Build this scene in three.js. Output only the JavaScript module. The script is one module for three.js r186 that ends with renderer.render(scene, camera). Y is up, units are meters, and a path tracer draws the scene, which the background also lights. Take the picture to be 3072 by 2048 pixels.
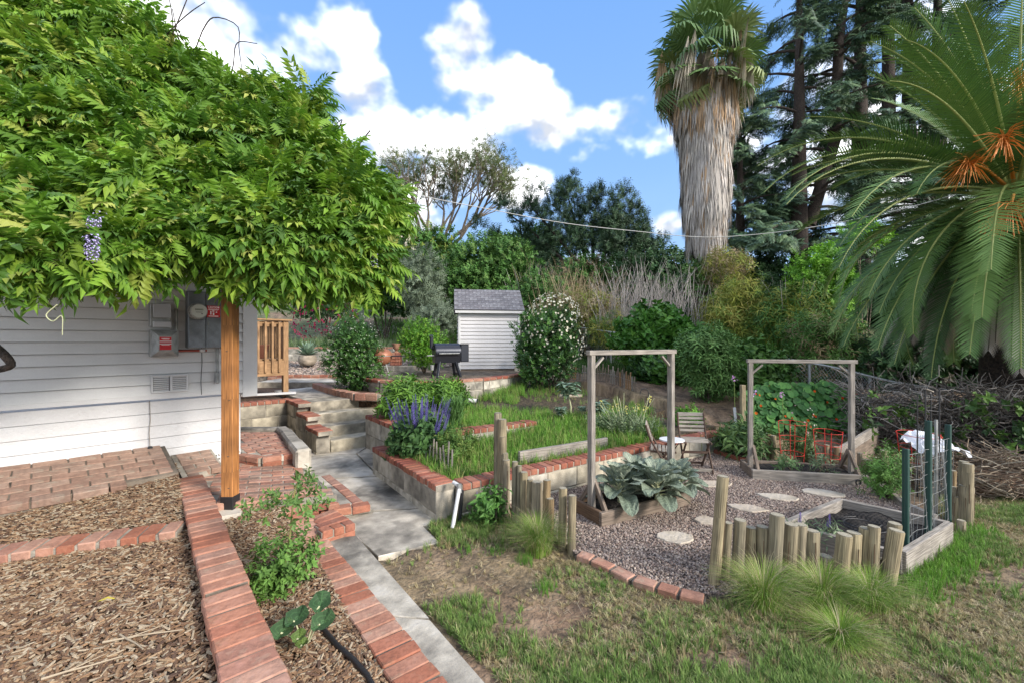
import * as THREE from 'three';
import { mergeGeometries } from 'three/addons/utils/BufferGeometryUtils.js';
import { ImprovedNoise } from 'three/addons/math/ImprovedNoise.js';

// ---------------------------------------------------------------- camera, sky, sun, exposure
const scene = new THREE.Scene();
const camera = new THREE.PerspectiveCamera(76.2, 1024 / 682, 0.05, 400);
camera.position.set(0, 1.6, 0);
camera.lookAt(0, 1.6, -10);
const renderer = new THREE.WebGLRenderer();
renderer.toneMapping = THREE.LinearToneMapping;
renderer.toneMappingExposure = 2.85;
renderer.shadowMap.enabled = true;
const SUN = new THREE.Vector3(1.0, 0.6, 0.66).normalize();
const sun = new THREE.DirectionalLight(new THREE.Color(1, 0.93, 0.85), 2.1);
sun.position.copy(SUN).multiplyScalar(60);
sun.castShadow = true;
sun.shadow.radius = 30;
sun.shadow.mapSize.set(4096, 4096);
Object.assign(sun.shadow.camera, { left: -25, right: 25, top: 25, bottom: -25, near: 1, far: 140 });
scene.add(sun); scene.add(sun.target);

const perlin = new ImprovedNoise();
const noise = (x, y, z) => perlin.noise(x + 37.2, y + 11.7, z + 73.1);
const fbm = (x, y, z, o = 4) => { let s = 0, a = 0.5, f = 1; for (let i = 0; i < o; i++) { s += a * noise(x * f, y * f, z * f); a *= 0.5; f *= 2.03; } return s; };
const clamp = (x, a = 0, b = 1) => Math.min(b, Math.max(a, x));
const smooth = (a, b, x) => { const t = clamp((x - a) / (b - a)); return t * t * (3 - 2 * t); };
const lerp = (a, b, t) => a + (b - a) * t;

function makeSky() {
  const W = 3072, H = 1536, data = new Float32Array(W * H * 4);
  // cumulus banks: azimuth to the right of north, elevation, half widths (degrees), weight
  const banks = [
    [-37.811, 27.681, 13, 9, 1.0], [-45.455, 28.499, 12, 7, 1], [-30.37, 27.33, 4.5, 3.6, 0.8],
    [-22.097, 34.58, 4, 5, 0.34], [-19.086, 33.259, 2.6, 4, 0.4], [-24.513, 30.755, 3, 3, 0.3],
    [-20.606, 26.985, 5, 6, 0.62], [-16.489, 23.985, 6, 4.5, 0.66], [-20.606, 20.244, 6, 6, 0.7],
    [-6.051, 33.635, 4.6, 3.9, 0.95], [-3.776, 30.656, 6, 3.8, 1.0], [1.375, 28.539, 6, 3.3, 0.95], [6.504, 26.143, 7, 3.0, 0.85],
    [-6.617, 24.745, 7.2, 3.6, 0.9], [14.252, 26.259, 5.5, 2.6, 0.85], [17.952, 23.817, 4, 2.6, 0.7],
    [1.375, 19.489, 4.2, 2.6, 0.9], [-11.089, 19.657, 8, 4, 0.55], [19.748, 13.954, 2.6, 1.6, 0.8], [9.314, 23.423, 6, 1.8, 0.4],
    [-13.82, 14.379, 9, 3.5, 0.7], [12.626, 10.179, 9, 2.5, 0.6], [35.146, 20.367, 10, 7, 0.75], [44.245, 14.615, 12, 7, 0.8], [42.114, 27.24, 6, 4, 0.35],
  ];
  for (let j = 0; j < H; j++) {
    const el = ((j + 0.5) / H - 0.5) * Math.PI, ed = el * 57.2958, sy = Math.sin(el), ce = Math.cos(el);
    for (let i = 0; i < W; i++) {
      const k = (j * W + i) * 4;
      if (ed < -3) { data[k] = 0.30; data[k + 1] = 0.30; data[k + 2] = 0.27; data[k + 3] = 1; continue; }
      const phi = ((i + 0.5) / W - 0.5) * 2 * Math.PI, x = Math.cos(phi) * ce, z = Math.sin(phi) * ce;
      let az = Math.atan2(x, -z) * 57.2958;
      const t = Math.pow(clamp(sy), 0.62);
      let r = lerp(0.196, 0.041, t), g = lerp(0.307, 0.121, t), b = lerp(0.443, 0.322, t);
      // clouds
      const det = fbm(x * 6.4, sy * 8.5, z * 6.4, 6) + 0.35 * fbm(x * 24, sy * 30, z * 24, 3), wide = fbm(x * 1.9 + 4.4, sy * 3.2, z * 1.9, 3);
      let f = -1;
      for (const [a, e, rx, ry, w] of banks) {
        const da = (az - a) / rx, de = (ed - e) / ry, q = da * da + de * de;
        if (q < 4) f = Math.max(f, w * 1.05 - q * 0.72);
      }
      const out = smooth(44, 62, Math.abs(az)), high = smooth(42, 55, ed);
      const other = wide * 2.4 + 0.45;
      f = lerp(f, other, Math.max(out, high));
      const d = smooth(-0.12, 0.8, f * 0.9 + det * 1.45);
      const thick = smooth(0.35, 1.2, f + det * 0.9);
      const up = fbm(x * 6.4, sy * 8.5 + 0.35, z * 6.4, 3);
      const c = clamp(0.62 + (det - up) * 1.1 - thick * 0.06, 0.3, 1.15);
      const haze = 0.10 * (1 - smooth(0, 22, ed));
      const m = clamp(d + haze);
      r = lerp(r, c * 0.985, m); g = lerp(g, c * 0.995, m); b = lerp(b, c * 1.02, m);
      data[k] = r; data[k + 1] = g; data[k + 2] = b; data[k + 3] = 1;
    }
  }
  const tx = new THREE.DataTexture(data, W, H, THREE.RGBAFormat, THREE.FloatType);
  tx.mapping = THREE.EquirectangularReflectionMapping; tx.magFilter = THREE.LinearFilter; tx.minFilter = THREE.LinearFilter; tx.needsUpdate = true;
  return tx;
}
scene.background = makeSky();
scene.environment = scene.background;
scene.backgroundIntensity = 1; scene.environmentIntensity = 1;

// ---------------------------------------------------------------- helpers
let seedState = 12345;
const reseed = (s) => { seedState = s >>> 0; };
function rnd() { seedState = (seedState + 0x6D2B79F5) >>> 0; let t = seedState; t = Math.imul(t ^ (t >>> 15), t | 1); t ^= t + Math.imul(t ^ (t >>> 7), t | 61); return ((t ^ (t >>> 14)) >>> 0) / 4294967296; }
const rr = (a, b) => a + (b - a) * rnd();
const pick = (a) => a[Math.floor(rnd() * a.length)];
const V = (x, y, z) => new THREE.Vector3(x, y, z);
const used = new Map();
function numbered(n) { const k = used.get(n) ?? 0; used.set(n, k + 1); return k ? n + '_' + String(k).padStart(3, '0') : n; }
function thing(name, label, category, p = [0, 0, 0], turn = 0, group) {
  const o = new THREE.Group(); o.name = numbered(name); o.position.set(...p); o.rotation.y = turn;
  o.userData = { label, category }; if (group) o.userData.group = group;
  scene.add(o); return o;
}
function tag(o, label, category, group) { o.userData.label = label; o.userData.category = category; if (group) o.userData.group = group; return o; }
function mesh(name, geo, mat, parent = scene, p, turn) {
  const m = new THREE.Mesh(geo, mat); m.name = parent === scene ? numbered(name) : name; m.castShadow = m.receiveShadow = true;
  if (p) m.position.set(...p); if (turn) m.rotation.y = turn;
  parent.add(m); return m;
}
function structure(name, geo, mat, label) { const m = mesh(name, geo, mat); m.userData.kind = 'structure'; if (label) m.userData.label = label; return m; }
function structGroup(name) { const o = new THREE.Group(); o.name = numbered(name); o.userData.kind = 'structure'; scene.add(o); return o; }
function instanced(name, geo, mat, list, parent = scene) {
  // list items: [matrix, r, g, b]
  const m = new THREE.InstancedMesh(geo, mat, list.length); m.name = parent === scene ? numbered(name) : name; m.castShadow = m.receiveShadow = true;
  const c = new THREE.Color();
  list.forEach((e, i) => { m.setMatrixAt(i, e[0]); m.setColorAt(i, c.setRGB(e[1], e[2], e[3])); });
  m.userData.kind = 'stuff'; parent.add(m); return m;
}
const _q = new THREE.Quaternion(), _e = new THREE.Euler(), _m3 = new THREE.Matrix4();
function M(p, rx, ry, rz, sx, sy = sx, sz = sx) { return new THREE.Matrix4().compose(V(...p), _q.setFromEuler(_e.set(rx, ry, rz, 'YXZ')).clone(), V(sx, sy, sz)); }
// matrix whose y axis is dir (growth) and whose z axis leans to nor (face)
function aim(p, dir, nor, s, sy = s, sz = s) {
  const y = dir.clone().normalize(), x = new THREE.Vector3().crossVectors(y, nor).normalize(); if (x.lengthSq() < 0.5) x.set(1, 0, 0);
  const z = new THREE.Vector3().crossVectors(x, y);
  return new THREE.Matrix4().makeBasis(x.multiplyScalar(s), y.multiplyScalar(sy), z.multiplyScalar(sz)).setPosition(p.x, p.y, p.z);
}
const randDir = () => { const u = rr(-1, 1), a = rr(0, 6.2832), s = Math.sqrt(1 - u * u); return V(s * Math.cos(a), u, s * Math.sin(a)); };

// triangle soup builder (flat shaded, uv in metres)
class GB {
  constructor() { this.p = []; this.u = []; this.c = []; this.col = null; }
  tri(a, b, c, ua, ub, uc) { this.p.push(...a, ...b, ...c); this.u.push(...(ua ?? [0, 0]), ...(ub ?? [0, 0]), ...(uc ?? [0, 0])); if (this.col) for (let i = 0; i < 3; i++) this.c.push(...this.col); }
  quad(a, b, c, d, us = 1) {
    const w = Math.hypot(b[0] - a[0], b[1] - a[1], b[2] - a[2]) * us, h = Math.hypot(d[0] - a[0], d[1] - a[1], d[2] - a[2]) * us;
    this.tri(a, b, c, [0, 0], [w, 0], [w, h]); this.tri(a, c, d, [0, 0], [w, h], [0, h]);
  }
  geo(smoothed = false) {
    const g = new THREE.BufferGeometry(); g.setAttribute('position', new THREE.Float32BufferAttribute(this.p, 3)); g.setAttribute('uv', new THREE.Float32BufferAttribute(this.u, 2));
    if (this.c.length) g.setAttribute('color', new THREE.Float32BufferAttribute(this.c, 3));
    g.setIndex([...Array(this.p.length / 3).keys()]); g.computeVertexNormals(); return g;
  }
}
// box with chamfered, slightly uneven edges; uv in metres
function cbox(w, h, d, c = 0.004, jit = 0, uo = 0) {
  const P = [], hw = w / 2, hh = h / 2, hd = d / 2, J = () => jit ? rr(-jit, jit) : 0;
  const v = {};
  for (const sx of [-1, 1]) for (const sy of [-1, 1]) for (const sz of [-1, 1]) {
    const jx = J(), jy = J(), jz = J(), k = [sx, sy, sz].join();
    v[k] = [[sx * hw + jx, sy * (hh - c) + jy, sz * (hd - c) + jz], [sx * (hw - c) + jx, sy * hh + jy, sz * (hd - c) + jz], [sx * (hw - c) + jx, sy * (hh - c) + jy, sz * hd + jz]];
  }
  const g = new GB(), at = (s, a) => v[s.join()][a], big = w >= h && w >= d ? 0 : h >= d ? 1 : 2;
  const uvOf = (q, n) => { const ax = Math.abs(n[0]), ay = Math.abs(n[1]), az = Math.abs(n[2]); let i, j; if (ay >= ax && ay >= az) [i, j] = big === 2 ? [2, 0] : [0, 2]; else if (ax >= az) [i, j] = big === 1 ? [1, 2] : [2, 1]; else [i, j] = big === 1 ? [1, 0] : [0, 1]; return [q[i] + uo, q[j] + uo * 0.7]; };
  const face = (pts) => {
    const [a, b, cc] = pts, n = [(b[1] - a[1]) * (cc[2] - a[2]) - (b[2] - a[2]) * (cc[1] - a[1]), (b[2] - a[2]) * (cc[0] - a[0]) - (b[0] - a[0]) * (cc[2] - a[2]), (b[0] - a[0]) * (cc[1] - a[1]) - (b[1] - a[1]) * (cc[0] - a[0])];
    const m = pts.reduce((s, q) => [s[0] + q[0], s[1] + q[1], s[2] + q[2]], [0, 0, 0]);
    if (n[0] * m[0] + n[1] * m[1] + n[2] * m[2] < 0) pts = pts.slice().reverse();
    for (let i = 1; i + 1 < pts.length; i++) g.tri(pts[0], pts[i], pts[i + 1], uvOf(pts[0], n), uvOf(pts[i], n), uvOf(pts[i + 1], n));
  };
  const S = [-1, 1];
  for (let a = 0; a < 3; a++) for (const s of S) {
    const o = [(a + 1) % 3, (a + 2) % 3], mk = (p, q) => { const k = [0, 0, 0]; k[a] = s; k[o[0]] = p; k[o[1]] = q; return at(k, a); };
    face([mk(-1, -1), mk(1, -1), mk(1, 1), mk(-1, 1)]);
  }
  for (let a = 0; a < 3; a++) { const b = (a + 1) % 3, cc = (a + 2) % 3; for (const p of S) for (const q of S) { const k0 = [0, 0, 0], k1 = [0, 0, 0]; k0[b] = k1[b] = p; k0[cc] = k1[cc] = q; k0[a] = -1; k1[a] = 1; face([at(k0, b), at(k1, b), at(k1, cc), at(k0, cc)]); } }
  for (const sx of S) for (const sy of S) for (const sz of S) face([0, 1, 2].map((a) => at([sx, sy, sz], a)));
  return g.geo();
}
// box between two points: length along a->b, width w (horizontal), height h
function beamGeo(a, b, w, h, c = 0.003) {
  const d = V(b[0] - a[0], b[1] - a[1], b[2] - a[2]), L = d.length(), g = cbox(L, h, w, c, 0, rr(0, 5));
  d.normalize(); const up = Math.abs(d.y) > 0.95 ? V(0, 0, 1) : V(0, 1, 0), z = new THREE.Vector3().crossVectors(d, up).normalize(), y = new THREE.Vector3().crossVectors(z, d);
  g.applyMatrix4(new THREE.Matrix4().makeBasis(d, y, z).setPosition((a[0] + b[0]) / 2, (a[1] + b[1]) / 2, (a[2] + b[2]) / 2)); return g;
}
// tube through points with a radius at each point
function tube(pts, rad, seg = 6, cap = true) {
  const n = pts.length, P = pts.map((p) => p.isVector3 ? p : V(...p)), R = (i) => Array.isArray(rad) ? (rad.length === n ? rad[i] : lerp(rad[0], rad[1], i / (n - 1))) : rad;
  const pos = [], uv = [], idx = []; let nx = null, len = 0;
  for (let i = 0; i < n; i++) {
    const t = P[Math.min(i + 1, n - 1)].clone().sub(P[Math.max(i - 1, 0)]).normalize();
    if (!nx) { nx = Math.abs(t.y) > 0.9 ? V(1, 0, 0) : V(0, 1, 0); }
    nx = nx.clone().addScaledVector(t, -nx.dot(t)).normalize(); const bn = new THREE.Vector3().crossVectors(t, nx);
    if (i) len += P[i].distanceTo(P[i - 1]);
    for (let k = 0; k <= seg; k++) { const a = k / seg * 6.28318, c = Math.cos(a) * R(i), s = Math.sin(a) * R(i); pos.push(P[i].x + nx.x * c + bn.x * s, P[i].y + nx.y * c + bn.y * s, P[i].z + nx.z * c + bn.z * s); uv.push(len, k / seg * 6.28 * R(0)); }
  }
  const w = seg + 1;
  for (let i = 0; i + 1 < n; i++) for (let k = 0; k < seg; k++) { const a = i * w + k; idx.push(a, a + w, a + 1, a + 1, a + w, a + w + 1); }
  if (cap) for (const e of [0, n - 1]) { const c0 = pos.length / 3; for (let k = 0; k <= seg; k++) { const q = (e * w + k) * 3; pos.push(pos[q], pos[q + 1], pos[q + 2]); uv.push(pos[q] - P[e].x, pos[q + 2] - P[e].z); } for (let k = 1; k + 1 < seg; k++) e ? idx.push(c0, c0 + k + 1, c0 + k) : idx.push(c0, c0 + k, c0 + k + 1); }
  const g = new THREE.BufferGeometry(); g.setAttribute('position', new THREE.Float32BufferAttribute(pos, 3)); g.setAttribute('uv', new THREE.Float32BufferAttribute(uv, 2)); g.setIndex(idx); g.computeVertexNormals(); return g;
}
function bend(a, b, sag, n = 8, side = 0) { const o = []; for (let i = 0; i <= n; i++) { const t = i / n, s = 4 * t * (1 - t); o.push(V(lerp(a[0], b[0], t) + side * s, lerp(a[1], b[1], t) - sag * s, lerp(a[2], b[2], t))); } return o; }
const merge = (list) => mergeGeometries(list, false);
// slab from a plan outline [[x, z], ...], top height from a number or a function, with sides
function slab(outline, top, thick, edge = 0) {
  const Y = typeof top === 'function' ? top : () => top, g = new GB(), c = outline.map(([x, z]) => new THREE.Vector2(x, z));
  const tr = THREE.ShapeUtils.triangulateShape(c, []);
  const cen = outline.reduce((s, q) => [s[0] + q[0] / outline.length, s[1] + q[1] / outline.length], [0, 0]);
  const ins = outline.map(([x, z]) => { const l = Math.hypot(cen[0] - x, cen[1] - z); return [x + (cen[0] - x) / l * edge, z + (cen[1] - z) / l * edge]; });
  const T = ins.map(([x, z]) => [x, Y(x, z), z]);
  for (const [a, b, d] of tr) { let q = [T[a], T[b], T[d]]; const ny = (q[1][2] - q[0][2]) * (q[2][0] - q[0][0]) - (q[1][0] - q[0][0]) * (q[2][2] - q[0][2]); if (ny < 0) q = [q[0], q[2], q[1]]; g.tri(...q, ...q.map((e) => [e[0], e[2]])); }
  const cw = THREE.ShapeUtils.isClockWise(c);
  for (let i = 0; i < outline.length; i++) {
    const j = (i + 1) % outline.length, A = outline[i], B = outline[j], ya = Y(...A), yb = Y(...B);
    const s = (p, q, r, t) => cw ? g.quad(p, q, r, t) : g.quad(q, p, t, r);
    if (edge) s([A[0], ya - edge, A[1]], [B[0], yb - edge, B[1]], T[j], T[i]);
    s([A[0], ya - thick, A[1]], [B[0], yb - thick, B[1]], [B[0], yb - edge, B[1]], [A[0], ya - edge, A[1]]);
  }
  return g.geo();
}
// fine sheet over an outline that follows a height function
function sheet(poly, Y, step = 0.035) {
  const [x0, x1, z0, z1] = bounds(poly), pos = [], uv = [], idx = [], at = new Map();
  const vtx = (i, j) => { const k = i + ',' + j; if (!at.has(k)) { const x = x0 + i * step, z = z0 + j * step; at.set(k, pos.length / 3); pos.push(x, Y(x, z), z); uv.push(x, z); } return at.get(k); };
  for (let i = 0; i * step < x1 - x0; i++) for (let j = 0; j * step < z1 - z0; j++) if (inside(poly, x0 + (i + 0.5) * step, z0 + (j + 0.5) * step)) { const a = vtx(i, j), b = vtx(i + 1, j), c = vtx(i + 1, j + 1), d = vtx(i, j + 1); idx.push(a, d, b, b, d, c); }
  const g = new THREE.BufferGeometry(); g.setAttribute('position', new THREE.Float32BufferAttribute(pos, 3)); g.setAttribute('uv', new THREE.Float32BufferAttribute(uv, 2)); g.setIndex(idx); g.computeVertexNormals(); return g;
}
// a slab whose top is a fine uneven grid, clipped to an outline (soil, gravel)
function inside(poly, x, z) { let c = false; for (let i = 0, j = poly.length - 1; i < poly.length; j = i++) { const [xi, zi] = poly[i], [xj, zj] = poly[j]; if ((zi > z) !== (zj > z) && x < (xj - xi) * (z - zi) / (zj - zi) + xi) c = !c; } return c; }
const bounds = (poly) => [Math.min(...poly.map((p) => p[0])), Math.max(...poly.map((p) => p[0])), Math.min(...poly.map((p) => p[1])), Math.max(...poly.map((p) => p[1]))];
function sampler(poly) { const [x0, x1, z0, z1] = bounds(poly); return () => { for (let i = 0; i < 60; i++) { const x = rr(x0, x1), z = rr(z0, z1); if (inside(poly, x, z)) return [x, z]; } return [(x0 + x1) / 2, (z0 + z1) / 2]; }; }
function plane3(a, b, c) { // plane through three [x, z, y]
  const d = (b[0] - a[0]) * (c[1] - a[1]) - (c[0] - a[0]) * (b[1] - a[1]);
  const p = ((b[2] - a[2]) * (c[1] - a[1]) - (c[2] - a[2]) * (b[1] - a[1])) / d, q = ((b[0] - a[0]) * (c[2] - a[2]) - (c[0] - a[0]) * (b[2] - a[2])) / d;
  return (x, z) => a[2] + p * (x - a[0]) + q * (z - a[1]);
}

// ---------------------------------------------------------------- textures and materials
function tex(size, fn, metres, srgb = true) {
  const d = new Uint8Array(size * size * 4);
  for (let j = 0; j < size; j++) for (let i = 0; i < size; i++) { const c = fn(i / size, j / size), k = (j * size + i) * 4; for (let q = 0; q < 3; q++) d[k + q] = clamp((Array.isArray(c) ? c[q] : c), 0, 1) * 255; d[k + 3] = 255; }
  const t = new THREE.DataTexture(d, size, size); t.wrapS = t.wrapT = THREE.RepeatWrapping; t.magFilter = THREE.LinearFilter; t.minFilter = THREE.LinearMipmapLinearFilter; t.generateMipmaps = true;
  if (srgb) t.colorSpace = THREE.SRGBColorSpace; t.repeat.set(1 / metres, 1 / metres); t.needsUpdate = true; return t;
}
const hash = (i, j) => { let h = Math.imul(i | 0, 374761393) + Math.imul(j | 0, 668265263); h = Math.imul(h ^ (h >>> 13), 1274126177); return ((h ^ (h >>> 16)) >>> 0) / 4294967296; };
// lattice noise that tiles with the texture
const tn = (u, v, f, o, s = 0) => { let sum = 0, a = 0.36; f = Math.max(1, Math.round(f)); for (let k = 0; k < o; k++) { const x = u * f, y = v * f, i = Math.floor(x), j = Math.floor(y), fx = x - i, fy = y - j, sx = fx * fx * (3 - 2 * fx), sy = fy * fy * (3 - 2 * fy), w = (p, q) => hash((p % f) + s * 131 + k * 977, (q % f) + s * 57); sum += a * (lerp(lerp(w(i, j), w(i + 1, j), sx), lerp(w(i, j + 1), w(i + 1, j + 1), sx), sy) * 2 - 1); a *= 0.5; f *= 2; } return sum; };
const T = {
  flake: tex(1024, (u, v) => { const f = smooth(0.3, 0.34, tn(u, v * 1, 60, 3, 61) + tn(u, v, 6, 3, 19) * 0.55), k = 0.94 + tn(u, v, 9, 3, 5) * 0.1; return [lerp(k, 0.3, f), lerp(k, 0.28, f), lerp(k, 0.26, f)]; }, 1.6),
  paint: tex(256, (u, v) => 0.955 + tn(u, v, 5, 3, 31) * 0.06 + (hash(u * 256, v * 256) - 0.5) * 0.03, 1.3),
  grain: tex(512, (u, v) => 0.86 + tn(u, v, 14, 4) * 0.28 + (hash(u * 512, v * 512) - 0.5) * 0.16, 1),
  stain: tex(1024, (u, v) => { const a = tn(u, v, 5, 5, 3), b = tn(u, v, 26, 4, 9), s = hash(u * 1024, v * 1024); const m = 0.82 + a * 0.5 + b * 0.3 + (s - 0.5) * 0.12 - smooth(0.12, 0.3, tn(u, v, 7, 4, 77)) * 0.16; return [m, m * 0.99, m * 0.965]; }, 2.2),
  brick: tex(512, (u, v) => { const a = tn(u, v, 9, 4, 5), b = tn(u, v, 40, 3, 2), s = hash(u * 512 + 9, v * 512); const m = 0.92 + a * 0.2 + b * 0.14 + (s - 0.5) * 0.12, w = smooth(0.12, 0.34, tn(u, v, 16, 4, 12)) * 0.12; return [m + w * 0.3, m * (0.98 + w), m * (0.95 + w)]; }, 0.7),
  wood: tex(512, (u, v) => { const g = tn(u, v * 0.0 + Math.floor(v * 512) / 512, 2, 2, 1) * 0.1 + (noise(v * 90, u * 2.5, 3) * 0.26 + noise(v * 220, u * 5, 7) * 0.2) + tn(u, v, 5, 3, 44) * 0.22; const k = 0.84 + g; return [k, k * 0.985, k * 0.96]; }, 0.6),
  bump: tex(512, (u, v) => 0.5 + tn(u, v, 24, 5, 6) * 0.9, 0.5, false),
  fine: tex(512, (u, v) => 0.5 + tn(u, v, 70, 3, 4) * 0.6 + (hash(u * 512, v * 512 + 5) - 0.5) * 0.3, 0.5, false),
  soil: tex(512, (u, v) => { const a = tn(u, v, 30, 5, 8), s = hash(u * 512 + 3, v * 512); const m = 0.74 + a * 0.7 + (s - 0.5) * 0.35; return [m, m * 0.97, m * 0.93]; }, 0.8),
  dirt: tex(1024, (u, v) => { const a = tn(u, v, 12, 5, 21), b = tn(u, v, 60, 3, 5), s = hash(u * 1024, v * 1024 + 7); const m = 0.8 + a * 0.5 + b * 0.3 + (s - 0.5) * 0.22; return [m, m * 0.98, m * 0.95]; }, 1.7),
};
const lin = (r, g, b) => new THREE.Color().setRGB(r, g, b);
function mat(r, g, b, o = {}) { return new THREE.MeshStandardMaterial({ color: lin(r, g, b), roughness: 0.85, ...o }); }
const leafMat = (o = {}) => new THREE.MeshPhysicalMaterial({ color: 0xffffff, roughness: 0.62, transmission: 0.32, thickness: 0, side: THREE.DoubleSide, specularIntensity: 0.5, ...o });
const MT = {
  bricks: [[0.38, 0.155, 0.1], [0.35, 0.135, 0.082], [0.41, 0.185, 0.12], [0.32, 0.13, 0.088], [0.4, 0.2, 0.14], [0.3, 0.11, 0.075]].map((c) => mat(...c, { map: T.brick, bumpMap: T.bump, bumpScale: 0.003 })),
  bricksWorn: [[0.43, 0.225, 0.16], [0.4, 0.195, 0.135], [0.45, 0.26, 0.195], [0.38, 0.19, 0.14], [0.42, 0.245, 0.19]].map((c) => mat(...c, { map: T.brick, bumpMap: T.bump, bumpScale: 0.003 })),
  bricksCap: [[0.31, 0.095, 0.06], [0.34, 0.12, 0.077], [0.27, 0.08, 0.055], [0.38, 0.165, 0.115]].map((c) => mat(...c, { map: T.brick, bumpMap: T.bump, bumpScale: 0.003 })),
  bricksDusty: [[0.33, 0.22, 0.17], [0.3, 0.19, 0.145], [0.35, 0.245, 0.195], [0.28, 0.19, 0.15]].map((c) => mat(...c, { map: T.brick, bumpMap: T.bump, bumpScale: 0.003 })),
  mortar: mat(0.5, 0.46, 0.39, { map: T.stain, bumpMap: T.fine, bumpScale: 0.003 }),
  mortarDark: mat(0.24, 0.2, 0.16, { map: T.stain, bumpMap: T.fine, bumpScale: 0.003 }),
  concrete: mat(0.64, 0.59, 0.51, { map: T.stain, bumpMap: T.fine, bumpScale: 0.0015 }),
  concreteGrey: mat(0.5, 0.465, 0.405, { map: T.stain, bumpMap: T.bump, bumpScale: 0.003 }),
  blocks: [[0.58, 0.525, 0.41], [0.54, 0.49, 0.385], [0.61, 0.555, 0.45], [0.52, 0.475, 0.385]].map((c) => mat(...c, { map: T.stain, bumpMap: T.fine, bumpScale: 0.003 })),
  blocksGrey: [[0.52, 0.49, 0.43], [0.47, 0.445, 0.39], [0.56, 0.53, 0.465], [0.5, 0.47, 0.41]].map((c) => mat(...c, { map: T.stain, bumpMap: T.fine, bumpScale: 0.003 })),
  white: mat(0.7, 0.695, 0.685, { map: T.paint, roughness: 0.6 }),
  whiteRough: mat(0.7, 0.695, 0.685, { map: T.flake, bumpMap: T.bump, bumpScale: 0.006, roughness: 0.7 }),
  cedar: mat(0.46, 0.2, 0.06, { map: T.wood, bumpMap: T.wood, bumpScale: 0.002, roughness: 0.7 }),
  deck: mat(0.44, 0.27, 0.14, { map: T.wood, bumpMap: T.wood, bumpScale: 0.002 }),
  grey: mat(0.37, 0.34, 0.305, { map: T.wood, bumpMap: T.wood, bumpScale: 0.003 }),
  greyBrown: mat(0.27, 0.215, 0.17, { map: T.wood, bumpMap: T.wood, bumpScale: 0.003 }),
  brownWood: mat(0.2, 0.125, 0.075, { map: T.wood, bumpMap: T.wood, bumpScale: 0.003 }),
  logs: [[0.34, 0.29, 0.19], [0.38, 0.32, 0.2], [0.31, 0.275, 0.195], [0.33, 0.24, 0.13], [0.36, 0.31, 0.22], [0.28, 0.24, 0.16]].map((c) => mat(...c, { map: T.wood, bumpMap: T.wood, bumpScale: 0.004 })),
  soil: mat(0.028, 0.022, 0.018, { map: T.soil, bumpMap: T.bump, bumpScale: 0.02 }),
  mulch: mat(0.16, 0.095, 0.055, { map: T.soil, bumpMap: T.bump, bumpScale: 0.015 }),
  metalGrey: mat(0.23, 0.255, 0.28, { roughness: 0.45, metalness: 0.25, map: T.grain }),
  metalPale: mat(0.4, 0.41, 0.4, { roughness: 0.45, metalness: 0.3, map: T.grain }),
  black: mat(0.018, 0.018, 0.02, { roughness: 0.5 }),
  blackMetal: mat(0.03, 0.033, 0.042, { roughness: 0.33, metalness: 0.4 }),
  greenPost: mat(0.012, 0.05, 0.04, { roughness: 0.5 }),
  wire: mat(0.4, 0.42, 0.42, { roughness: 0.4, metalness: 0.6 }),
  red: mat(0.55, 0.03, 0.02, { roughness: 0.5 }),
  bark: mat(0.17, 0.135, 0.105, { map: T.soil, bumpMap: T.bump, bumpScale: 0.02 }),
  barkDark: mat(0.075, 0.055, 0.045, { map: T.soil, bumpMap: T.bump, bumpScale: 0.02 }),
  barkPale: mat(0.34, 0.29, 0.235, { map: T.soil, bumpMap: T.bump, bumpScale: 0.01 }),
  stemGreen: mat(0.16, 0.22, 0.06), stemPale: mat(0.42, 0.44, 0.26), stemDry: mat(0.36, 0.29, 0.2),
  leaf: leafMat(), leafSolid: new THREE.MeshStandardMaterial({ color: 0xffffff, roughness: 0.6, side: THREE.DoubleSide }),
  gloss: leafMat({ roughness: 0.38, transmission: 0.2 }),
  petal: leafMat({ transmission: 0.3, roughness: 0.8 }),
};

// ---------------------------------------------------------------- terrain and ground surfaces
const P = (x, y, z) => [x, z];
const flats = [
  [[[-1.5, -3.42], [-1.12, -3.22], [-0.66, -3.45], [-0.74, -3.68], [-0.64, -3.95], [-1.6, -5.3], [-3, -7.2], [-4, -6], [-2.5, -4]], -0.06], // ground cut down below the paved and planted terraces
  [[[-9, -4.9], [-1.2, -4.9], [-1.0, -5.6], [-2.2, -7.0], [-2.9, -8.0], [-4.0, -9.6], [-9, -9.6]], -0.08], [[[-9, -4.9], [-2, -4.9], [-1.6, -10.2], [-2.2, -13.7], [-10, -13.7]], 0.5],
  [[[-1.7, -4.9], [3.2, -4.9], [3.1, -6.6], [2.7, -7.5], [1.5, -8.8], [0.4, -9.7], [-3, -9.7], [-2.4, -6.8]], 0.12], [[[-4.2, -8.2], [0.9, -8.4], [1.3, -10.8], [0.9, -14.3], [-4.2, -14.3]], 0.75],
];
const HT = [[-20, 0], [5.0, 0], [6.0, -0.01], [6.6, 0.2], [7.2, 0.48], [9, 0.72], [12, 0.98], [15, 1.45], [20, 2.7], [30, 5.9], [40, 8.8], [60, 11], [120, 12]];
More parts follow.
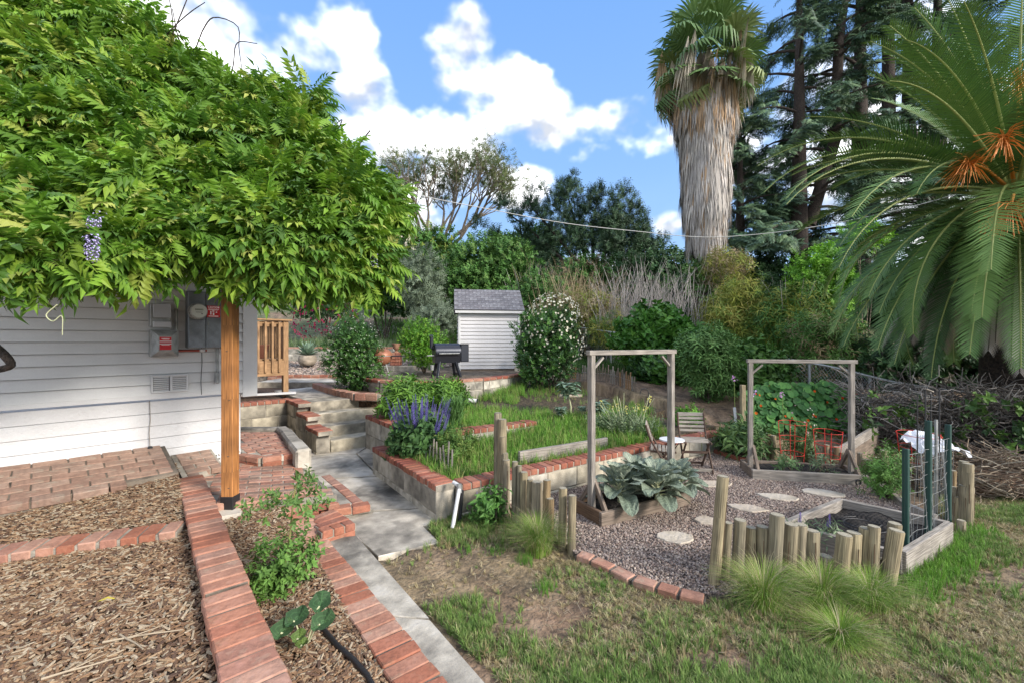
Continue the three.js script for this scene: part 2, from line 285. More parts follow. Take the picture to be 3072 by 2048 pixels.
function height(x, z) {
  const d = -z; let i = 0; while (i < HT.length - 2 && d > HT[i + 1][0]) i++;
  let h = lerp(HT[i][1], HT[i + 1][1], smooth(0, 1, clamp((d - HT[i][0]) / (HT[i + 1][0] - HT[i][0]))) * 0.4 + 0.6 * clamp((d - HT[i][0]) / (HT[i + 1][0] - HT[i][0])));
  if (d > 5) {
    const k = x / d;
    h -= smooth(-0.05, -0.25, k) * smooth(5, 7, d) * smooth(16, 12, d) * 0.3;   // the paved terraces are cut into the slope on the left
    if (d > 14) h = lerp(h, 1.3 + (h - 1.3) * 0.7, smooth(0.0, 0.25, k));
    h += fbm(x * 0.4, 3, z * 0.4, 3) * 0.22 * smooth(6, 10, d);
  }
  for (const [f, y] of flats) if (d > 3.1 && d < 14.5 && inside(f, x, z)) h = Math.min(h, y);
  return h + fbm(x * 1.3, 0, z * 1.3, 3) * 0.035 * (1 - smooth(5, 6, d));
}
function makeGround() {
  const N = 210, pos = [], uv = [], col = [], idx = [];
  const gx = (t) => Math.sinh(t * 4.2) / Math.sinh(4.2) * 110 , gz = (t) => -(Math.sinh(t * 3.6) / Math.sinh(3.6) * 150) + 6;
  for (let j = 0; j <= N; j++) for (let i = 0; i <= N; i++) {
    const x = gx(i / N * 2 - 1) + 1, z = gz(j / N), d = -z, y = height(x, z);
    pos.push(x, y, z); uv.push(x, z);
    const n1 = fbm(x * 0.9, 5, z * 0.9, 4), n2 = fbm(x * 2.7, 8, z * 2.7, 3);
    let c = [0.28, 0.2, 0.135];
    const straw = smooth(-0.05, 0.3, n1); c = c.map((v, q) => lerp(v, [0.38, 0.3, 0.18][q], straw * 0.7));
    const red = smooth(0.05, 0.3, n2) * 0.5; c = c.map((v, q) => lerp(v, [0.27, 0.165, 0.105][q], red));
    const hill = smooth(9, 13, d); c = c.map((v, q) => lerp(v, [0.11, 0.16, 0.055][q], hill * smooth(-0.35, 0.15, n1)));
    col.push(...c);
  }
  for (let j = 0; j < N; j++) for (let i = 0; i < N; i++) { const a = j * (N + 1) + i; idx.push(a, a + 1, a + N + 1, a + 1, a + N + 2, a + N + 1); }
  const g = new THREE.BufferGeometry(); g.setAttribute('position', new THREE.Float32BufferAttribute(pos, 3)); g.setAttribute('uv', new THREE.Float32BufferAttribute(uv, 2)); g.setAttribute('color', new THREE.Float32BufferAttribute(col, 3)); g.setIndex(idx); g.computeVertexNormals();
  structure('ground', g, new THREE.MeshStandardMaterial({ vertexColors: true, roughness: 0.95, map: T.dirt, bumpMap: T.bump, bumpScale: 0.012 }));
}
makeGround();

// loose stuff laid on a surface
function unevenTop(poly, top, step, amp, seed) {
  // sheet over the outline's bounds, vertices pulled to the outline edge are skipped; used under chips and gravel
  const [x0, x1, z0, z1] = bounds(poly), g = new GB();
  return slab(poly, top, 0.25);
}
const chipGeo = (() => { const g = cbox(1, 0.16, 0.26, 0.05, 0.05); return g; })();
const chipMat = mat(1, 1, 1, { map: T.grain, roughness: 0.9 });
const CHIP = [[0.36, 0.22, 0.12], [0.29, 0.17, 0.09], [0.42, 0.29, 0.17], [0.2, 0.115, 0.065], [0.46, 0.36, 0.24], [0.25, 0.14, 0.075], [0.14, 0.08, 0.05], [0.52, 0.42, 0.29]];
function chips(name, label, poly, top, n, scale = 1) {
  const at = sampler(poly), Y = typeof top === 'function' ? top : () => top, list = [];
  for (let i = 0; i < n; i++) {
    const [x, z] = at(), c = pick(CHIP), k = rr(0.75, 1.12), L = Math.pow(rnd(), 1.6) * 0.05 + 0.016;
    list.push([M([x, Y(x, z) + rr(-0.002, 0.014), z], rr(-0.35, 0.35), rr(0, 6.28), rr(-0.3, 0.3), L * scale, rr(0.02, 0.05) * scale, rr(0.02, 0.055) * scale), c[0] * k, c[1] * k, c[2] * k]);
  }
  const m = instanced(name, chipGeo, chipMat, list); m.userData.label = label; m.userData.category = 'mulch'; return m;
}

// bed outlines (plan)
const wallA = [-0.953, 0.32, -1.633], wallB = [-3.102, 0.32, -4.169];
const bedFront = [P(-1.145, 0.24, -1.735), P(-2.408, 0.24, -3.215), P(-3.277, 0.24, -2.787), [-4.6, -1.9], [-4.2, 0.2], [-0.1, 0.2], [-0.35, -0.8]];
const bedBack = [P(-2.402, 0.29, -3.211), P(-3.292, 0.29, -4.253), P(-3.215, 0.33, -3.994), P(-3.684, 0.36, -3.626), P(-4.006, 0.36, -3.407), [-4.75, -3.05], [-4.6, -2.5], P(-3.317, 0.28, -2.821)];
const bedFrontY = (x, z) => 0.235 + fbm(x * 1.7, 2, z * 1.7, 3) * 0.03;
const bedBackY = plane3([-2.43, -3.25, 0.275], [-3.2, -3.9, 0.37], [-4.1, -3.3, 0.34]);
reseed(11);
structure('mulch_bed', sheet(bedFront, (x, z) => bedFrontY(x, z) - 0.006, 0.05), MT.mulch, 'wood chip mulch bed nearest the camera on the left');
structure('mulch_bed', sheet(bedBack, (x, z) => bedBackY(x, z) - 0.006), MT.mulch, 'small mulch bed between brick row and house apron');
chips('wood_chips', 'wood chip mulch in the front left bed', bedFront.map(([x, z]) => [Math.min(x, -0.7) - 0.0, Math.min(z, -1.05)]), bedFrontY, 26000);
chips('wood_chips', 'wood chip mulch behind the cross row of bricks', bedBack, bedBackY, 8500);
// sloping bed between the brick wall and the brick border
const bedMid = [P(-2.991, 0.22, -4.286), P(-2.127, 0.2, -3.825), P(-1.42, 0.05, -3.088), P(-0.534, 0.05, -1.977), [0.1, -1.0], [-0.35, -1.0], P(-0.978, 0.1, -1.913), P(-2.275, 0.2, -3.365)];
const bedMidY = (x, z) => { const d = -z; return lerp(0.015, 0.2, smooth(2.2, 3.75, d)) + fbm(x * 2, 6, z * 2, 2) * 0.02; };
structure('mulch_bed', sheet(bedMid, (x, z) => bedMidY(x, z) - 0.006), MT.mulch, 'narrow sloping mulch bed holding the cedar post');
chips('wood_chips', 'wood chip mulch around the cedar post', bedMid, bedMidY, 14000);
// twigs lying on the front bed
reseed(12);
for (const [px, a, L, lab] of [[-1.677, 0.25, -1.982, 0.3, 0.30, 'thin grey twig lying on mulch near the middle of front bed'], [-1.699, 0.25, -1.94, -0.5, 0.2, 'short forked grey twig on front mulch bed'], [-1.761, 0.25, -1.786, 0.55, 0.24, 'pale splintered stick low on front mulch bed']].map((e) => [e.slice(0, 3), ...e.slice(3)])) {
  const q = V(Math.cos(a), 0, -Math.sin(a)), s = V(...px);
  const pts = [0, 0.3, 0.6, 1].map((t) => s.clone().addScaledVector(q, (t - 0.5) * L).add(V(rr(-0.006, 0.006), 0.012 + rr(0, 0.006), rr(-0.006, 0.006))));
  const g = thing('twig', lab, 'twig', [0, 0, 0]); mesh('stick', tube(pts, [0.005, 0.003], 5), MT.stemDry, g);
  mesh('side_shoot', tube([pts[1], pts[1].clone().addScaledVector(q, L * 0.3).add(V(0.02, 0.01, -0.05))], [0.003, 0.0015], 4), MT.stemDry, g);
}

// concrete walkway slabs, strip and landing
const walk = structGroup('concrete_walkway');
const wy = 0.008;
mesh('slab', slab([P(-1.274, 0.02, -3.559), P(-0.992, 0.02, -3.231), P(-0.577, 0.02, -3.457), P(-0.773, 0.02, -3.771), P(-0.606, 0.02, -3.911), P(-0.78, 0.02, -4.169), P(-1.596, 0.02, -4.031), P(-1.527, 0.02, -3.762)], wy, 0.14, 0.006), MT.concrete, walk);
mesh('slab', slab([P(-1.604, 0.02, -4.051), P(-0.788, 0.02, -4.191), P(-1.58, 0.02, -5.13), P(-2.287, 0.02, -5.016)], wy + 0.003, 0.14, 0.006), MT.concrete, walk);
mesh('slab', slab([P(-2.312, 0.02, -5.048), P(-1.595, 0.02, -5.163), P(-2.21, 0.02, -6.172), P(-3.051, 0.02, -6.031)], wy, 0.14, 0.006), MT.concrete, walk);
mesh('slab', slab([P(-2.206, 0.02, -6.196), P(-1.606, 0.02, -5.215), P(-1.61, 0.02, -5.94), P(-1.946, 0.02, -7.315), P(-2.126, 0.02, -7.182)], wy + 0.002, 0.14, 0.006), MT.concrete, walk);
mesh('slab', slab([P(-2.966, 0.02, -6.077), P(-2.231, 0.02, -6.196), P(-2.14, 0.02, -7.182), P(-3.789, 0.02, -7.67), P(-3.921, 0.02, -7.315)], wy - 0.002, 0.14, 0.006), MT.concrete, walk);
const strip = structGroup('concrete_strip');
mesh('slab', slab([P(-1.499, 0.035, -3.455), P(-1.263, 0.035, -3.517), P(-0.468, 0.035, -2.461), P(-0.705, 0.035, -2.492)], 0.035, 0.14, 0.005), MT.concreteGrey, strip);
mesh('slab', slab([P(-0.701, 0.035, -2.484), P(-0.464, 0.035, -2.453), P(-0.03, 0.035, -1.872), P(-0.176, 0.035, -1.828)], 0.033, 0.14, 0.005), MT.concreteGrey, strip);
const land = structGroup('landing');
const ly = 0.635;
mesh('slab', slab([P(-3.349, 0.635, -7.096), P(-2.405, 0.635, -7.659), [-2.75, -9.3], [-4.3, -9.3], [-4.7, -8.6]], ly, 0.3, 0.006), MT.concrete, land);
mesh('slab', slab([[-2.5, -9.31], [-5.5, -9.31], [-5.5, -10.4], [-2.5, -10.4]], ly + 0.1, 0.3, 0.006), MT.concrete, land);
mesh('slab', slab([[-5.0, -7.9], [-4.32, -9.3], [-5.6, -9.3]], ly - 0.02, 0.3), MT.mulch, land);

// gravel patio of the vegetable garden
const gravelPoly = [P(0.475, 0.03, -3.191), P(0.77, 0.03, -2.918), P(1.043, 0.03, -2.716), P(1.247, 0.02, -2.687), [2.1, -2.75], [2.55, -2.9], [3.5, -3.45], P(3.986, 0.04, -4.509), P(4.284, 0.04, -5.016), P(3.308, 0.04, -5.865), P(3.26, 0.04, -6.341), P(2.842, 0.06, -6.26), [0.45, -4.65], [-0.1, -4.28], [0.12, -3.8], [0.42, -3.35]];
structure('gravel_patio', slab(gravelPoly, 0.035, 0.2), mat(0.2, 0.17, 0.155, { map: T.dirt, bumpMap: T.bump, bumpScale: 0.01 }), 'pea gravel patio of the vegetable garden');
reseed(21);
const pebbleGeo = (() => { const g = new THREE.IcosahedronGeometry(0.5, 0); const p = g.attributes.position; for (let i = 0; i < p.count; i++) { const x = p.getX(i), y = p.getY(i), z = p.getZ(i); p.setXYZ(i, x * (1 + 0.25 * Math.sin(y * 7 + z * 3)), y * 0.72, z * (1 + 0.2 * Math.cos(x * 6))); } g.computeVertexNormals(); return g; })();
const PEB = [[0.34, 0.26, 0.21], [0.42, 0.335, 0.27], [0.25, 0.185, 0.15], [0.18, 0.135, 0.115], [0.5, 0.41, 0.33], [0.31, 0.215, 0.165], [0.38, 0.31, 0.27], [0.13, 0.1, 0.085]];
{
  const at = sampler(gravelPoly), list = [];
  for (let i = 0; i < 85000; i++) {
    const [x, z] = at(), c = pick(PEB), k = rr(0.66, 1.0), s = rr(0.009, 0.018);
    list.push([M([x, 0.037 + rr(0, 0.009), z], rr(-1, 1), rr(0, 6.28), rr(-1, 1), s * rr(0.8, 1.4), s, s), c[0] * k, c[1] * k, c[2] * k]);
  }
  tag(instanced('gravel', pebbleGeo, mat(1, 1, 1, { roughness: 0.8 }), list), 'brown and cream pea gravel covering the garden patio', 'gravel');
}
// upper gravel terrace beyond the landing
const upGravel = [[-2.6, -10.35], [-6.6, -10.35], [-9, -13.4], [-1.0, -13.4]];
const upY = (x, z) => 0.8 + (-z - 10.35) * 0.075;
structure('gravel_terrace', slab(upGravel, upY, 0.6), mat(0.3, 0.27, 0.235, { map: T.dirt, bumpMap: T.bump, bumpScale: 0.02 }), 'gravel terrace beyond the steps');
{
  reseed(22); const at = sampler(upGravel), list = [];
  for (let i = 0; i < 6000; i++) { const [x, z] = at(), c = pick(PEB), s = rr(0.02, 0.05); list.push([M([x, upY(x, z) + 0.006, z], rr(-1, 1), rr(0, 6.28), 0, s * 1.3, s * 0.6, s), c[0], c[1], c[2]]); }
  tag(instanced('gravel', pebbleGeo, mat(1, 1, 1, { roughness: 0.85 }), list), 'grey gravel on the terrace beyond the steps', 'gravel');
}
// flagstones in the gravel
reseed(23);
function flagstone(c, rx, rz, a, label) {
  const n = 9, o = []; for (let i = 0; i < n; i++) { const t = i / n * 6.283, k = rr(0.78, 1.1), x = Math.cos(t) * rx * k, z = Math.sin(t) * rz * k; o.push([x * Math.cos(a) + z * Math.sin(a), -x * Math.sin(a) + z * Math.cos(a)]); }
  const t = mesh('flagstone', slab(o.reverse(), 0, 0.05, 0.006), pick([mat(0.5, 0.44, 0.36, { map: T.stain, bumpMap: T.bump, bumpScale: 0.006 }), mat(0.47, 0.40, 0.32, { map: T.stain, bumpMap: T.bump, bumpScale: 0.006 })]), scene, [c[0], 0.058, c[2]]);
  tag(t, label, 'stone', 'flagstones set in the gravel');
}
flagstone([1.292, 0.05, -3.444], 0.17, 0.11, -0.25, 'flagstone nearest the camera in the gravel, left of the tallest log');
flagstone([1.716, 0.05, -3.762], 0.13, 0.10, -0.5, 'flagstone partly hidden behind the tallest front log');
flagstone([2.191, 0.05, -4.058], 0.17, 0.10, -0.35, 'flagstone in the middle of the gravel right of the tallest log');
flagstone([2.197, 0.05, -4.755], 0.2, 0.11, 0.05, 'flagstone just in front of the folding chairs');
flagstone([2.656, 0.05, -4.354], 0.18, 0.10, -0.3, 'grey flagstone between the planter trellis and the dark bed');
flagstone([3.189, 0.05, -4.467], 0.2, 0.12, -0.3, 'flagstone touching the back corner of the dark soil bed');
flagstone([0.892, 0.5, -7.19], 0.2, 0.14, 0.1, 'stepping stone beside the rose bush below the kale');
flagstone([1.116, 0.55, -8.203], 0.24, 0.14, 0.1, 'upper stepping stone behind the tall kale stalks');
for (const i of [-1, -2]) { const c = scene.children[scene.children.length + i]; c.position.y = 0.41 + smooth(6.8, 9.5, -c.position.z) * 0.28 + 0.05; }

// ---------------------------------------------------------------- brick and block builders
const geoCache = new Map();
function variant(key, make, n = 4) { const k = key + Math.floor(rnd() * n); if (!geoCache.has(k)) geoCache.set(k, make()); return geoCache.get(k); }
const brickGeo = (l, h, w, c = 0.006) => variant([l, h, w].map((v) => v.toFixed(3)).join(), () => cbox(l, h, w, c, 0.0022, rr(0, 9)));
// bricks side by side along a line of points (top centre), each reaching across by `across`
function brickRow(parent, pts, across, h, mats, pitch = 0.1, gap = 0.011, mortar = MT.mortar, name = 'brick') {
  for (let s = 0; s + 1 < pts.length; s++) {
    const a = V(...pts[s]), b = V(...pts[s + 1]), d = b.clone().sub(a), L = d.length(), n = Math.max(1, Math.round(L / pitch)), p = L / n; d.normalize();
    const turn = Math.atan2(-d.z, d.x), tilt = Math.asin(d.y);
    for (let i = 0; i < n; i++) {
      const c = a.clone().addScaledVector(d, (i + 0.5) * p);
      const m = mesh(name, brickGeo(+(p - gap).toFixed(3), h, across), pick(mats), parent, [c.x + rr(-0.004, 0.004), c.y - h / 2 + rr(-0.003, 0.003), c.z + rr(-0.004, 0.004)]);
      m.rotation.set(rr(-0.012, 0.012), turn + rr(-0.02, 0.02), tilt + rr(-0.015, 0.015), 'YXZ');
    }
    const mo = mesh('mortar_bed', cbox(L, h, across - 0.014, 0.002, 0, rr(0, 3)), mortar, parent, [(a.x + b.x) / 2, (a.y + b.y) / 2 - h / 2 - 0.009, (a.z + b.z) / 2]);
    mo.rotation.set(0, turn, tilt, 'YXZ');
  }
}
// brick paving clipped to an outline, courses at an angle
function brickField(parent, poly, top, angle, mats, bl = 0.2, bw = 0.1, gap = 0.009, thick = 0.06, mortar = MT.mortar) {
  const Y = typeof top === 'function' ? top : () => top, ca = Math.cos(angle), sa = Math.sin(angle), [x0, x1, z0, z1] = bounds(poly), cx = (x0 + x1) / 2, cz = (z0 + z1) / 2, R = Math.hypot(x1 - x0, z1 - z0) / 2 + 0.3;
  const inn = poly.map(([x, z]) => { const l = Math.hypot(cx - x, cz - z); return [x + (cx - x) / l * 0.025, z + (cz - z) / l * 0.025]; });
  mesh('mortar_bed', slab(inn, (x, z) => Y(x, z) - 0.008, thick + 0.06), mortar, parent);
  for (let j = -Math.ceil(R / bw); j <= R / bw; j++) for (let i = -Math.ceil(R / bl); i <= R / bl; i++) {
    const u = (i + (j & 1 ? 0.5 : 0)) * bl, v = j * bw, at = (a, b) => [cx + ca * a - sa * b * -1 * -1, cz - sa * a - ca * b];
    const [x, z] = at(u, v); if (!inside(poly, x, z)) continue;
    const ends = [inside(poly, ...at(u - bl * 0.46, v)), inside(poly, ...at(u + bl * 0.46, v))], sides = [inside(poly, ...at(u, v - bw * 0.4)), inside(poly, ...at(u, v + bw * 0.4))];
    if (!sides[0] && !sides[1]) continue;
    let l = bl - gap, off = 0; if (!ends[0]) { l = bl / 2 - gap; off = bl / 4; } if (!ends[1]) { l = bl / 2 - gap; off = -bl / 4; }
    const [px, pz] = at(u + off, v), m = mesh('brick', brickGeo(l, thick, bw - gap, 0.005), pick(mats), parent, [px, Y(px, pz) - thick / 2 + rr(-0.003, 0.003), pz]);
    const sx = (Y(px + 0.05, pz) - Y(px - 0.05, pz)) / 0.1, sz = (Y(px, pz + 0.05) - Y(px, pz - 0.05)) / 0.1;
    m.quaternion.setFromUnitVectors(V(0, 1, 0), V(-sx, 1, -sz).normalize()).multiply(new THREE.Quaternion().setFromAxisAngle(V(0, 1, 0), angle + rr(-0.015, 0.015)));
  }
}
// concrete block wall in running bond between two plan points
function blockWall(parent, a, b, y0, courses, mats, T_ = 0.19, H = 0.2, Lb = 0.4, mortar = MT.mortar) {
  const dx = b[0] - a[0], dz = b[1] - a[1], L = Math.hypot(dx, dz), turn = Math.atan2(-dz, dx), g = 0.01;
  mesh('mortar_core', cbox(L - 0.006, H * courses - 0.004, T_ - 0.012, 0.002, 0, rr(0, 4)), mortar, parent, [(a[0] + b[0]) / 2, y0 + H * courses / 2, (a[1] + b[1]) / 2], turn);
  for (let r = 0; r < courses; r++) {
    let s = r & 1 ? -Lb / 2 : 0;
    while (s < L - 0.03) {
      const s0 = Math.max(0, s), s1 = Math.min(L, s + Lb); s += Lb; if (s1 - s0 < 0.04) continue;
      const l = +(s1 - s0 - g).toFixed(2), t = (s0 + s1) / 2 / L;
      mesh('block', variant('b' + [l, H, T_].join(), () => cbox(l, H - g, T_, 0.005, 0.0015, rr(0, 9)), 3), pick(mats), parent, [a[0] + dx * t, y0 + H * (r + 0.5) + rr(-0.001, 0.001), a[1] + dz * t], turn);
    }
  }
}
const on = (a, b, s) => [lerp(a[0], b[0], s), lerp(a[1], b[1], s)];

// ---------------------------------------------------------------- brick wall beside the mulch bed
reseed(101);
{
  const t = thing('brick_wall', 'low red brick retaining wall running from the bottom edge up to the patio', 'brick wall');
  const A = [-0.957, 0.315, -1.639], B = [-1.481, 0.315, -2.25], B2 = [-1.474, 0.335, -2.251], C = [-3.029, 0.335, -4.094];
  const far = V(...A).addScaledVector(V(...A).sub(V(...B)).normalize(), 0.75).toArray();
  brickRow(t, [B, A, far], 0.205, 0.065, MT.bricksWorn.concat(MT.bricks.slice(0, 3)), 0.1, 0.01, MT.mortarDark);
  brickRow(t, [C, B2], 0.2, 0.065, MT.bricksWorn.concat(MT.bricks.slice(0, 2)), 0.1, 0.01, MT.mortarDark);
  for (const [p, q, top] of [[far, B, 0.25], [B2, C, 0.27]]) for (let r = 0; r < 3; r++) {  // courses below
    const a = V(...p), b = V(...q), L = a.distanceTo(b), n = Math.round(L / 0.21), turn = Math.atan2(-(b.z - a.z), b.x - a.x);
    for (let i = 0; i < n; i++) { const c = a.clone().lerp(b, (i + 0.5 + (r & 1 ? 0.25 : 0)) / n); mesh('brick', brickGeo(+(L / n - 0.012).toFixed(3), 0.062, 0.185), pick(MT.bricks), t, [c.x, top - 0.035 - r * 0.072, c.z], turn); }
    if (!r) mesh('mortar_core', cbox(L, 0.24, 0.17, 0.002), MT.mortarDark, t, [(a.x + b.x) / 2, top - 0.12, (a.z + b.z) / 2], turn);
  }
}
{
  const t = thing('brick_row', 'single row of flat bricks crossing between the two left mulch beds', 'brick edging');
  const a = V(-2.341, 0.3, -3.081), b = V(-3.345, 0.29, -2.707); b.lerp(a, 0);
  brickRow(t, [a.toArray(), b.toArray()], 0.2, 0.06, MT.bricksWorn.concat(MT.bricks.slice(0, 2)), 0.108, 0.016);
  const turn = Math.atan2(-(b.z - a.z), b.x - a.x), L = a.distanceTo(b);
  mesh('concrete_base', cbox(L, 0.2, 0.17, 0.006), MT.concreteGrey, t, [(a.x + b.x) / 2, 0.128, (a.z + b.z) / 2], turn);
}
// brick border along the concrete strip
{
  const t = thing('brick_border', 'brick border between the middle mulch bed and the concrete strip', 'brick edging');
  const N0 = [-0.302, 0.045, -1.817], N1 = [-0.409, 0.045, -1.983], N2 = [-1.435, 0.045, -3.253], N3 = [-1.92, 0.19, -3.75];
  brickRow(t, [N0, N1, N2, N3], 0.2, 0.07, MT.bricksWorn.slice(0, 4).concat(MT.bricks.slice(0, 2)), 0.102, 0.009, MT.mortarDark);
}
// patio paving
reseed(102);
const patioY = plane3([-2.4, -3.55, 0.28], [-1.57, -3.94, 0.215], [-3.05, -4.93, 0.245]);
const patioPoly = [[-2.45, -3.5], [-1.57, -3.94], [-2.24, -4.78], [-2.3, -4.95], [-2.6, -5.25], [-3.0, -5.2], [-3.04, -4.9], [-3.27, -4.7], [-3.1, -4.28], [-2.93, -4.08]];
{
  const t = structGroup('brick_patio');
  brickField(t, patioPoly, patioY, 0.5, MT.bricksWorn.concat(MT.bricksDusty), 0.2, 0.1, 0.01, 0.062);
  // front and side faces: two more courses below the paving
  const edge = [[-2.93, -4.08], [-2.45, -3.5], [-1.57, -3.94], [-2.24, -4.78]];
  for (let e = 0; e < 3; e++) for (let r = 0; r < 3; r++) {
    const [ax, az] = edge[e], [bx, bz] = edge[e + 1], L = Math.hypot(bx - ax, bz - az), n = Math.round(L / 0.21), turn = Math.atan2(-(bz - az), bx - ax), ix = -(bz - az) / L, iz = (bx - ax) / L;
    for (let i = 0; i < n; i++) { const s = (i + (r & 1 ? 0.7 : 0.4)) / n, x = lerp(ax, bx, s), z = lerp(az, bz, s); const inX = (-2.5 - x) , inZ = (-4.3 - z), q = Math.sign(inX * ix + inZ * iz);
      mesh('brick', brickGeo(+(L / n - 0.012).toFixed(3), 0.06, 0.09), pick(MT.bricks), t, [x + q * ix * 0.045, patioY(x, z) - 0.1 - r * 0.07, z + q * iz * 0.045], turn); }
  }
}
{ // apron sloping away from the house, two levels
  const t = structGroup('brick_apron');
  const hp = (s, n) => [-3.07 + 0.678 * s + 0.735 * n, -4.93 - 0.735 * s + 0.678 * n];
  const aY = (x, z) => { const n = (x + 3.07) * 0.735 + (z + 4.93) * 0.678; return 0.545 - n * 0.2; };
  brickField(t, [hp(-2.9, -0.02), hp(-0.66, -0.02), hp(-0.66, 0.66), hp(-2.9, 0.8)], aY, 0.826, MT.bricksDusty, 0.22, 0.11, 0.01, 0.06, MT.mortarDark);
  brickField(t, [hp(-0.65, -0.02), hp(-0.27, -0.02), hp(-0.27, 0.45), hp(-0.65, 0.62)], (x, z) => aY(x, z) - 0.1, 0.826, MT.bricksDusty.concat(MT.bricksWorn[0]), 0.2, 0.1, 0.01, 0.06);
}
{ // upper patio with its step
  const t = structGroup('brick_terrace');
  brickField(t, [[-3.1, -4.98], [-2.76, -4.86], [-2.5, -5.12], [-3.26, -6.25], [-4.15, -6.3]], 0.33, 0.75, MT.bricksWorn, 0.2, 0.1, 0.012, 0.065);
  for (const yy of [0.331, 0.268]) brickRow(t, [[-3.1, yy, -4.94], [-2.76, yy, -4.8], [-2.44, yy, -5.03]], 0.1, 0.06, MT.bricks, 0.19, 0.012);
}
{ // lower step ring round the patio corner
  const t = structGroup('brick_step');
  const y = 0.105;
  const e0 = [-1.57, -3.94], e1 = [-2.24, -4.78], ox = 0.782, oz = -0.623;
  mesh('concrete_infill', slab([[e0[0] - 0.02, e0[1]], [e0[0] + ox * 0.13, e0[1] + oz * 0.13], [e1[0] + ox * 0.13, e1[1] + oz * 0.13], [e1[0] - 0.02, e1[1]]], y - 0.004, 0.2), MT.concrete, t);
  const q0 = [e0[0] + ox * 0.18, y, e0[1] + oz * 0.18], q1 = [e1[0] + ox * 0.18, y, e1[1] + oz * 0.18];
  brickRow(t, [q0, q1], 0.1, 0.065, MT.bricksWorn, 0.2, 0.012);
  brickRow(t, [[-1.62, y, -3.9], [-1.33, y, -4.06]], 0.12, 0.065, MT.bricks, 0.15, 0.012);
  mesh('concrete_base', slab([[-1.68, -3.84], [-1.29, -4.05], [q1[0] + 0.06, q1[2] - 0.05], [e1[0], e1[1]]], y - 0.06, 0.15), MT.concreteGrey, t);
  // lowest brick step at the head of the concrete strip
  const c = [P(-1.692, 0.125, -3.678), P(-1.603, 0.125, -3.871), P(-1.275, 0.125, -3.563), P(-1.485, 0.125, -3.368)];
  for (let k = 0; k < 4; k++) { const u = (k + 0.4) / 4, a = on(c[3], c[0], u), b = on(c[2], c[1], u); brickRow(t, [[a[0], 0.125 + (k % 2) * 0.002, a[1]], [b[0], 0.125 + (k % 2) * 0.002, b[1]]], 0.095, 0.062, MT.bricks.slice(0, 5), k ? 0.2 : 0.105, 0.012, MT.mortar); if (!k) brickRow(t, [[a[0], 0.058, a[1]], [b[0], 0.058, b[1]]], 0.094, 0.058, MT.bricks, 0.2, 0.012, MT.mortar); }
}
{ // concrete kerb beside the terrace
  const t = thing('concrete_kerb', 'thick weathered concrete kerb with a square front end beside the brick terrace', 'kerb');
  const pts = [[-2.31, -4.82], [-2.66, -5.32], [-3.12, -6.0], [-3.3, -6.22], [-4.1, -6.2]];
  for (let i = 0; i + 1 < pts.length; i++) { const [a, b] = [pts[i], pts[i + 1]], L = Math.hypot(b[0] - a[0], b[1] - a[1]); mesh('kerb_length', cbox(L + (i ? 0.03 : 0), 0.42 - i * 0.01, 0.165 - i * 0.004, 0.025, 0.003, i), MT.concreteGrey, t, [(a[0] + b[0]) / 2, 0.2 - i * 0.006, (a[1] + b[1]) / 2], Math.atan2(-(b[1] - a[1]), b[0] - a[0])); }
}
// ---------------------------------------------------------------- steps with stepped block wing wall
reseed(103);
{
  const t = thing('concrete_steps', 'four pale concrete steps climbing between block walls', 'steps');
  const dir = [0.755, -0.656], up = [-0.656, -0.755], F = [-2.61, -6.27], turn = Math.atan2(0.656, 0.755);
  for (let k = 0; k < 4; k++) {
    const depth = 0.62 - k * 0.02, c0 = 0.295 * k + depth / 2, cx = F[0] + dir[0] * 0.475 + up[0] * c0, cz = F[1] + dir[1] * 0.475 + up[1] * c0;
    mesh('step', cbox(0.955 - k * 0.004 + (k === 3 ? 0.05 : 0), 0.3, depth, 0.008, 0.002, k), k ? MT.blocks[2] : MT.blocks[0], t, [cx, 0.02 + 0.155 * (k + 1) - 0.15, cz], turn);
  }
}
{
  const t = thing('wing_wall', 'stepped block wall with three brick caps left of the steps', 'block wall');
  const a = [-2.69, -6.2], b = [-3.76, -7.43], q = (s) => on(a, b, s), turn = Math.atan2(-(b[1] - a[1]), b[0] - a[0]);
  [[0, 0.33, 0.285], [0.3, 0.63, 0.43], [0.6, 1, 0.575]].forEach(([s0, s1, top], i) => {
    const n = i + 2, H = (top + 0.2) / n; blockWall(t, q(s0), q(s1), -0.2, n, MT.blocks, 0.19 - i * 0.003, H, 0.4);
    const m = q(s0 - (i ? 0.06 : 0.06)), e = q(s1 - 0.02); brickRow(t, [[m[0], top + 0.06, m[1]], [e[0], top + 0.06, e[1]]], 0.21, 0.06, MT.bricksCap.concat(MT.bricks.slice(0, 2)), 0.105, 0.012);
  });
}
{
  const t = thing('retaining_wall', 'cream block retaining wall with brick cap below the wooden deck', 'block wall');
  const a = [-3.8, -7.44], b = [-4.75, -6.5]; blockWall(t, a, b, -0.04, 3, MT.blocks, 0.19, 0.205);
  brickRow(t, [[a[0], 0.635, a[1]], [b[0], 0.635, b[1]]], 0.2, 0.06, MT.bricks, 0.105, 0.012);
  mesh('soil', slab([[-3.9, -7.5], [-4.85, -6.6], [-6, -7.6], [-4.9, -8.6]], 0.6, 0.4), MT.mulch, t);
}
{
  const t = thing('brick_edging', 'curved worn brick edging round the jasmine bed', 'brick edging');
  const y = 0.74; brickRow(t, [[-4.1, y, -9.1], [-3.5, y, -8.3], [-2.95, y, -7.65], [-2.62, y, -7.35], [-2.22, y, -7.28]], 0.16, 0.12, MT.bricksWorn, 0.2, 0.01);
  mesh('soil', slab([[-4.0, -9.15], [-2.7, -7.45], [-2.2, -7.35], [-2.3, -8.4], [-3.2, -9.4]], 0.7, 0.3), MT.mulch, t);
}
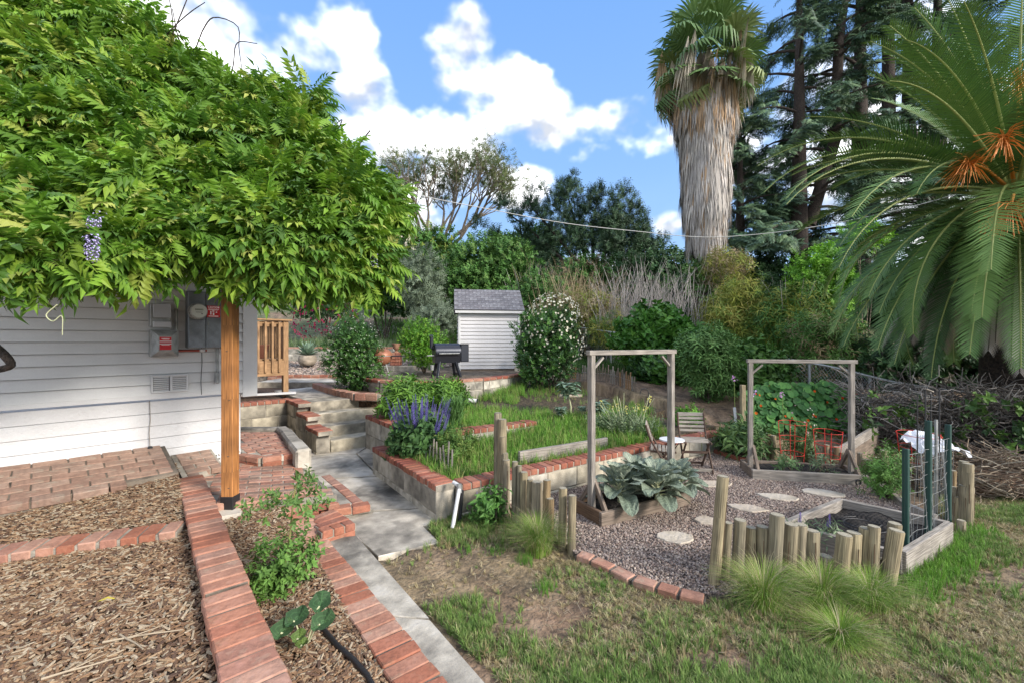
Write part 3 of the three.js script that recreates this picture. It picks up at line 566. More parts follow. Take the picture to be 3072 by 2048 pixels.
// ---------------------------------------------------------------- planters of the terraced garden
reseed(104);
const PA = [P(-1.617, 0.33, -5.336), P(-0.598, 0.33, -3.908)], pa1 = PA[1], paR = [2.98, -6.3];
{
  const t = thing('block_planter', 'low block planter wall with red brick cap wrapping the lower grass bed', 'planter wall');
  blockWall(t, PA[0], pa1, -0.13, 2, MT.blocksGrey, 0.19);
  blockWall(t, [pa1[0] + 0.08, pa1[1] - 0.05], paR, -0.131, 2, MT.blocks.concat(MT.blocksGrey.slice(2)), 0.185);
  const lift = (p, y) => [p[0], y, p[1]];
  brickRow(t, [lift(PA[0], 0.33), lift(pa1, 0.33)], 0.2, 0.06, MT.bricksCap.concat(MT.bricks.slice(0, 2)), 0.085, 0.011);
  brickRow(t, [lift([pa1[0] + 0.1, pa1[1] - 0.06], 0.329), lift(paR, 0.329)], 0.195, 0.06, MT.bricksCap.concat(MT.bricks.slice(0, 2)), 0.095, 0.011);
}
const tb = [[-2.14, -6.62], [-1.05, -5.22], [0.3, -6.1]];
{
  const t = thing('block_planter', 'upper block planter wall with brick cap beside the steps behind the purple sage', 'planter wall');
  blockWall(t, tb[0], tb[1], 0.0, 2, MT.blocksGrey, 0.188, 0.22); blockWall(t, [tb[1][0] + 0.09, tb[1][1] - 0.06], tb[2], 0.001, 2, MT.blocksGrey, 0.183, 0.22);
  brickRow(t, [[tb[0][0], 0.5, tb[0][1]], [tb[1][0], 0.5, tb[1][1]]], 0.2, 0.06, MT.bricksCap, 0.1, 0.011);
  brickRow(t, [[tb[1][0] + 0.1, 0.499, tb[1][1] - 0.065], [tb[2][0], 0.499, tb[2][1]]], 0.195, 0.06, MT.bricksCap, 0.1, 0.012);
}
const bedLow = [[PA[0][0] + 0.05, PA[0][1] - 0.02], [pa1[0] + 0.03, pa1[1] - 0.1], [paR[0], paR[1] - 0.05], [2.3, -7.1], [0.3, -6.2], [-1.05, -5.25], [-1.5, -5.75]];
const bedHigh = [[-2.1, -6.7], [-1.05, -5.3], [0.3, -6.15], [2.2, -7.0], [2.6, -7.4], [1.3, -8.6], [0.2, -9.6], [-0.7, -8.2], [-1.45, -7.6], [-1.95, -7.7]];
const bedLowY = (x, z) => 0.24 + smooth(4.6, 6.6, -z) * 0.14, bedHighY = (x, z) => 0.41 + smooth(6.8, 9.5, -z) * 0.28;
structure('planting_bed', slab(bedLow, bedLowY, 0.4), mat(0.13, 0.1, 0.06, { map: T.soil, bumpMap: T.bump, bumpScale: 0.02 }), 'soil of the lower grass bed');
structure('planting_bed', slab(bedHigh, bedHighY, 0.5), mat(0.13, 0.1, 0.06, { map: T.soil, bumpMap: T.bump, bumpScale: 0.02 }), 'soil of the upper grass bed');
// terrace wall under the grill
const tw = [[-2.9, -8.35], [-2.3, -7.75], [-1.62, -7.5], [-1.1, -7.68], [-0.6, -8.15], [-0.15, -8.75], [0.35, -9.7]];
{
  const t = thing('terrace_wall', 'curved grey block terrace wall with thin brick cap under the black grill', 'block wall');
  for (let i = 0; i + 1 < tw.length; i++) blockWall(t, tw[i], tw[i + 1], 0.26 + (i & 1) * 0.001, 4, MT.blocksGrey, 0.188 - (i & 1) * 0.003, 0.15, 0.33);
  brickRow(t, tw.map(([x, z], i) => [x, 0.92, z]), 0.2, 0.05, MT.bricksCap.concat(MT.bricksWorn.slice(0, 2)), 0.2, 0.012);
}
structure('terrace_floor', slab([...tw.slice().map(([x, z]) => [x, z - 0.08]), [1.2, -10.6], [0.8, -14.2], [-4, -14.2], [-3.2, -10.3]], 0.9, 0.7), mat(0.23, 0.18, 0.13, { map: T.dirt, bumpMap: T.bump, bumpScale: 0.015 }), 'dirt terrace in front of the shed');
{ // small block pier and brick pier left of the grill
  const t = thing('block_pier', 'small grey block wall with brick pier left of the grill', 'block wall');
  blockWall(t, [-2.9, -9.3], [-2.05, -9.15], 0.85, 2, MT.blocksGrey, 0.2, 0.12, 0.3);
  for (let r = 0; r < 4; r++) for (let k = 0; k < 2; k++) mesh('brick', brickGeo(0.1, 0.062, 0.2), pick(MT.bricks), t, [-2.52 + k * 0.105, 1.13 + r * 0.068, -9.25 - (r & 1) * 0.004]);
}
{ // white planter wall beyond the gravel terrace
  const t = thing('planter_wall', 'long low white planter wall in front of the lavender hedge', 'planter wall');
  blockWall(t, [-7.6, -13.2], [-2.6, -13.2], 0.9, 3, [mat(0.6, 0.57, 0.5, { map: T.stain }), mat(0.56, 0.535, 0.47, { map: T.stain })], 0.2, 0.16, 0.4, MT.mortar);
  brickRow(t, [[-7.6, 1.43, -13.2], [-2.6, 1.43, -13.2]], 0.2, 0.05, MT.bricksWorn, 0.2, 0.012);
}
{
  const t = thing('brick_edging', 'two-course brick edging along the front of the gravel terrace', 'brick edging');
  for (const [y, zz] of [[0.815, 0], [0.755, 0.01]]) brickRow(t, [[-5.8, y, -10.36 + zz], [-2.5, y, -10.36 + zz]], 0.1, 0.056, MT.bricks, 0.2, 0.012);
}
// ground level brick edging of the gravel
{
  const t = thing('brick_edging', 'row of pale worn bricks edging the gravel beside the lawn', 'brick edging');
  const p = [[0.479, 0.03, -3.191], [0.579, 0.03, -3.115], [0.694, 0.03, -2.99], [0.798, 0.03, -2.86], [0.926, 0.03, -2.774], [1.036, 0.03, -2.698], [1.171, 0.03, -2.625]];
  brickRow(t, p.map((q) => [q[0], 0.055, q[2]]), 0.09, 0.06, MT.bricksWorn.slice(0, 3).concat(MT.bricksWorn[2]), 0.2, 0.02, MT.mortarDark);
}
{
  const t = thing('timber_edging', 'thin red timber strip edging the gravel behind the chairs', 'edging');
  const p = [[2.802, 0.05, -6.2], [2.975, 0.05, -5.678], [3.347, 0.05, -5.363]];
  for (let i = 0; i < 2; i++) mesh('board', beamGeo(p[i], p[i + 1], 0.04, 0.09), MT.bricksCap[1], t);
}
{
  const t = thing('timber_edging', 'pale plank edging the gravel beside the wire fence', 'edging');
  const p = [[3.965, 0.05, -4.755], [3.678, 0.05, -4.068], [3.673, 0.05, -3.771]];
  for (let i = 0; i < 2; i++) mesh('board', beamGeo(p[i], p[i + 1], 0.05, 0.1), MT.grey, t);
}

// ---------------------------------------------------------------- house
reseed(105);
const HOUSE = [-3.07, 0, -4.93], HTURN = Math.atan2(0.735, 0.678);
const house = thing('house', 'white clapboard house with painted concrete foundation at the left', 'house', HOUSE, HTURN);
{
  const x0 = -3.6, L = 3.6;
  // foundation cast in boards, a rough band at its foot
  const whites = [0, 1, 2].map((i) => mat(0.66 + i * 0.012, 0.655 + i * 0.012, 0.65 + i * 0.012, { map: T.paint, bumpMap: T.bump, bumpScale: 0.004, roughness: 0.7 }));
  for (let r = 0; r < 7; r++) mesh('foundation_course', cbox(L, 0.122, 0.2, 0.004, 0, r * 1.3), whites[r % 3], house, [x0 + L / 2, 1.0 - 0.0625 - r * 0.125, -0.135 + (r % 2) * 0.006 + (r === 4 ? 0.004 : 0)]);
  { // chipped footing, uneven face
    const g = new GB(), n = 150, m = 9;
    const f = (i, j) => { const x = x0 + L * i / n, v = j / m, y = 0.06 + v * (0.36 + 0.04 * noise(x * 2, 1, 0)) + Math.max(0, (-x - 0.5)) * 0.1 * smooth(0, 0.5, v); return [x, y, -0.022 + (j === m ? -0.04 : 0) + fbm(x * 9, y * 12, 2, 4) * 0.035 + fbm(x * 30, y * 34, 5, 2) * 0.014]; };
    for (let i = 0; i < n; i++) for (let j = 0; j < m; j++) g.quad(f(i, j), f(i + 1, j), f(i + 1, j + 1), f(i, j + 1));
    mesh('footing', g.geo(), MT.whiteRough, house);
  }
  mesh('foundation_return', cbox(0.16, 1.0, 4, 0.006), whites[1], house, [-0.08, 0.52, -2.02]);
  mesh('water_table', cbox(L + 0.02, 0.045, 0.06, 0.004), MT.white, house, [x0 + L / 2, 1.045, -0.012]);
  const sid = [0.7, 0.685, 0.71].map((v) => mat(v, v * 0.99, v * 0.97, { map: T.paint, roughness: 0.55 }));
  const lap = (w) => { const g = new GB(), e = 0.099; const s = [[0, -0.006], [0, 0.019], [e, 0.002], [e, -0.006]]; for (let i = 0; i < 4; i++) { const a = s[i], b = s[(i + 1) % 4]; g.quad([0, a[0], a[1]], [w, a[0], a[1]], [w, b[0], b[1]], [0, b[0], b[1]]); } g.tri([w, 0, 0], [w, e, 0.002], [w, 0, 0.019]); return g.geo(); };
  const lg = lap(L + 0.01);
  for (let i = 0; i < 21; i++) mesh('siding_board', lg, sid[i % 3], house, [x0, 1.066 + i * 0.106, 0.0]);
  mesh('wall_core', cbox(L - 0.02, 2.3, 0.1, 0.002), MT.white, house, [x0 + L / 2, 2.2, -0.068]);
  mesh('corner_board', cbox(0.15, 2.25, 0.035, 0.004), MT.white, house, [0.085, 2.1, 0.004]);
  mesh('side_wall', cbox(0.1, 2.3, 4.2, 0.004), MT.white, house, [0.05, 2.15, -2.15]);
  mesh('eave', cbox(L + 0.8, 0.05, 0.75, 0.004), MT.white, house, [x0 + L / 2, 3.27, 0.2]);
  mesh('fascia', cbox(L + 0.8, 0.16, 0.03, 0.004), MT.cedar, house, [x0 + L / 2, 3.3, 0.59]);
  const roof = mesh('roof', cbox(L + 0.9, 0.06, 3.4, 0.006), mat(0.16, 0.15, 0.15, { map: T.soil }), house, [x0 + L / 2, 3.95, -1.0]); roof.rotation.x = 0.4;
  const w = thing; // window
  const win = mesh('window', cbox(0.86, 0.62, 0.03, 0.003), mat(0.02, 0.022, 0.025, { roughness: 0.12 }), house, [-1.25, 2.55, 0.016]);
  for (const [bw, bh, x, y] of [[1.0, 0.07, 0, 0.345], [1.0, 0.07, 0, -0.345], [0.07, 0.62, -0.465, 0], [0.07, 0.62, 0.465, 0], [0.03, 0.62, 0, 0]]) mesh('window_frame', cbox(bw, bh, 0.045, 0.004), MT.brownWood, win, [x, y, 0.006]);
}
const HW = (s, y, n = 0) => [HOUSE[0] + 0.678 * s + 0.735 * n, y, HOUSE[2] - 0.735 * s + 0.678 * n];
{ // crawl space vent
  const s0 = [-0.797, 1.257], s1 = [-0.496, 1.093], w = s1[0] - s0[0], h = s0[1] - s1[1] + 0.015;
  const t = thing('wall_vent', 'white louvred foundation vent set in the lower siding', 'vent', HW((s0[0] + s1[0]) / 2, (s0[1] + s1[1]) / 2, 0.016), HTURN);
  mesh('back_plate', cbox(w - 0.01, h - 0.01, 0.006, 0.002), mat(0.2, 0.2, 0.2), t, [0, 0, 0.002]);
  for (const [bw, bh, x, y] of [[w, 0.016, 0, h / 2 - 0.008], [w, 0.016, 0, -h / 2 + 0.008], [0.016, h - 0.032, -w / 2 + 0.008, 0], [0.016, h - 0.032, w / 2 - 0.008, 0], [0.02, h - 0.032, 0.01, 0]]) mesh('frame', cbox(bw, bh, 0.02, 0.003), MT.white, t, [x, y, 0.01]);
  for (let i = 0; i < 8; i++) for (const k of [-1, 1]) { const l = mesh('louvre', cbox(w / 2 - 0.03, 0.009, 0.014, 0.001), MT.white, t, [k * w / 4 + 0.004, -h / 2 + 0.022 + i * (h - 0.044) / 7, 0.01]); l.rotation.x = 0.6; }
}
function canvasTex(w, h, draw) { const c = document.createElement('canvas'); c.width = w; c.height = h; draw(c.getContext('2d'), w, h); const t = new THREE.CanvasTexture(c); t.colorSpace = THREE.SRGBColorSpace; return t; }
const sticker = (w, h, tx) => { const g = new THREE.PlaneGeometry(w, h); return [g, new THREE.MeshStandardMaterial({ map: tx, roughness: 0.5 })]; };
{ // electric meter panel
  const a = [-0.518, 2.119], b = [-0.112, 1.532], w = b[0] - a[0], h = a[1] - b[1], dp = 0.13;
  const t = thing('electric_panel', 'grey electric meter panel with red caution sticker on the house wall', 'electric panel', HW((a[0] + b[0]) / 2, (a[1] + b[1]) / 2, 0.015), HTURN);
  const left = [-0.37, 1.828][0] - (a[0] + b[0]) / 2, seam = [-0.37, 1.828][1] - (a[1] + b[1]) / 2;
  mesh('cabinet', cbox(w, h, dp, 0.006), MT.metalGrey, t, [0, 0, dp / 2]);
  mesh('meter_cover', cbox(left + w / 2 - 0.006, h / 2 - seam - 0.008, 0.012, 0.003), MT.metalGrey, t, [(left - w / 2) / 2, (h / 2 + seam) / 2, dp + 0.006]);
  mesh('lower_cover', cbox(left + w / 2 - 0.006, seam + h / 2 - 0.008, 0.012, 0.003), MT.metalGrey, t, [(left - w / 2) / 2, (seam - h / 2) / 2, dp + 0.006]);
  const door = mesh('door', cbox(w / 2 - left - 0.008, h - 0.01, 0.014, 0.003), MT.metalGrey, t, [(left + w / 2) / 2 + 0.001, 0, dp + 0.007]);
  mesh('latch', cbox(0.012, 0.03, 0.012, 0.003), MT.metalPale, door, [-(w / 2 - left) / 2 + 0.022, -0.04, 0.012]);
  const mc = [-0.444, 1.908], me = mesh('meter', new THREE.CylinderGeometry(0.083, 0.086, 0.035, 32), MT.metalPale, t, [mc[0] - (a[0] + b[0]) / 2, mc[1] - (a[1] + b[1]) / 2, dp + 0.03]); me.rotation.x = Math.PI / 2;
  mesh('dial_drum', new THREE.CylinderGeometry(0.07, 0.072, 0.05, 28), mat(0.5, 0.52, 0.5, { roughness: 0.3 }), me, [0, 0.04, 0]);
  mesh('glass', new THREE.CylinderGeometry(0.07, 0.076, 0.066, 28), new THREE.MeshPhysicalMaterial({ color: 0xffffff, transmission: 1, roughness: 0.03, thickness: 0 }), me, [0, 0.05, 0]);
  const face = mesh('dial_face', new THREE.CircleGeometry(0.066, 28), new THREE.MeshStandardMaterial({ roughness: 0.6, map: canvasTex(256, 256, (g, W, H) => { g.fillStyle = '#cfd3cd'; g.fillRect(0, 0, W, H); g.fillStyle = '#5c6258'; g.fillRect(60, 84, 136, 30); g.fillStyle = '#b9c2ae'; g.fillRect(66, 89, 124, 20); g.fillStyle = '#444'; for (let i = 0; i < 6; i++) g.fillRect(76 + i * 18, 93, 10, 12); g.fillStyle = '#777'; g.fillRect(70, 140, 116, 6); g.fillRect(80, 156, 96, 5); g.beginPath(); g.arc(176, 180, 14, 0, 7); g.fill(); }) }), me, [0, 0.0662, 0]); face.rotation.x = -Math.PI / 2;
  const cx = (px) => px - (a[0] + b[0]) / 2, cy = (py) => py - (a[1] + b[1]) / 2;
  const c0 = [-0.359, 1.973], c1 = [-0.242, 1.852], sw = c1[0] - c0[0], sh = c0[1] - c1[1];
  const [sg, sm] = sticker(sw, sh, canvasTex(256, 220, (g, W, H) => { g.fillStyle = '#c8141e'; g.fillRect(0, 0, W, H); g.fillStyle = '#fff'; g.font = 'bold 50px sans-serif'; g.textAlign = 'center'; g.fillText('CAUTION', W / 2, 46); for (const [x, y, w_, h_] of [[24, 60, 208, 9], [24, 76, 190, 8], [60, 100, 24, 70], [100, 92, 40, 20], [110, 130, 30, 46], [170, 110, 26, 20], [30, 190, 190, 14]]) g.fillRect(x, y, w_, h_); }));
  mesh('caution_sticker', sg, sm, t, [cx((c0[0] + c1[0]) / 2), cy((c0[1] + c1[1]) / 2), dp + 0.0165]);
  const [tg, tm] = sticker(0.1, sh, canvasTex(128, 160, (g, W, H) => { g.fillStyle = '#f3f1ee'; g.fillRect(0, 0, W, H); g.fillStyle = '#f2c412'; g.fillRect(0, 0, W, 26); g.fillStyle = '#333'; g.fillRect(8, 8, 70, 8); g.fillStyle = '#888'; for (let i = 0; i < 6; i++) g.fillRect(8, 36 + i * 9, 90, 4); g.fillStyle = '#d9443f'; g.fillRect(20, 100, 100, 50); g.fillStyle = '#fff'; for (let i = 0; i < 3; i++) g.fillRect(28, 110 + i * 13, 80, 5); }));
  mesh('warning_sticker', tg, tm, t, [cx(c1[0]) + 0.06, cy((c0[1] + c1[1]) / 2), dp + 0.0165]);
  const co = [-0.244, 1.5], cb = [-0.244, 1.182];
  mesh('conduit', tube([[cx(co[0]), cy(co[1]) + 0.03, 0.04], [cx(co[0]), cy(cb[1]) + 0.06, 0.04]], 0.014, 12), MT.metalPale, t);
  mesh('conduit_body', cbox(0.04, 0.13, 0.05, 0.012), MT.metalPale, t, [cx(cb[0]), cy(cb[1]) + 0.03, 0.035]);
}
{ // lower disconnect box with a raised pyramid front
  const a = [-0.814, 1.713], b = [-0.595, 1.449], w = b[0] - a[0], h = a[1] - b[1], dp = 0.12;
  const t = thing('disconnect_box', 'pale grey utility box with red warning labels beside the meter', 'utility box', HW((a[0] + b[0]) / 2, (a[1] + b[1]) / 2, 0.015), HTURN);
  mesh('cabinet', cbox(w, h, dp, 0.006), MT.metalPale, t, [0, 0, dp / 2]);
  const g = new GB(), iw = w * 0.24, ih = h * 0.27, o = [[-w / 2 + 0.008, -h / 2 + 0.008, 0], [w / 2 - 0.008, -h / 2 + 0.008, 0], [w / 2 - 0.008, h / 2 - 0.008, 0], [-w / 2 + 0.008, h / 2 - 0.008, 0]], q = [[-iw, -ih, 0.03], [iw, -ih, 0.03], [iw, ih, 0.03], [-iw, ih, 0.03]];
  for (let i = 0; i < 4; i++) g.quad(o[i], o[(i + 1) % 4], q[(i + 1) % 4], q[i]); g.quad(...q);
  mesh('cover', g.geo(), MT.metalPale, t, [0, 0, dp + 0.001]);
  const [sg, sm] = sticker(iw * 1.75, ih * 1.75, canvasTex(160, 210, (c, W, H) => { c.fillStyle = '#c4161f'; c.fillRect(0, 0, W, H); c.fillStyle = '#d8c9c9'; c.fillRect(0, 62, W, 18); c.fillRect(0, 104, W, 16); c.fillStyle = '#fff'; c.fillRect(24, 24, 112, 8); c.fillRect(40, 38, 90, 6); c.fillStyle = '#8d1016'; c.fillRect(14, 92, 130, 8); c.fillStyle = '#fff'; c.fillRect(24, 128, 112, 5); }));
  mesh('warning_label', sg, sm, t, [0, 0.0, dp + 0.0325]);
}
{ // upper box
  const a = [-0.814, 1.968], b = [-0.652, 1.738], w = b[0] - a[0], h = a[1] - b[1];
  const t = thing('junction_box', 'open grey junction box with a sloped cover above the utility box', 'utility box', HW((a[0] + b[0]) / 2, (a[1] + b[1]) / 2, 0.015), HTURN);
  mesh('cabinet', cbox(w, h, 0.09, 0.006), MT.metalPale, t, [0, 0, 0.045]);
  const c = mesh('sloped_cover', cbox(w * 0.86, h * 0.6, 0.015, 0.003), mat(0.46, 0.47, 0.5, { roughness: 0.3 }), t, [0.01, 0.05, 0.1]); c.rotation.x = -0.16;
  mesh('lip', cbox(w * 0.9, 0.06, 0.05, 0.006), mat(0.46, 0.47, 0.5, { roughness: 0.3 }), t, [0.01, -h / 2 + 0.03, 0.1]);
  mesh('conduit', tube([[w / 2 + 0.05, 0.08, 0.05], [w / 2 + 0.05, -h / 2 - 0.02, 0.05]], 0.014, 10), MT.metalPale, t);
}
{
  const a = [-0.587, 1.506], b = [-0.335, 1.511];
  const t = thing('wall_pipe', 'short rusty red pipe below the electric panel', 'pipe', HW(a[0], a[1], 0.035), HTURN);
  mesh('pipe', tube([[0, 0, 0], [b[0] - a[0], 0.0, 0]], 0.012, 8), mat(0.3, 0.05, 0.03, { roughness: 0.5 }), t);
  mesh('elbow', cbox(0.05, 0.04, 0.045, 0.01), MT.white, t, [b[0] - a[0] - 0.04, 0, 0]);
}
{
  const a = [-0.378, 1.526], b = [-0.378, 1.037], c = [-0.803, 1.01], d = [-0.803, 0.554];
  const t1 = thing('wall_cable', 'thin dark cable running down the siding below the electric panel', 'cable', HW(a[0], 0, 0.02), HTURN);
  mesh('wire', tube([[0, a[1] + 0.04, 0], [0.004, lerp(a[1], b[1], 0.3), 0.004], [-0.006, lerp(a[1], b[1], 0.7), 0.003], [0, b[1], 0]], 0.003, 5), MT.black, t1);
  const t2 = thing('wall_cable', 'pale cable running down the white foundation to the brick apron', 'cable', HW(c[0], 0, -0.01), HTURN);
  mesh('wire', tube([[0, c[1], 0], [0.005, lerp(c[1], d[1], 0.4), 0.006], [-0.004, lerp(c[1], d[1], 0.7), 0.008], [0, d[1], 0.02]], 0.0035, 5), MT.grey, t2);
  mesh('connector', cbox(0.04, 0.035, 0.03, 0.008), MT.black, t2, [0, d[1] - 0.01, 0.03]);
}

// ---------------------------------------------------------------- deck
reseed(106);
{
  const t = thing('wooden_deck', 'raised brown wooden deck with baluster railing beside the house', 'deck', [-4.2, 0, -8.05], HTURN);
  const post = (x, z, y0, y1, s = 0.09) => mesh('post', cbox(s, y1 - y0, s, 0.004, 0, rr(0, 4)), MT.deck, t, [x, (y0 + y1) / 2, z]);
  post(0, 0, 0.58, 1.97); post(-0.75, -0.9, 0.6, 1.0); post(0, -1.7, 0.6, 2.0);
  mesh('joist', cbox(1.2, 0.27, 0.04, 0.003), MT.deck, t, [-0.65, 1.12, 0.05]);
  mesh('joist', cbox(0.04, 0.26, 1.7, 0.003), MT.deck, t, [0.0, 1.12, -0.9]);
  for (let i = 0; i < 12; i++) mesh('floor_board', cbox(1.22, 0.03, 0.13, 0.003, 0, i), MT.deck, t, [-0.64, 1.27, -0.05 - i * 0.14]);
  mesh('top_rail', cbox(1.35, 0.03, 0.14, 0.004), MT.deck, t, [-0.58, 1.99, 0.02]);
  mesh('sub_rail', cbox(1.15, 0.09, 0.035, 0.003), MT.deck, t, [-0.62, 1.91, 0.0]);
  mesh('top_rail', cbox(0.14, 0.03, 1.7, 0.004), MT.deck, t, [0.0, 1.994, -0.9]);
  for (let i = 0; i < 9; i++) mesh('baluster', cbox(0.035, 0.9, 0.035, 0.003, 0, i), MT.deck, t, [-0.13 - i * 0.115, 1.5, 0.088]);
  for (let i = 0; i < 13; i++) mesh('baluster', cbox(0.035, 0.72, 0.035, 0.003, 0, i), MT.deck, t, [0.0, 1.6, -0.15 - i * 0.115]);
  const p = thing('flower_pot', 'brown pot standing on the deck behind the railing', 'pot', [-4.72, 1.29, -8.15]);
  mesh('pot', new THREE.LatheGeometry([[0.0, 0], [0.1, 0], [0.14, 0.22], [0.15, 0.22], [0.15, 0.25], [0.13, 0.25], [0.12, 0.2], [0, 0.2]].map((q) => new THREE.Vector2(...q)), 20), mat(0.16, 0.06, 0.035), p);
  const bd = thing('plank', 'white painted plank lying on the ground under the deck', 'plank');
  mesh('board', beamGeo([-4.75, 0.66, -7.65], [-3.95, 0.67, -7.95], 0.1, 0.035), MT.white, bd);
}
// ---------------------------------------------------------------- pergola
reseed(107);
const PX = [-2.338, 0.2, -3.608];
{
  const t = thing('pergola', 'cedar pergola post and beams carrying the wisteria', 'pergola', [PX[0], 0, PX[2]], 0.0);
  mesh('post', cbox(0.096, 2.1, 0.09, 0.004, 0, 2), MT.cedar, t, [0, 1.33, 0]);
  for (const [y, x] of [[1.12, 0.02], [0.66, 0.012], [0.4, 0.018], [1.52, 0.0]]) { const k = mesh('knot', new THREE.SphereGeometry(0.012, 8, 6), MT.brownWood, t, [x, y, 0.041]); k.scale.set(1.3, 0.6, 0.5); }
  mesh('post_base', cbox(0.104, 0.11, 0.098, 0.002), MT.black, t, [0, 0.275, 0]);
  mesh('footing', cbox(0.2, 0.2, 0.26, 0.02, 0.006), MT.concrete, t, [0.015, 0.125, 0.05], 0.6);
  const b1 = mesh('beam', cbox(2.0, 0.14, 0.045, 0.004, 0, 1), MT.cedar, t, [-0.9, 2.3, 0.07], 0.25);
  const b2 = mesh('beam', cbox(2.0, 0.14, 0.045, 0.004, 0, 3), MT.cedar, t, [-0.9, 2.3, -0.07], 0.25);
  for (let i = 0; i < 4; i++) mesh('rafter', cbox(0.045, 0.12, 1.2, 0.004, 0, i), MT.cedar, t, [-1.7 + i * 0.5, 2.43, -0.55 + (1.7 - i * 0.5) * 0.2]);
}

// ---------------------------------------------------------------- log palisades
reseed(201);
function logGeo(h, r) {
  const n = 7, g = tube([[0, -0.12, 0], [0, h * 0.33, 0], [0, h * 0.66, 0], [0, h - r * 0.1, 0], [0, h, 0]], [r, r * 0.99, r * 0.98, r * 0.985, r * 0.9], 12);
  const p = g.attributes.position; for (let i = 0; i < p.count; i++) { const x = p.getX(i), y = p.getY(i), z = p.getZ(i), k = 1 + noise(x * 30, y * 3, z * 30) * 0.07; p.setXYZ(i, x * k, y, z * k); } g.computeVertexNormals();
  return g;
}
const endGrain = mat(0.42, 0.38, 0.28, { map: T.grain });
function palisade(label, rows) {
  const t = thing('log_palisade', label, 'log edging', [rows[0][0], 0, rows[0][1]]);
  for (const [x, z, h, r, lean] of rows) {
    const m = mesh('log', logGeo(h, r), pick(MT.logs), t, [x - rows[0][0], 0, z - rows[0][1]], rr(0, 6.28)); m.rotation.set(rr(-0.03, 0.03), rr(0, 6.28), -lean / h, 'ZXY');
    const c = mesh('end_grain', new THREE.CircleGeometry(r * 0.88, 12), endGrain, m, [0, h + 0.003, 0]); c.rotation.x = -Math.PI / 2;
    const cr = mesh('split', cbox(0.004, h * rr(0.3, 0.75), 0.006, 0.001), MT.brownWood, m, [0, h * 0.55, r * 0.985]); cr.rotation.y = 0;
  }
  return t;
}
palisade('stepped log palisade descending from the planter wall beside the feather grass', [[-0.14, -4.077, 0.931, 0.036, 0.007], [-0.097, -4.018, 0.882, 0.042, 0.007], [-0.094, -4.015, 0.73, 0.032, 0.007], [-0.07, -3.982, 0.58, 0.029, 0.007], [-0.058, -3.966, 0.526, 0.035, 0.007], [0.02, -3.859, 0.538, 0.028, 0.007], [0.059, -3.806, 0.513, 0.022, 0.007], [0.097, -3.755, 0.473, 0.033, 0.007], [0.146, -3.688, 0.433, 0.026, 0.006], [0.204, -3.609, 0.437, 0.047, 0.006], [0.277, -3.509, 0.48, 0.031, 0.006], [0.299, -3.481, 0.346, 0.032, 0.006], [0.387, -3.361, 0.473, 0.032, 0.006], [0.449, -3.276, 0.439, 0.031, 0.006]]);
palisade('front log palisade of seventeen round posts behind the tall feather grass', [[1.297, -2.802, 0.737, 0.036, 0.061], [1.397, -2.866, 0.408, 0.031, 0.027], [1.483, -2.876, 0.425, 0.039, 0.023], [1.583, -2.895, 0.365, 0.033, 0.007], [1.646, -2.866, 0.382, 0.038, 0.005], [1.686, -2.811, 0.482, 0.044, 0.031], [1.807, -2.848, 0.406, 0.042, 0.021], [1.892, -2.866, 0.398, 0.038, 0.01], [1.957, -2.838, 0.363, 0.042, 0.01], [2.046, -2.848, 0.198, 0.042, 0.005], [2.099, -2.793, 0.367, 0.045, 0.031], [2.223, -2.848, 0.348, 0.044, 0.021], [2.316, -2.866, 0.372, 0.039, 0.019], [2.338, -2.829, 0.398, 0.036, 0.021], [2.41, -2.866, 0.178, 0.024, 0.005], [2.489, -2.866, 0.408, 0.039, 0.026], [2.413, -2.802, 0.394, 0.045, 0.056]]);
palisade('cluster of round log posts at the far end of the wire fence', [[3.981, -3.848, 0.541, 0.035, 0.021], [3.922, -3.749, 0.548, 0.04, 0.011], [3.909, -3.765, 0.358, 0.036, 0], [3.879, -3.831, 0.322, 0.028, 0.007], [4.005, -3.97, 0.428, 0.029, 0.007], [3.898, -3.798, 0.243, 0.031, 0.003], [3.978, -3.781, 0.338, 0.025, 0.008], [3.682, -3.566, 0.137, 0.029, 0]]);
palisade('curved row of short log posts behind the soil box with the arch', [[3.507, -6.157, 0.307, 0.036, 0], [3.552, -6.02, 0.335, 0.04, 0], [3.583, -5.954, 0.314, 0.035, 0], [3.857, -5.702, 0.426, 0.033, 0], [3.838, -5.584, 0.347, 0.037, 0], [3.867, -5.526, 0.246, 0.034, 0], [3.908, -5.498, 0.266, 0.031, 0], [3.954, -5.47, 0.305, 0.034, 0], [4.017, -5.47, 0.224, 0.032, 0], [4.037, -5.415, 0.294, 0.032, 0], [4.08, -5.388, 0.229, 0.033, 0], [4.13, -5.362, 0.22, 0.033, 0], [4.159, -5.309, 0.163, 0.027, 0], [4.204, -5.257, 0.254, 0.027, 0], [4.191, -5.156, 0.204, 0.038, 0], [4.222, -5.108, 0.21, 0.034, 0], [4.214, -5.013, 0.264, 0.038, 0], [4.197, -4.921, 0.375, 0.037, 0], [4.281, -4.967, 0.189, 0.033, 0]]);

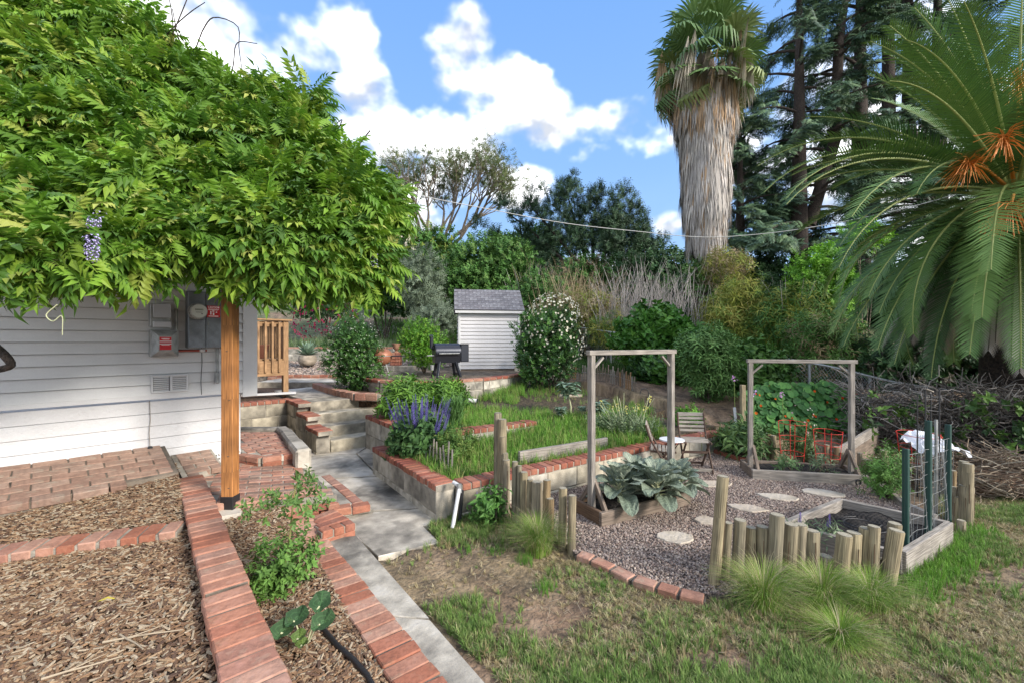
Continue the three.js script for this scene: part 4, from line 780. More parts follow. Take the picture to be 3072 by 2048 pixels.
// ---------------------------------------------------------------- planter boxes with arches
reseed(202);
function trellisBox(label, F1, F2, depth, H, hPost, wood, wood2, soilY) {
  const dx = F2[0] - F1[0], dz = F2[1] - F1[1], L = Math.hypot(dx, dz), turn = Math.atan2(-dz, dx);
  const t = thing('trellis_box', label, 'planter box', [F1[0], 0.03, F1[1]], turn);   // local x along the front board, -z to the back
  mesh('front_board', cbox(L, H, 0.038, 0.004, 0.002, 1), wood, t, [L / 2, H / 2, 0]);
  mesh('back_board', cbox(L, H, 0.038, 0.004, 0.002, 2), wood2, t, [L / 2, H / 2, -depth]);
  for (const x of [0.02, L - 0.02]) mesh('end_board', cbox(0.038, H - 0.004, depth - 0.04, 0.004, 0.001, x), wood2, t, [x, H / 2, -depth / 2]);
  const g = new GB(), n = 16, m = 6, f = (i, j) => [0.04 + (L - 0.08) * i / n, soilY - 0.03 + fbm(i * 0.7, j * 0.7, L, 3) * 0.06 + 0.02 * Math.sin(i / n * 3.14), -0.02 - (depth - 0.04) * j / m];
  for (let i = 0; i < n; i++) for (let j = 0; j < m; j++) g.quad(f(i, j), f(i + 1, j), f(i + 1, j + 1), f(i, j + 1));
  mesh('soil', g.geo(), MT.soil, t);
  const P0 = [0.05, 0, -depth / 2], P1 = [L - 0.05, 0, -depth / 2];
  for (const [q, s] of [[P0, 1], [P1, -1]]) {
    mesh('post', cbox(0.045, hPost, 0.06, 0.003, 0.001, q[0]), MT.grey, t, [q[0], hPost / 2, q[2]]);
    mesh('brace', beamGeo([q[0] + s * 0.03, 0.34, q[2]], [q[0] + s * 0.02, H - 0.02, -0.01], 0.03, 0.045), MT.greyBrown, t);
    mesh('brace', beamGeo([q[0] + s * 0.03, 0.34, q[2]], [q[0] + s * 0.02, H - 0.02, -depth + 0.01], 0.03, 0.045), MT.greyBrown, t);
    mesh('gusset', beamGeo([q[0] + s * 0.01, hPost - 0.13, q[2]], [q[0] + s * 0.13, hPost - 0.02, q[2]], 0.03, 0.02), MT.grey, t);
  }
  mesh('top_beam', beamGeo([P0[0] - 0.04, hPost + 0.02, P0[2]], [P1[0] + 0.05, hPost + 0.02, P1[2]], 0.06, 0.042), MT.grey, t);
  return t;
}
const box1 = trellisBox('weathered planter box with wooden arch holding the large collards', [0.745, -3.67], [1.71, -4.19], 0.36, 0.13, 1.45, MT.greyBrown, MT.brownWood, 0.12);
const box2 = trellisBox('long grey planter box with wooden arch and bare dark soil beside the red cages', [2.73, -4.95], [3.86, -4.72], 0.42, 0.12, 1.32, MT.grey, MT.greyBrown, 0.11);
{ // iron handle on the second box
  const h = mesh('handle', new THREE.TorusGeometry(0.03, 0.007, 8, 16), MT.black, box2, [1.05, 0.05, 0.03]); h.rotation.y = 0.3;
}
{ // square bed of dark compost
  const F = [2.62, -2.92], R = [3.42, -3.4], L_ = [2.13, -3.4], B = [2.95, -3.9];
  const t = thing('soil_bed', 'square grey timber bed filled with dark compost behind the front logs', 'planter box');
  const e = (a, b, y, w) => beamGeo([a[0], y, a[1]], [b[0], y, b[1]], 0.045, w);
  mesh('board', e(F, R, 0.1, 0.19), MT.grey, t); mesh('board', e(L_, B, 0.102, 0.19), MT.grey, t); mesh('board', e(F, L_, 0.098, 0.18), MT.grey, t); mesh('board', e(R, B, 0.104, 0.18), MT.grey, t);
  const g = new GB(), n = 24, f = (i, j) => { const u = i / n, v = j / n, x = lerp(lerp(F[0], R[0], u), lerp(L_[0], B[0], u), v), z = lerp(lerp(F[1], R[1], u), lerp(L_[1], B[1], u), v); return [x, 0.13 + fbm(x * 4, 2, z * 4, 4) * 0.09, z]; };
  for (let i = 0; i < n; i++) for (let j = 0; j < n; j++) g.quad(f(i, j), f(i, j + 1), f(i + 1, j + 1), f(i + 1, j));
  mesh('compost', g.geo(), MT.soil, t);
  const hose = []; for (let i = 0; i < 26; i++) { const a = i / 25 * 11, r = 0.1 + 0.05 * Math.sin(a * 0.7); hose.push([2.82 + Math.cos(a) * r * 1.5, 0.165 + 0.01 * Math.sin(a * 2), -3.42 + Math.sin(a) * r]); }
  const h = thing('drip_line', 'thin black drip hose looped on the dark compost', 'hose'); mesh('hose', tube(hose, 0.005, 5), MT.black, h);
}
// ---------------------------------------------------------------- wire fence on green posts
reseed(203);
{
  const t = thing('wire_fence', 'wire mesh fence on dark green steel posts beside the compost bed', 'fence');
  const p = [[2.77, -3.05, 0.8], [3.12, -3.25, 0.96], [3.64, -3.62, 0.86]];
  for (const [x, z, h] of p) { mesh('post', cbox(0.032, h + 0.2, 0.022, 0.003), MT.greenPost, t, [x, h / 2 - 0.05, z], 0.5); mesh('post_flange', cbox(0.006, h + 0.2, 0.04, 0.002), MT.greenPost, t, [x, h / 2 - 0.05, z - 0.012], 0.5); }
  const sag = (s, y) => 0.012 * Math.sin(s * 9 + y * 5), W = [];
  for (let k = 0; k < 2; k++) {
    const [ax, az] = p[k], [bx, bz] = p[k + 1], L = Math.hypot(bx - ax, bz - az), nV = Math.round(L / 0.05), top = 0.8;
    for (let i = 0; i <= nV; i++) { const s = i / nV; W.push(tube([0, 0.33, 0.66, 1].map((v) => { const y = 0.14 + v * (top - 0.14); return [lerp(ax, bx, s) + sag(s, y) * 0.7, y, lerp(az, bz, s) + sag(s, y)]; }), 0.0013, 3, false)); }
    for (let j = 0; j <= 7; j++) { const y = 0.14 + j * (top - 0.14) / 7; W.push(tube([0, 0.25, 0.5, 0.75, 1].map((s) => [lerp(ax, bx, s) + sag(s, y) * 0.7, y, lerp(az, bz, s) + sag(s, y)]), 0.0013, 3, false)); }
  }
  mesh('wire_mesh', merge(W), MT.wire, t).userData.kind = 'stuff';
}
{ // second run of wire going back, and the black ladder trellis
  const t = thing('wire_netting', 'loose galvanised wire netting leaning among the log posts', 'netting');
  const W = [], a = [3.75, -3.72], b = [4.35, -4.7];
  for (let i = 0; i <= 16; i++) { const s = i / 16; W.push(tube([[lerp(a[0], b[0], s), 0.05, lerp(a[1], b[1], s)], [lerp(a[0], b[0], s) + 0.03, 0.72, lerp(a[1], b[1], s)]], 0.0014, 3, false)); }
  for (let j = 0; j <= 6; j++) W.push(tube([[a[0], 0.05 + j * 0.11, a[1]], [b[0], 0.05 + j * 0.11, b[1]]], 0.0014, 3, false));
  mesh('wire_mesh', merge(W), MT.wire, t);
  mesh('post', cbox(0.02, 0.95, 0.02, 0.002), MT.metalPale, t, [3.95, 0.4, -4.05]);
  const o = thing('ladder_trellis', 'black metal ladder trellis with a pale top bar standing behind the wire fence', 'trellis', [4.2, 0, -4.35]);
  for (const x of [-0.065, 0.075]) mesh('upright', tube([[x, -0.05, 0], [x, 1.12, 0]], 0.007, 6), MT.black, o);
  for (const x of [-0.065, 0.075]) mesh('upright', tube([[x + 0.05, -0.05, -0.14], [x + 0.05, 1.06, -0.14]], 0.006, 6), MT.black, o);
  for (let i = 0; i < 9; i++) mesh('rung', tube([[-0.065, 0.15 + i * 0.11, 0], [0.075, 0.13 + i * 0.11, 0]], 0.004, 5), MT.black, o);
  mesh('top_bar', beamGeo([-0.085, 1.13, 0.02], [0.1, 1.09, -0.1], 0.03, 0.012), MT.grey, o);
}
// ---------------------------------------------------------------- folding chairs and table
reseed(204);
const chairW = mat(0.36, 0.33, 0.29, { map: T.wood, bumpMap: T.wood, bumpScale: 0.002 }), chairD = mat(0.12, 0.075, 0.055, { map: T.wood });
function foldingChair(label, p, turn, s) {
  const t = thing('folding_chair', label, 'chair', p, turn, 'slatted wooden folding chairs'); t.scale.setScalar(s);
  const w = 0.2; // half width
  for (const k of [-1, 1]) {
    mesh('back_leg', tube([[k * w, 0, 0.24], [k * w, 0.43, -0.06], [k * w, 0.62, -0.17], [k * w, 0.84, -0.24]], 0.015, 6), chairD, t);   // front foot up to the back top
    mesh('front_leg', beamGeo([k * (w - 0.03), 0, -0.22], [k * (w - 0.03), 0.45, 0.16], 0.022, 0.032), chairD, t);
    mesh('seat_rail', beamGeo([k * (w - 0.012), 0.44, -0.17], [k * (w - 0.012), 0.45, 0.2], 0.02, 0.03), chairD, t);
  }
  for (let i = 0; i < 6; i++) mesh('seat_slat', cbox(2 * w + 0.01, 0.014, 0.042, 0.004, 0.0005, i), chairW, t, [0, 0.466 - i * 0.003, -0.15 + i * 0.056]);
  for (let i = 0; i < 5; i++) { const y = 0.58 + i * 0.06, m = mesh('back_slat', cbox(2 * w, i === 4 ? 0.06 : 0.042, 0.014, 0.004, 0.0005, i), chairW, t, [0, y, -0.153 - (y - 0.58) * 0.34]); m.rotation.x = -0.34; }
  mesh('foot_rail', cbox(2 * w, 0.045, 0.016, 0.003), chairW, t, [0, 0.05, 0.205]);
  mesh('cross_rail', cbox(2 * w, 0.04, 0.016, 0.003), chairD, t, [0, 0.28, 0.045]);
  mesh('rear_rail', cbox(2 * w - 0.06, 0.035, 0.016, 0.003), chairD, t, [0, 0.06, -0.17]);
}
foldingChair('grey slatted folding chair facing the camera in front of the brick capped planter', [2.222, 0.05, -5.29], -0.12, 0.78);
foldingChair('slatted folding chair turned sideways, half hidden behind the collards', [1.72, 0.045, -4.98], 1.25, 0.74);
{
  const t = thing('side_table', 'tiny round white metal table between the two folding chairs', 'table', [1.93, 0.045, -5.25]);
  mesh('table_top', new THREE.CylinderGeometry(0.145, 0.145, 0.014, 32), mat(0.7, 0.71, 0.73, { roughness: 0.35 }), t, [0, 0.375, 0]);
  for (const [a, b] of [[0.3, 2.9], [1.4, 4.1], [5.2, 2.0]]) mesh('leg', tube([[Math.cos(a) * 0.1, 0.37, Math.sin(a) * 0.1], [Math.cos(b) * 0.03, 0.18, Math.sin(b) * 0.03], [Math.cos(a + 3.1) * 0.11, 0, Math.sin(a + 3.1) * 0.11]], 0.005, 5), MT.black, t);
}
// ---------------------------------------------------------------- pellet grill on the terrace
reseed(205);
{
  const t = thing('pellet_grill', 'black barrel smoker grill with chimney and side hopper on the terrace', 'grill', [-1.30, 0.9, -8.62], 0.42);
  const r = 0.165, L = 0.5, yb = 0.49;
  const hull = (len) => { const sh = new THREE.Shape(); sh.moveTo(-r, -0.02); sh.absarc(0, 0, r, Math.PI, 0, true); sh.lineTo(r, -0.02); sh.lineTo(0.1, -0.2); sh.lineTo(-0.1, -0.2); sh.closePath(); const g = new THREE.ExtrudeGeometry(sh, { depth: len, bevelEnabled: true, bevelSize: 0.006, bevelThickness: 0.006, bevelSegments: 2, curveSegments: 28 }); g.rotateY(Math.PI / 2); g.translate(-len / 2, 0, 0); return g; };
  mesh('barrel', hull(L), MT.blackMetal, t, [0, yb, 0]);
  const lidG = new THREE.CylinderGeometry(r + 0.012, r + 0.012, L - 0.02, 32, 1, true, -0.35, 2.45); lidG.rotateZ(Math.PI / 2);
  const lid = mesh('lid', lidG, new THREE.MeshStandardMaterial({ color: lin(0.035, 0.038, 0.048), roughness: 0.3, metalness: 0.45, side: THREE.DoubleSide }), t, [0, yb, 0]);
  mesh('lid_handle', tube([[-0.2, -0.02, r + 0.05], [0.2, -0.02, r + 0.05]], 0.011, 8), MT.metalPale, lid); for (const x of [-0.19, 0.19]) mesh('handle_bracket', cbox(0.02, 0.02, 0.05, 0.003), MT.black, lid, [x, -0.02, r + 0.03]);
  mesh('hopper', cbox(0.16, 0.34, 0.3, 0.008), MT.blackMetal, t, [L / 2 + 0.09, yb - 0.02, -0.01]);
  mesh('hopper_lid', cbox(0.175, 0.012, 0.315, 0.003), MT.black, t, [L / 2 + 0.09, yb + 0.156, -0.01]);
  mesh('chimney', tube([[-L / 2 - 0.05, yb + 0.08, 0], [-L / 2 - 0.05, yb + 0.3, 0]], 0.035, 16), MT.blackMetal, t);
  mesh('chimney_cap', new THREE.CylinderGeometry(0.028, 0.048, 0.03, 16), MT.blackMetal, t, [-L / 2 - 0.05, yb + 0.325, 0]);
  mesh('chimney_elbow', tube([[-L / 2 + 0.01, yb + 0.07, 0], [-L / 2 - 0.05, yb + 0.08, 0]], 0.032, 12), MT.blackMetal, t);
  for (const s of [-1, 1]) for (const k of [-1, 1]) mesh('leg', beamGeo([s * (L / 2 - 0.09), yb - 0.18, k * 0.085], [s * (L / 2 - 0.02), 0, k * 0.19], 0.05, 0.05), MT.blackMetal, t);
  for (const s of [-1, 1]) mesh('leg_brace', beamGeo([s * (L / 2 - 0.03), 0.06, -0.17], [s * (L / 2 - 0.03), 0.06, 0.17], 0.03, 0.05), MT.blackMetal, t);
  mesh('side_handle', tube([[-L / 2 - 0.01, yb - 0.06, 0.1], [-L / 2 - 0.16, yb - 0.06, 0.1]], 0.009, 8), MT.metalPale, t);
  mesh('drip_bucket', new THREE.CylinderGeometry(0.042, 0.034, 0.1, 16), MT.metalPale, t, [-L / 2 - 0.06, 0.2, 0.08]);
}
{ // kettle grill
  const t = thing('kettle_grill', 'copper coloured kettle grill half hidden behind the jasmine column', 'grill', [-2.54, 0.9, -8.5]);
  const cop = mat(0.3, 0.12, 0.065, { roughness: 0.5, metalness: 0.2 });
  mesh('bowl', new THREE.SphereGeometry(0.19, 28, 14, 0, 6.2832, Math.PI / 2, Math.PI / 2), cop, t, [0, 0.42, 0]);
  const ld = mesh('lid', new THREE.SphereGeometry(0.195, 28, 12, 0, 6.2832, 0, Math.PI / 2), cop, t, [0, 0.425, 0]); ld.scale.y = 0.75; mesh('lid_handle', tube([[-0.05, 0.2, 0], [0, 0.25, 0], [0.05, 0.2, 0]], 0.008, 6), MT.black, ld);
  mesh('rim', new THREE.TorusGeometry(0.194, 0.006, 8, 32), MT.metalPale, t, [0, 0.422, 0]).rotation.x = Math.PI / 2;
  for (let i = 0; i < 3; i++) { const a = i * 2.094 + 0.5; mesh('leg', tube([[Math.cos(a) * 0.1, 0.27, Math.sin(a) * 0.1], [Math.cos(a) * 0.2, 0, Math.sin(a) * 0.2]], 0.009, 6), MT.metalPale, t); }
  mesh('side_shelf', cbox(0.22, 0.02, 0.16, 0.004), MT.black, t, [0.31, 0.42, 0]);
  const u = thing('urn', 'small terracotta urn standing on the brick pier', 'urn', [-2.46, 1.36, -9.25]);
  mesh('body', new THREE.LatheGeometry([[0, 0], [0.06, 0], [0.06, 0.015], [0.025, 0.04], [0.03, 0.06], [0.07, 0.09], [0.075, 0.16], [0.095, 0.19], [0.09, 0.2], [0.06, 0.17], [0, 0.16]].map((q) => new THREE.Vector2(...q)), 24), mat(0.38, 0.2, 0.12, { map: T.grain }), u);
}
// ---------------------------------------------------------------- shed
reseed(206);
{
  const t = thing('garden_shed', 'small white clapboard shed with grey shingle roof on the upper terrace', 'shed', [-0.551, 0.922, -10.6], 0.14);
  const w = 1.5, dp = 1.25, h = 1.36, e = 0.089, gp = 0.011;
  const sw = [0.72, 0.705, 0.73].map((v) => mat(v, v * 0.975, v * 0.97, { map: T.paint }));
  mesh('skirting', cbox(w + 0.02, 0.12, dp, 0.004), MT.greyBrown, t, [0, -0.05, -dp / 2]);
  mesh('wall_core', cbox(w - 0.03, h, dp - 0.03, 0.003), MT.grey, t, [0, h / 2, -dp / 2]);
  const lap = (L) => { const g = new GB(), s = [[0, -0.012], [0, 0.016], [e - gp, 0.003], [e - gp, -0.012]]; for (let i = 0; i < 4; i++) { const a = s[i], b = s[(i + 1) % 4]; g.quad([-L / 2, a[0], a[1]], [L / 2, a[0], a[1]], [L / 2, b[0], b[1]], [-L / 2, b[0], b[1]]); } return g.geo(); };
  const lf = lap(w - 0.09), lsd = lap(dp - 0.05), n = Math.floor(h / e);
  for (let i = 0; i < n; i++) { mesh('siding_board', lf, sw[i % 3], t, [0, 0.02 + i * e, 0.0]); const s = mesh('siding_board', lsd, sw[i % 3], t, [-w / 2, 0.02 + i * e, -dp / 2]); s.rotation.y = -Math.PI / 2; const s2 = mesh('siding_board', lsd, sw[i % 3], t, [w / 2, 0.02 + i * e, -dp / 2]); s2.rotation.y = Math.PI / 2; }
  for (const x of [-1, 1]) { mesh('corner_trim', cbox(0.055, h + 0.05, 0.03, 0.003), MT.white, t, [x * (w / 2 - 0.024), h / 2, 0.008]); mesh('corner_trim', cbox(0.03, h + 0.04, 0.055, 0.003), MT.grey, t, [x * (w / 2 + 0.003), h / 2, -0.03]); }
  mesh('fascia', cbox(w + 0.16, 0.09, 0.03, 0.003), MT.white, t, [0, h + 0.035, 0.11]);
  mesh('soffit', cbox(w + 0.1, 0.02, 0.12, 0.002), MT.white, t, [0, h + 0.005, 0.045]);
  // gable roof: ridge across, front and back slopes
  const rise = 0.56, run = dp / 2 + 0.13, sl = Math.hypot(rise, run), an = Math.atan2(rise, run);
  const sh = [[0.2, 0.195, 0.21], [0.235, 0.23, 0.245], [0.27, 0.265, 0.28], [0.22, 0.21, 0.225], [0.18, 0.175, 0.19]].map((c) => mat(...c, { map: T.grain, bumpMap: T.fine, bumpScale: 0.003, roughness: 0.95 }));
  for (const k of [1, -1]) {
    const pl = mesh('roof_deck', cbox(w + 0.2, 0.03, sl, 0.003), sh[0], t, [0, h + 0.06 + rise / 2, -dp / 2 + k * run / 2]); pl.rotation.x = k * an;
    const rows = 9, cols = 9, sg = cbox((w + 0.2) / cols - 0.008, 0.008, sl / rows + 0.02, 0.002);
    for (let r = 0; r < rows; r++) for (let c = 0; c < cols + (r & 1); c++) {
      const x = -(w + 0.2) / 2 + (c + 0.5 - (r & 1 ? 0.5 : 0)) * (w + 0.2) / cols; if (Math.abs(x) > (w + 0.2) / 2 - 0.02) continue;
      const m = mesh('shingle', sg, pick(sh), pl, [x, 0.021 + rr(0, 0.002), k * (-sl / 2 + (r + 0.5) * sl / rows)]); m.rotation.x = k * -0.05;
    }
  }
  const gb = (x) => { const g = new GB(); g.tri([x, h, 0], [x, h, -dp], [x, h + rise, -dp / 2]); g.tri([x - 0.02 * Math.sign(x), h, 0], [x - 0.02 * Math.sign(x), h + rise, -dp / 2], [x - 0.02 * Math.sign(x), h, -dp]); return g.geo(); };
  for (const x of [-w / 2, w / 2]) mesh('gable', gb(x), MT.grey, t);
  const b = thing('block', 'grey block lying at the right foot of the shed', 'block', [0.2, 0.9, -10.3]); mesh('body', cbox(0.28, 0.12, 0.2, 0.006), MT.blocksGrey[0], b, [0, 0.06, 0]);
}
// ---------------------------------------------------------------- tomato cages
reseed(207);
function cage(label, p, r, h, tip = 0) {
  const t = thing('tomato_cage', label, 'plant cage', p); t.rotation.z = tip;
  for (let i = 0; i < 4; i++) { const a = i * 1.571 + 0.4; mesh('stake', tube([[Math.cos(a) * r * 0.75, -0.05, Math.sin(a) * r * 0.75], [Math.cos(a) * r, h, Math.sin(a) * r]], 0.004, 5), MT.red, t); }
  for (let j = 0; j < 3; j++) { const y = h * (0.25 + j * 0.36), rr_ = r * (0.75 + 0.25 * y / h); const m = mesh('ring', new THREE.TorusGeometry(rr_, 0.0032, 6, 28), MT.red, t, [0, y, 0]); m.rotation.x = Math.PI / 2 + 0.05; }
}
cage('red wire tomato cage behind the left half of the soil box with the arch', [3.45, 0.1, -5.35], 0.15, 0.52);
cage('red wire tomato cage behind the right half of the soil box with the arch', [3.85, 0.1, -5.3], 0.15, 0.42);
cage('empty red wire tomato cage near the white sheet', [4.72, 0.12, -5.05], 0.2, 0.42);
// ---------------------------------------------------------------- small garden things
reseed(208);
function solarLight(label, p) {
  const t = thing('solar_light', label, 'garden light', p, 0, 'black solar path lights');
  mesh('stake', tube([[0, -0.05, 0], [0, 0.1, 0]], 0.006, 6), MT.black, t);
  mesh('lens', new THREE.CylinderGeometry(0.03, 0.016, 0.06, 10), mat(0.4, 0.42, 0.42, { roughness: 0.2 }), t, [0, 0.13, 0]);
  for (let i = 0; i < 5; i++) { const a = i * 1.2566; mesh('bar', tube([[Math.cos(a) * 0.017, 0.1, Math.sin(a) * 0.017], [Math.cos(a) * 0.032, 0.165, Math.sin(a) * 0.032]], 0.003, 4), MT.black, t); }
  mesh('cap', new THREE.CylinderGeometry(0.026, 0.046, 0.022, 16), MT.black, t, [0, 0.172, 0]);
}
solarLight('black solar path light beside the corner of the soil box', [3.879, 0.03, -4.564]);
solarLight('black solar path light behind the purple sage on the upper planter', [-0.92, 0.44, -5.62]);
{
  const t = thing('pvc_pipe', 'white and black drain pipe leaning on the planter corner', 'pipe');
  const a = [-0.517, 0.499, -3.72], b = [-0.456, 0.422, -3.8], c = [-0.513, 0.105, -3.72];
  mesh('top_length', tube([[a[0], 0.36, a[2] - 0.12], [b[0], 0.345, b[2] + 0.02]], 0.017, 10), MT.white, t);
  mesh('drop', tube([[b[0], 0.34, b[2] + 0.02], [c[0] + 0.01, 0.03, c[2] + 0.05]], 0.017, 10), MT.white, t);
  mesh('joint', tube([[b[0] - 0.004, 0.365, b[2] + 0.015], [b[0] - 0.002, 0.29, b[2] + 0.024]], 0.022, 10), MT.metalPale, t);
  mesh('black_pipe', tube([[b[0] + 0.02, 0.3, b[2] - 0.01], [b[0] - 0.005, 0.02, b[2] + 0.0]], 0.016, 8), MT.black, t);
}
{
  const t = thing('garden_hose', 'black irrigation hose running through the middle mulch bed', 'hose');
  const p = [[740,1440],[775,1478],[812,1512],[846,1548],[880,1585]].length;
  mesh('hose', tube([[-1.022, 0.05, -2.356], [-0.896, 0.05, -2.233], [-0.776, 0.05, -2.132], [-0.675, 0.05, -2.034], [-0.577, 0.05, -1.9]].map((q) => [q[0], bedMidY(q[0], q[2]) + 0.022, q[2]]), 0.0135, 8), MT.black, t);
}
{
  const t = thing('plank', 'long pale weathered plank lying in the lower grass bed', 'plank');
  mesh('board', beamGeo([0.074, 0.357, -4.62].map((v, i) => i === 1 ? 0.37 : v), [1.155, 0.339, -5.3].map((v, i) => i === 1 ? 0.37 : v), 0.04, 0.13), MT.grey, t);
}
{ // little split-stick fence by the sage
  const t = thing('stick_fence', 'short fence of split grey sticks in front of the purple sage', 'fence');
  const a = [-1.33, -5.15], b = [-0.62, -4.5];
  for (let i = 0; i < 16; i++) { const s = i / 15, h = rr(0.2, 0.32), x = lerp(a[0], b[0], s), z = lerp(a[1], b[1], s); const m = mesh('stick', cbox(0.017, h + 0.1, 0.012, 0.003, 0.002), MT.grey, t, [x, 0.2 + h / 2, z], rr(0, 1)); m.rotation.z = rr(-0.08, 0.08); }
  mesh('wire', tube([[a[0], 0.32, a[1]], [b[0], 0.32, b[1]]], 0.0015, 4), MT.wire, t); mesh('wire', tube([[a[0], 0.41, a[1]], [b[0], 0.4, b[1]]], 0.0015, 4), MT.wire, t);
}
{ // low picket fence on the slope
  const t = thing('picket_fence', 'low brown split picket fence curving along the slope behind the kale', 'fence');
  const pts = [[0.921, 1, -10.714], [1.343, 0.92, -8.718], [1.641, 0.86, -8.043], [1.938, 0.8, -7.339]]; let k = 0;
  const line = [[0.95, -10.6], [1.45, -9.6], [2.0, -8.8], [2.35, -8.2]];
  for (let s = 0; s + 1 < line.length; s++) for (let i = 0; i < 13; i++) { const u = i / 13, x = lerp(line[s][0], line[s + 1][0], u), z = lerp(line[s][1], line[s + 1][1], u), y = height(x, z), h = rr(0.26, 0.36); const m = mesh('picket', cbox(0.032, h + 0.1, 0.016, 0.004, 0.002), pick([MT.greyBrown, MT.deck, MT.grey]), t, [x, y + h / 2 - 0.05, z], rr(0.4, 0.9)); m.rotation.z = rr(-0.07, 0.07); }
  for (let s = 0; s + 1 < line.length; s++) mesh('wire', tube([[line[s][0], height(...line[s]) + 0.18, line[s][1]], [line[s + 1][0], height(...line[s + 1]) + 0.18, line[s + 1][1]]], 0.003, 4), MT.wire, t);
}
{
  const y = height(2.2, -7.9);
  const t = thing('toy_bench', 'tiny weathered wooden bench standing on the dirt slope', 'bench', [2.13, y + 0.05, -7.55], -0.1);
  for (let i = 0; i < 3; i++) mesh('seat_slat', cbox(0.32, 0.018, 0.036, 0.003), MT.grey, t, [0, 0.1, i * 0.042 - 0.04]);
  for (let i = 0; i < 2; i++) mesh('back_slat', cbox(0.32, 0.04, 0.014, 0.003), MT.grey, t, [0, 0.15 + i * 0.05, -0.07]);
  for (const x of [-0.13, 0.13]) for (const z of [-0.05, 0.05]) mesh('leg', cbox(0.025, z < 0 ? 0.26 : 0.14, 0.025, 0.003), MT.grey, t, [x, z < 0 ? 0.09 : 0.03, z]);
}
{
  const x = 2.2, z = -7.0, y = height(x, z);
  const t = thing('shepherd_hook', 'thin black shepherd hook standing in the upper bed', 'garden hook', [x, y, z]);
  const arc = [[0, -0.1, 0], [0, 0.62, 0]]; for (let i = 0; i <= 8; i++) { const a = i / 8 * 3.1; arc.push([-0.07 + Math.cos(a) * 0.07, 0.64 + Math.sin(a) * 0.09, 0]); }
  mesh('rod', tube(arc, 0.006, 5), MT.black, t); mesh('foot', tube([[-0.07, -0.05, 0], [-0.06, 0.08, 0], [-0.02, 0.12, 0]], 0.004, 4), MT.black, t);
}
{
  const t = thing('marker_pole', 'white topped blue pole stuck in the ground left of the second arch', 'pole'); const x = 3.12, z = -6.1, y = height(x, z);
  const m = mesh('shaft', tube([[x + 0.06, y - 0.05, z], [x + 0.03, y + 0.32, z], [x, y + 0.62, z]], 0.017, 8), mat(0.03, 0.08, 0.2), t); mesh('white_top', tube([[x + 0.031, y + 0.3, z + 0.002], [x, y + 0.66, z + 0.002]], 0.02, 8), MT.white, t);
  const s = thing('garden_stake', 'dark leaning metal stake beside the blue pole', 'stake'); mesh('bar', beamGeo([3.2, y - 0.1, -6.0], [3.08, y + 0.34, -6.05], 0.02, 0.025), MT.black, s);
  const w = thing('wood_post', 'square weathered wooden post just left of the second arch', 'post', [3.16, 0.25, -6.05]); mesh('body', cbox(0.06, 0.9, 0.06, 0.004), MT.logs[1], w, [0.05, 0.3, 0]);
}
{ // sloping timber wall on the right
  const t = thing('board_wall', 'grey board retaining wall sloping up behind the back row of logs', 'retaining wall');
  const a = [4.05, -5.4], b = [5.2, -6.2]; const g = new GB();
  const q = (s, y) => [lerp(a[0], b[0], s), y, lerp(a[1], b[1], s)], ya = 0.22, yb = 0.36;
  for (let r = 0; r < 3; r++) mesh('board', beamGeo([a[0], ya - r * 0.13, a[1]], [b[0], yb - r * 0.13, b[1]], 0.04, 0.125), r ? MT.greyBrown : MT.grey, t);
}
{ // white sheet over the brush
  const t = thing('plastic_sheet', 'crumpled white plastic sheet thrown over the brush pile', 'sheet');
  const g = new GB(), n = 12, f = (i, j) => { const u = i / n - 0.5, v = j / n - 0.5; return [4.75 + u * 0.42, 0.38 + 0.12 * (1 - 3 * u * u) + noise(u * 9, v * 9, 1) * 0.08 - v * 0.12, -4.9 + v * 0.4 + noise(u * 5, v * 7, 8) * 0.05]; };
  for (let i = 0; i < n; i++) for (let j = 0; j < n; j++) g.quad(f(i, j), f(i, j + 1), f(i + 1, j + 1), f(i + 1, j));
  const ge = g.geo(); mesh('sheet', ge, new THREE.MeshStandardMaterial({ color: lin(0.74, 0.75, 0.77), roughness: 0.5, side: THREE.DoubleSide }), t);
}
{ // timber edging on the far right lawn
  const t = thing('timber_edging', 'dark log edging at the foot of the brush pile on the right', 'edging');
  mesh('timber', tube([[4.926, 0, -4.651], [5.141, 0, -4.372]].map((q) => [q[0], 0.06, q[2]]), 0.05, 8), MT.greyBrown, t);
}
{ // drain pipe out of the terrace wall
  const t = thing('drain_pipe', 'short white drain pipe poking from the terrace wall into the grass', 'pipe');
  mesh('pipe', tube([[-0.95, 0.56, -7.75], [-0.62, 0.55, -7.7]], 0.04, 12), MT.white, t); mesh('mouth', tube([[-0.622, 0.55, -7.7], [-0.6, 0.55, -7.697]], 0.041, 12), MT.black, t);
}
{ // overhead cable
  const t = thing('overhead_cable', 'grey overhead utility cable strung across the garden sky', 'cable');
  const pts = [[-3.696, 5.692, -11], [-2.352, 5.584, -12], [-0.598, 5.526, -13], [1.736, 5.394, -14], [4, 5.308, -14.6], [6.571, 5.137, -14.8], [7.942, 5.162, -14.6], [9.145, 5.221, -14.2], [10.662, 5.394, -13.6], [12.272, 5.682, -12.6], [13.684, 6.154, -11]];
  const cv = new THREE.CatmullRomCurve3(pts.map((p) => V(...p))); mesh('line', tube(cv.getPoints(60), 0.012, 6), mat(0.42, 0.42, 0.4), t);
}
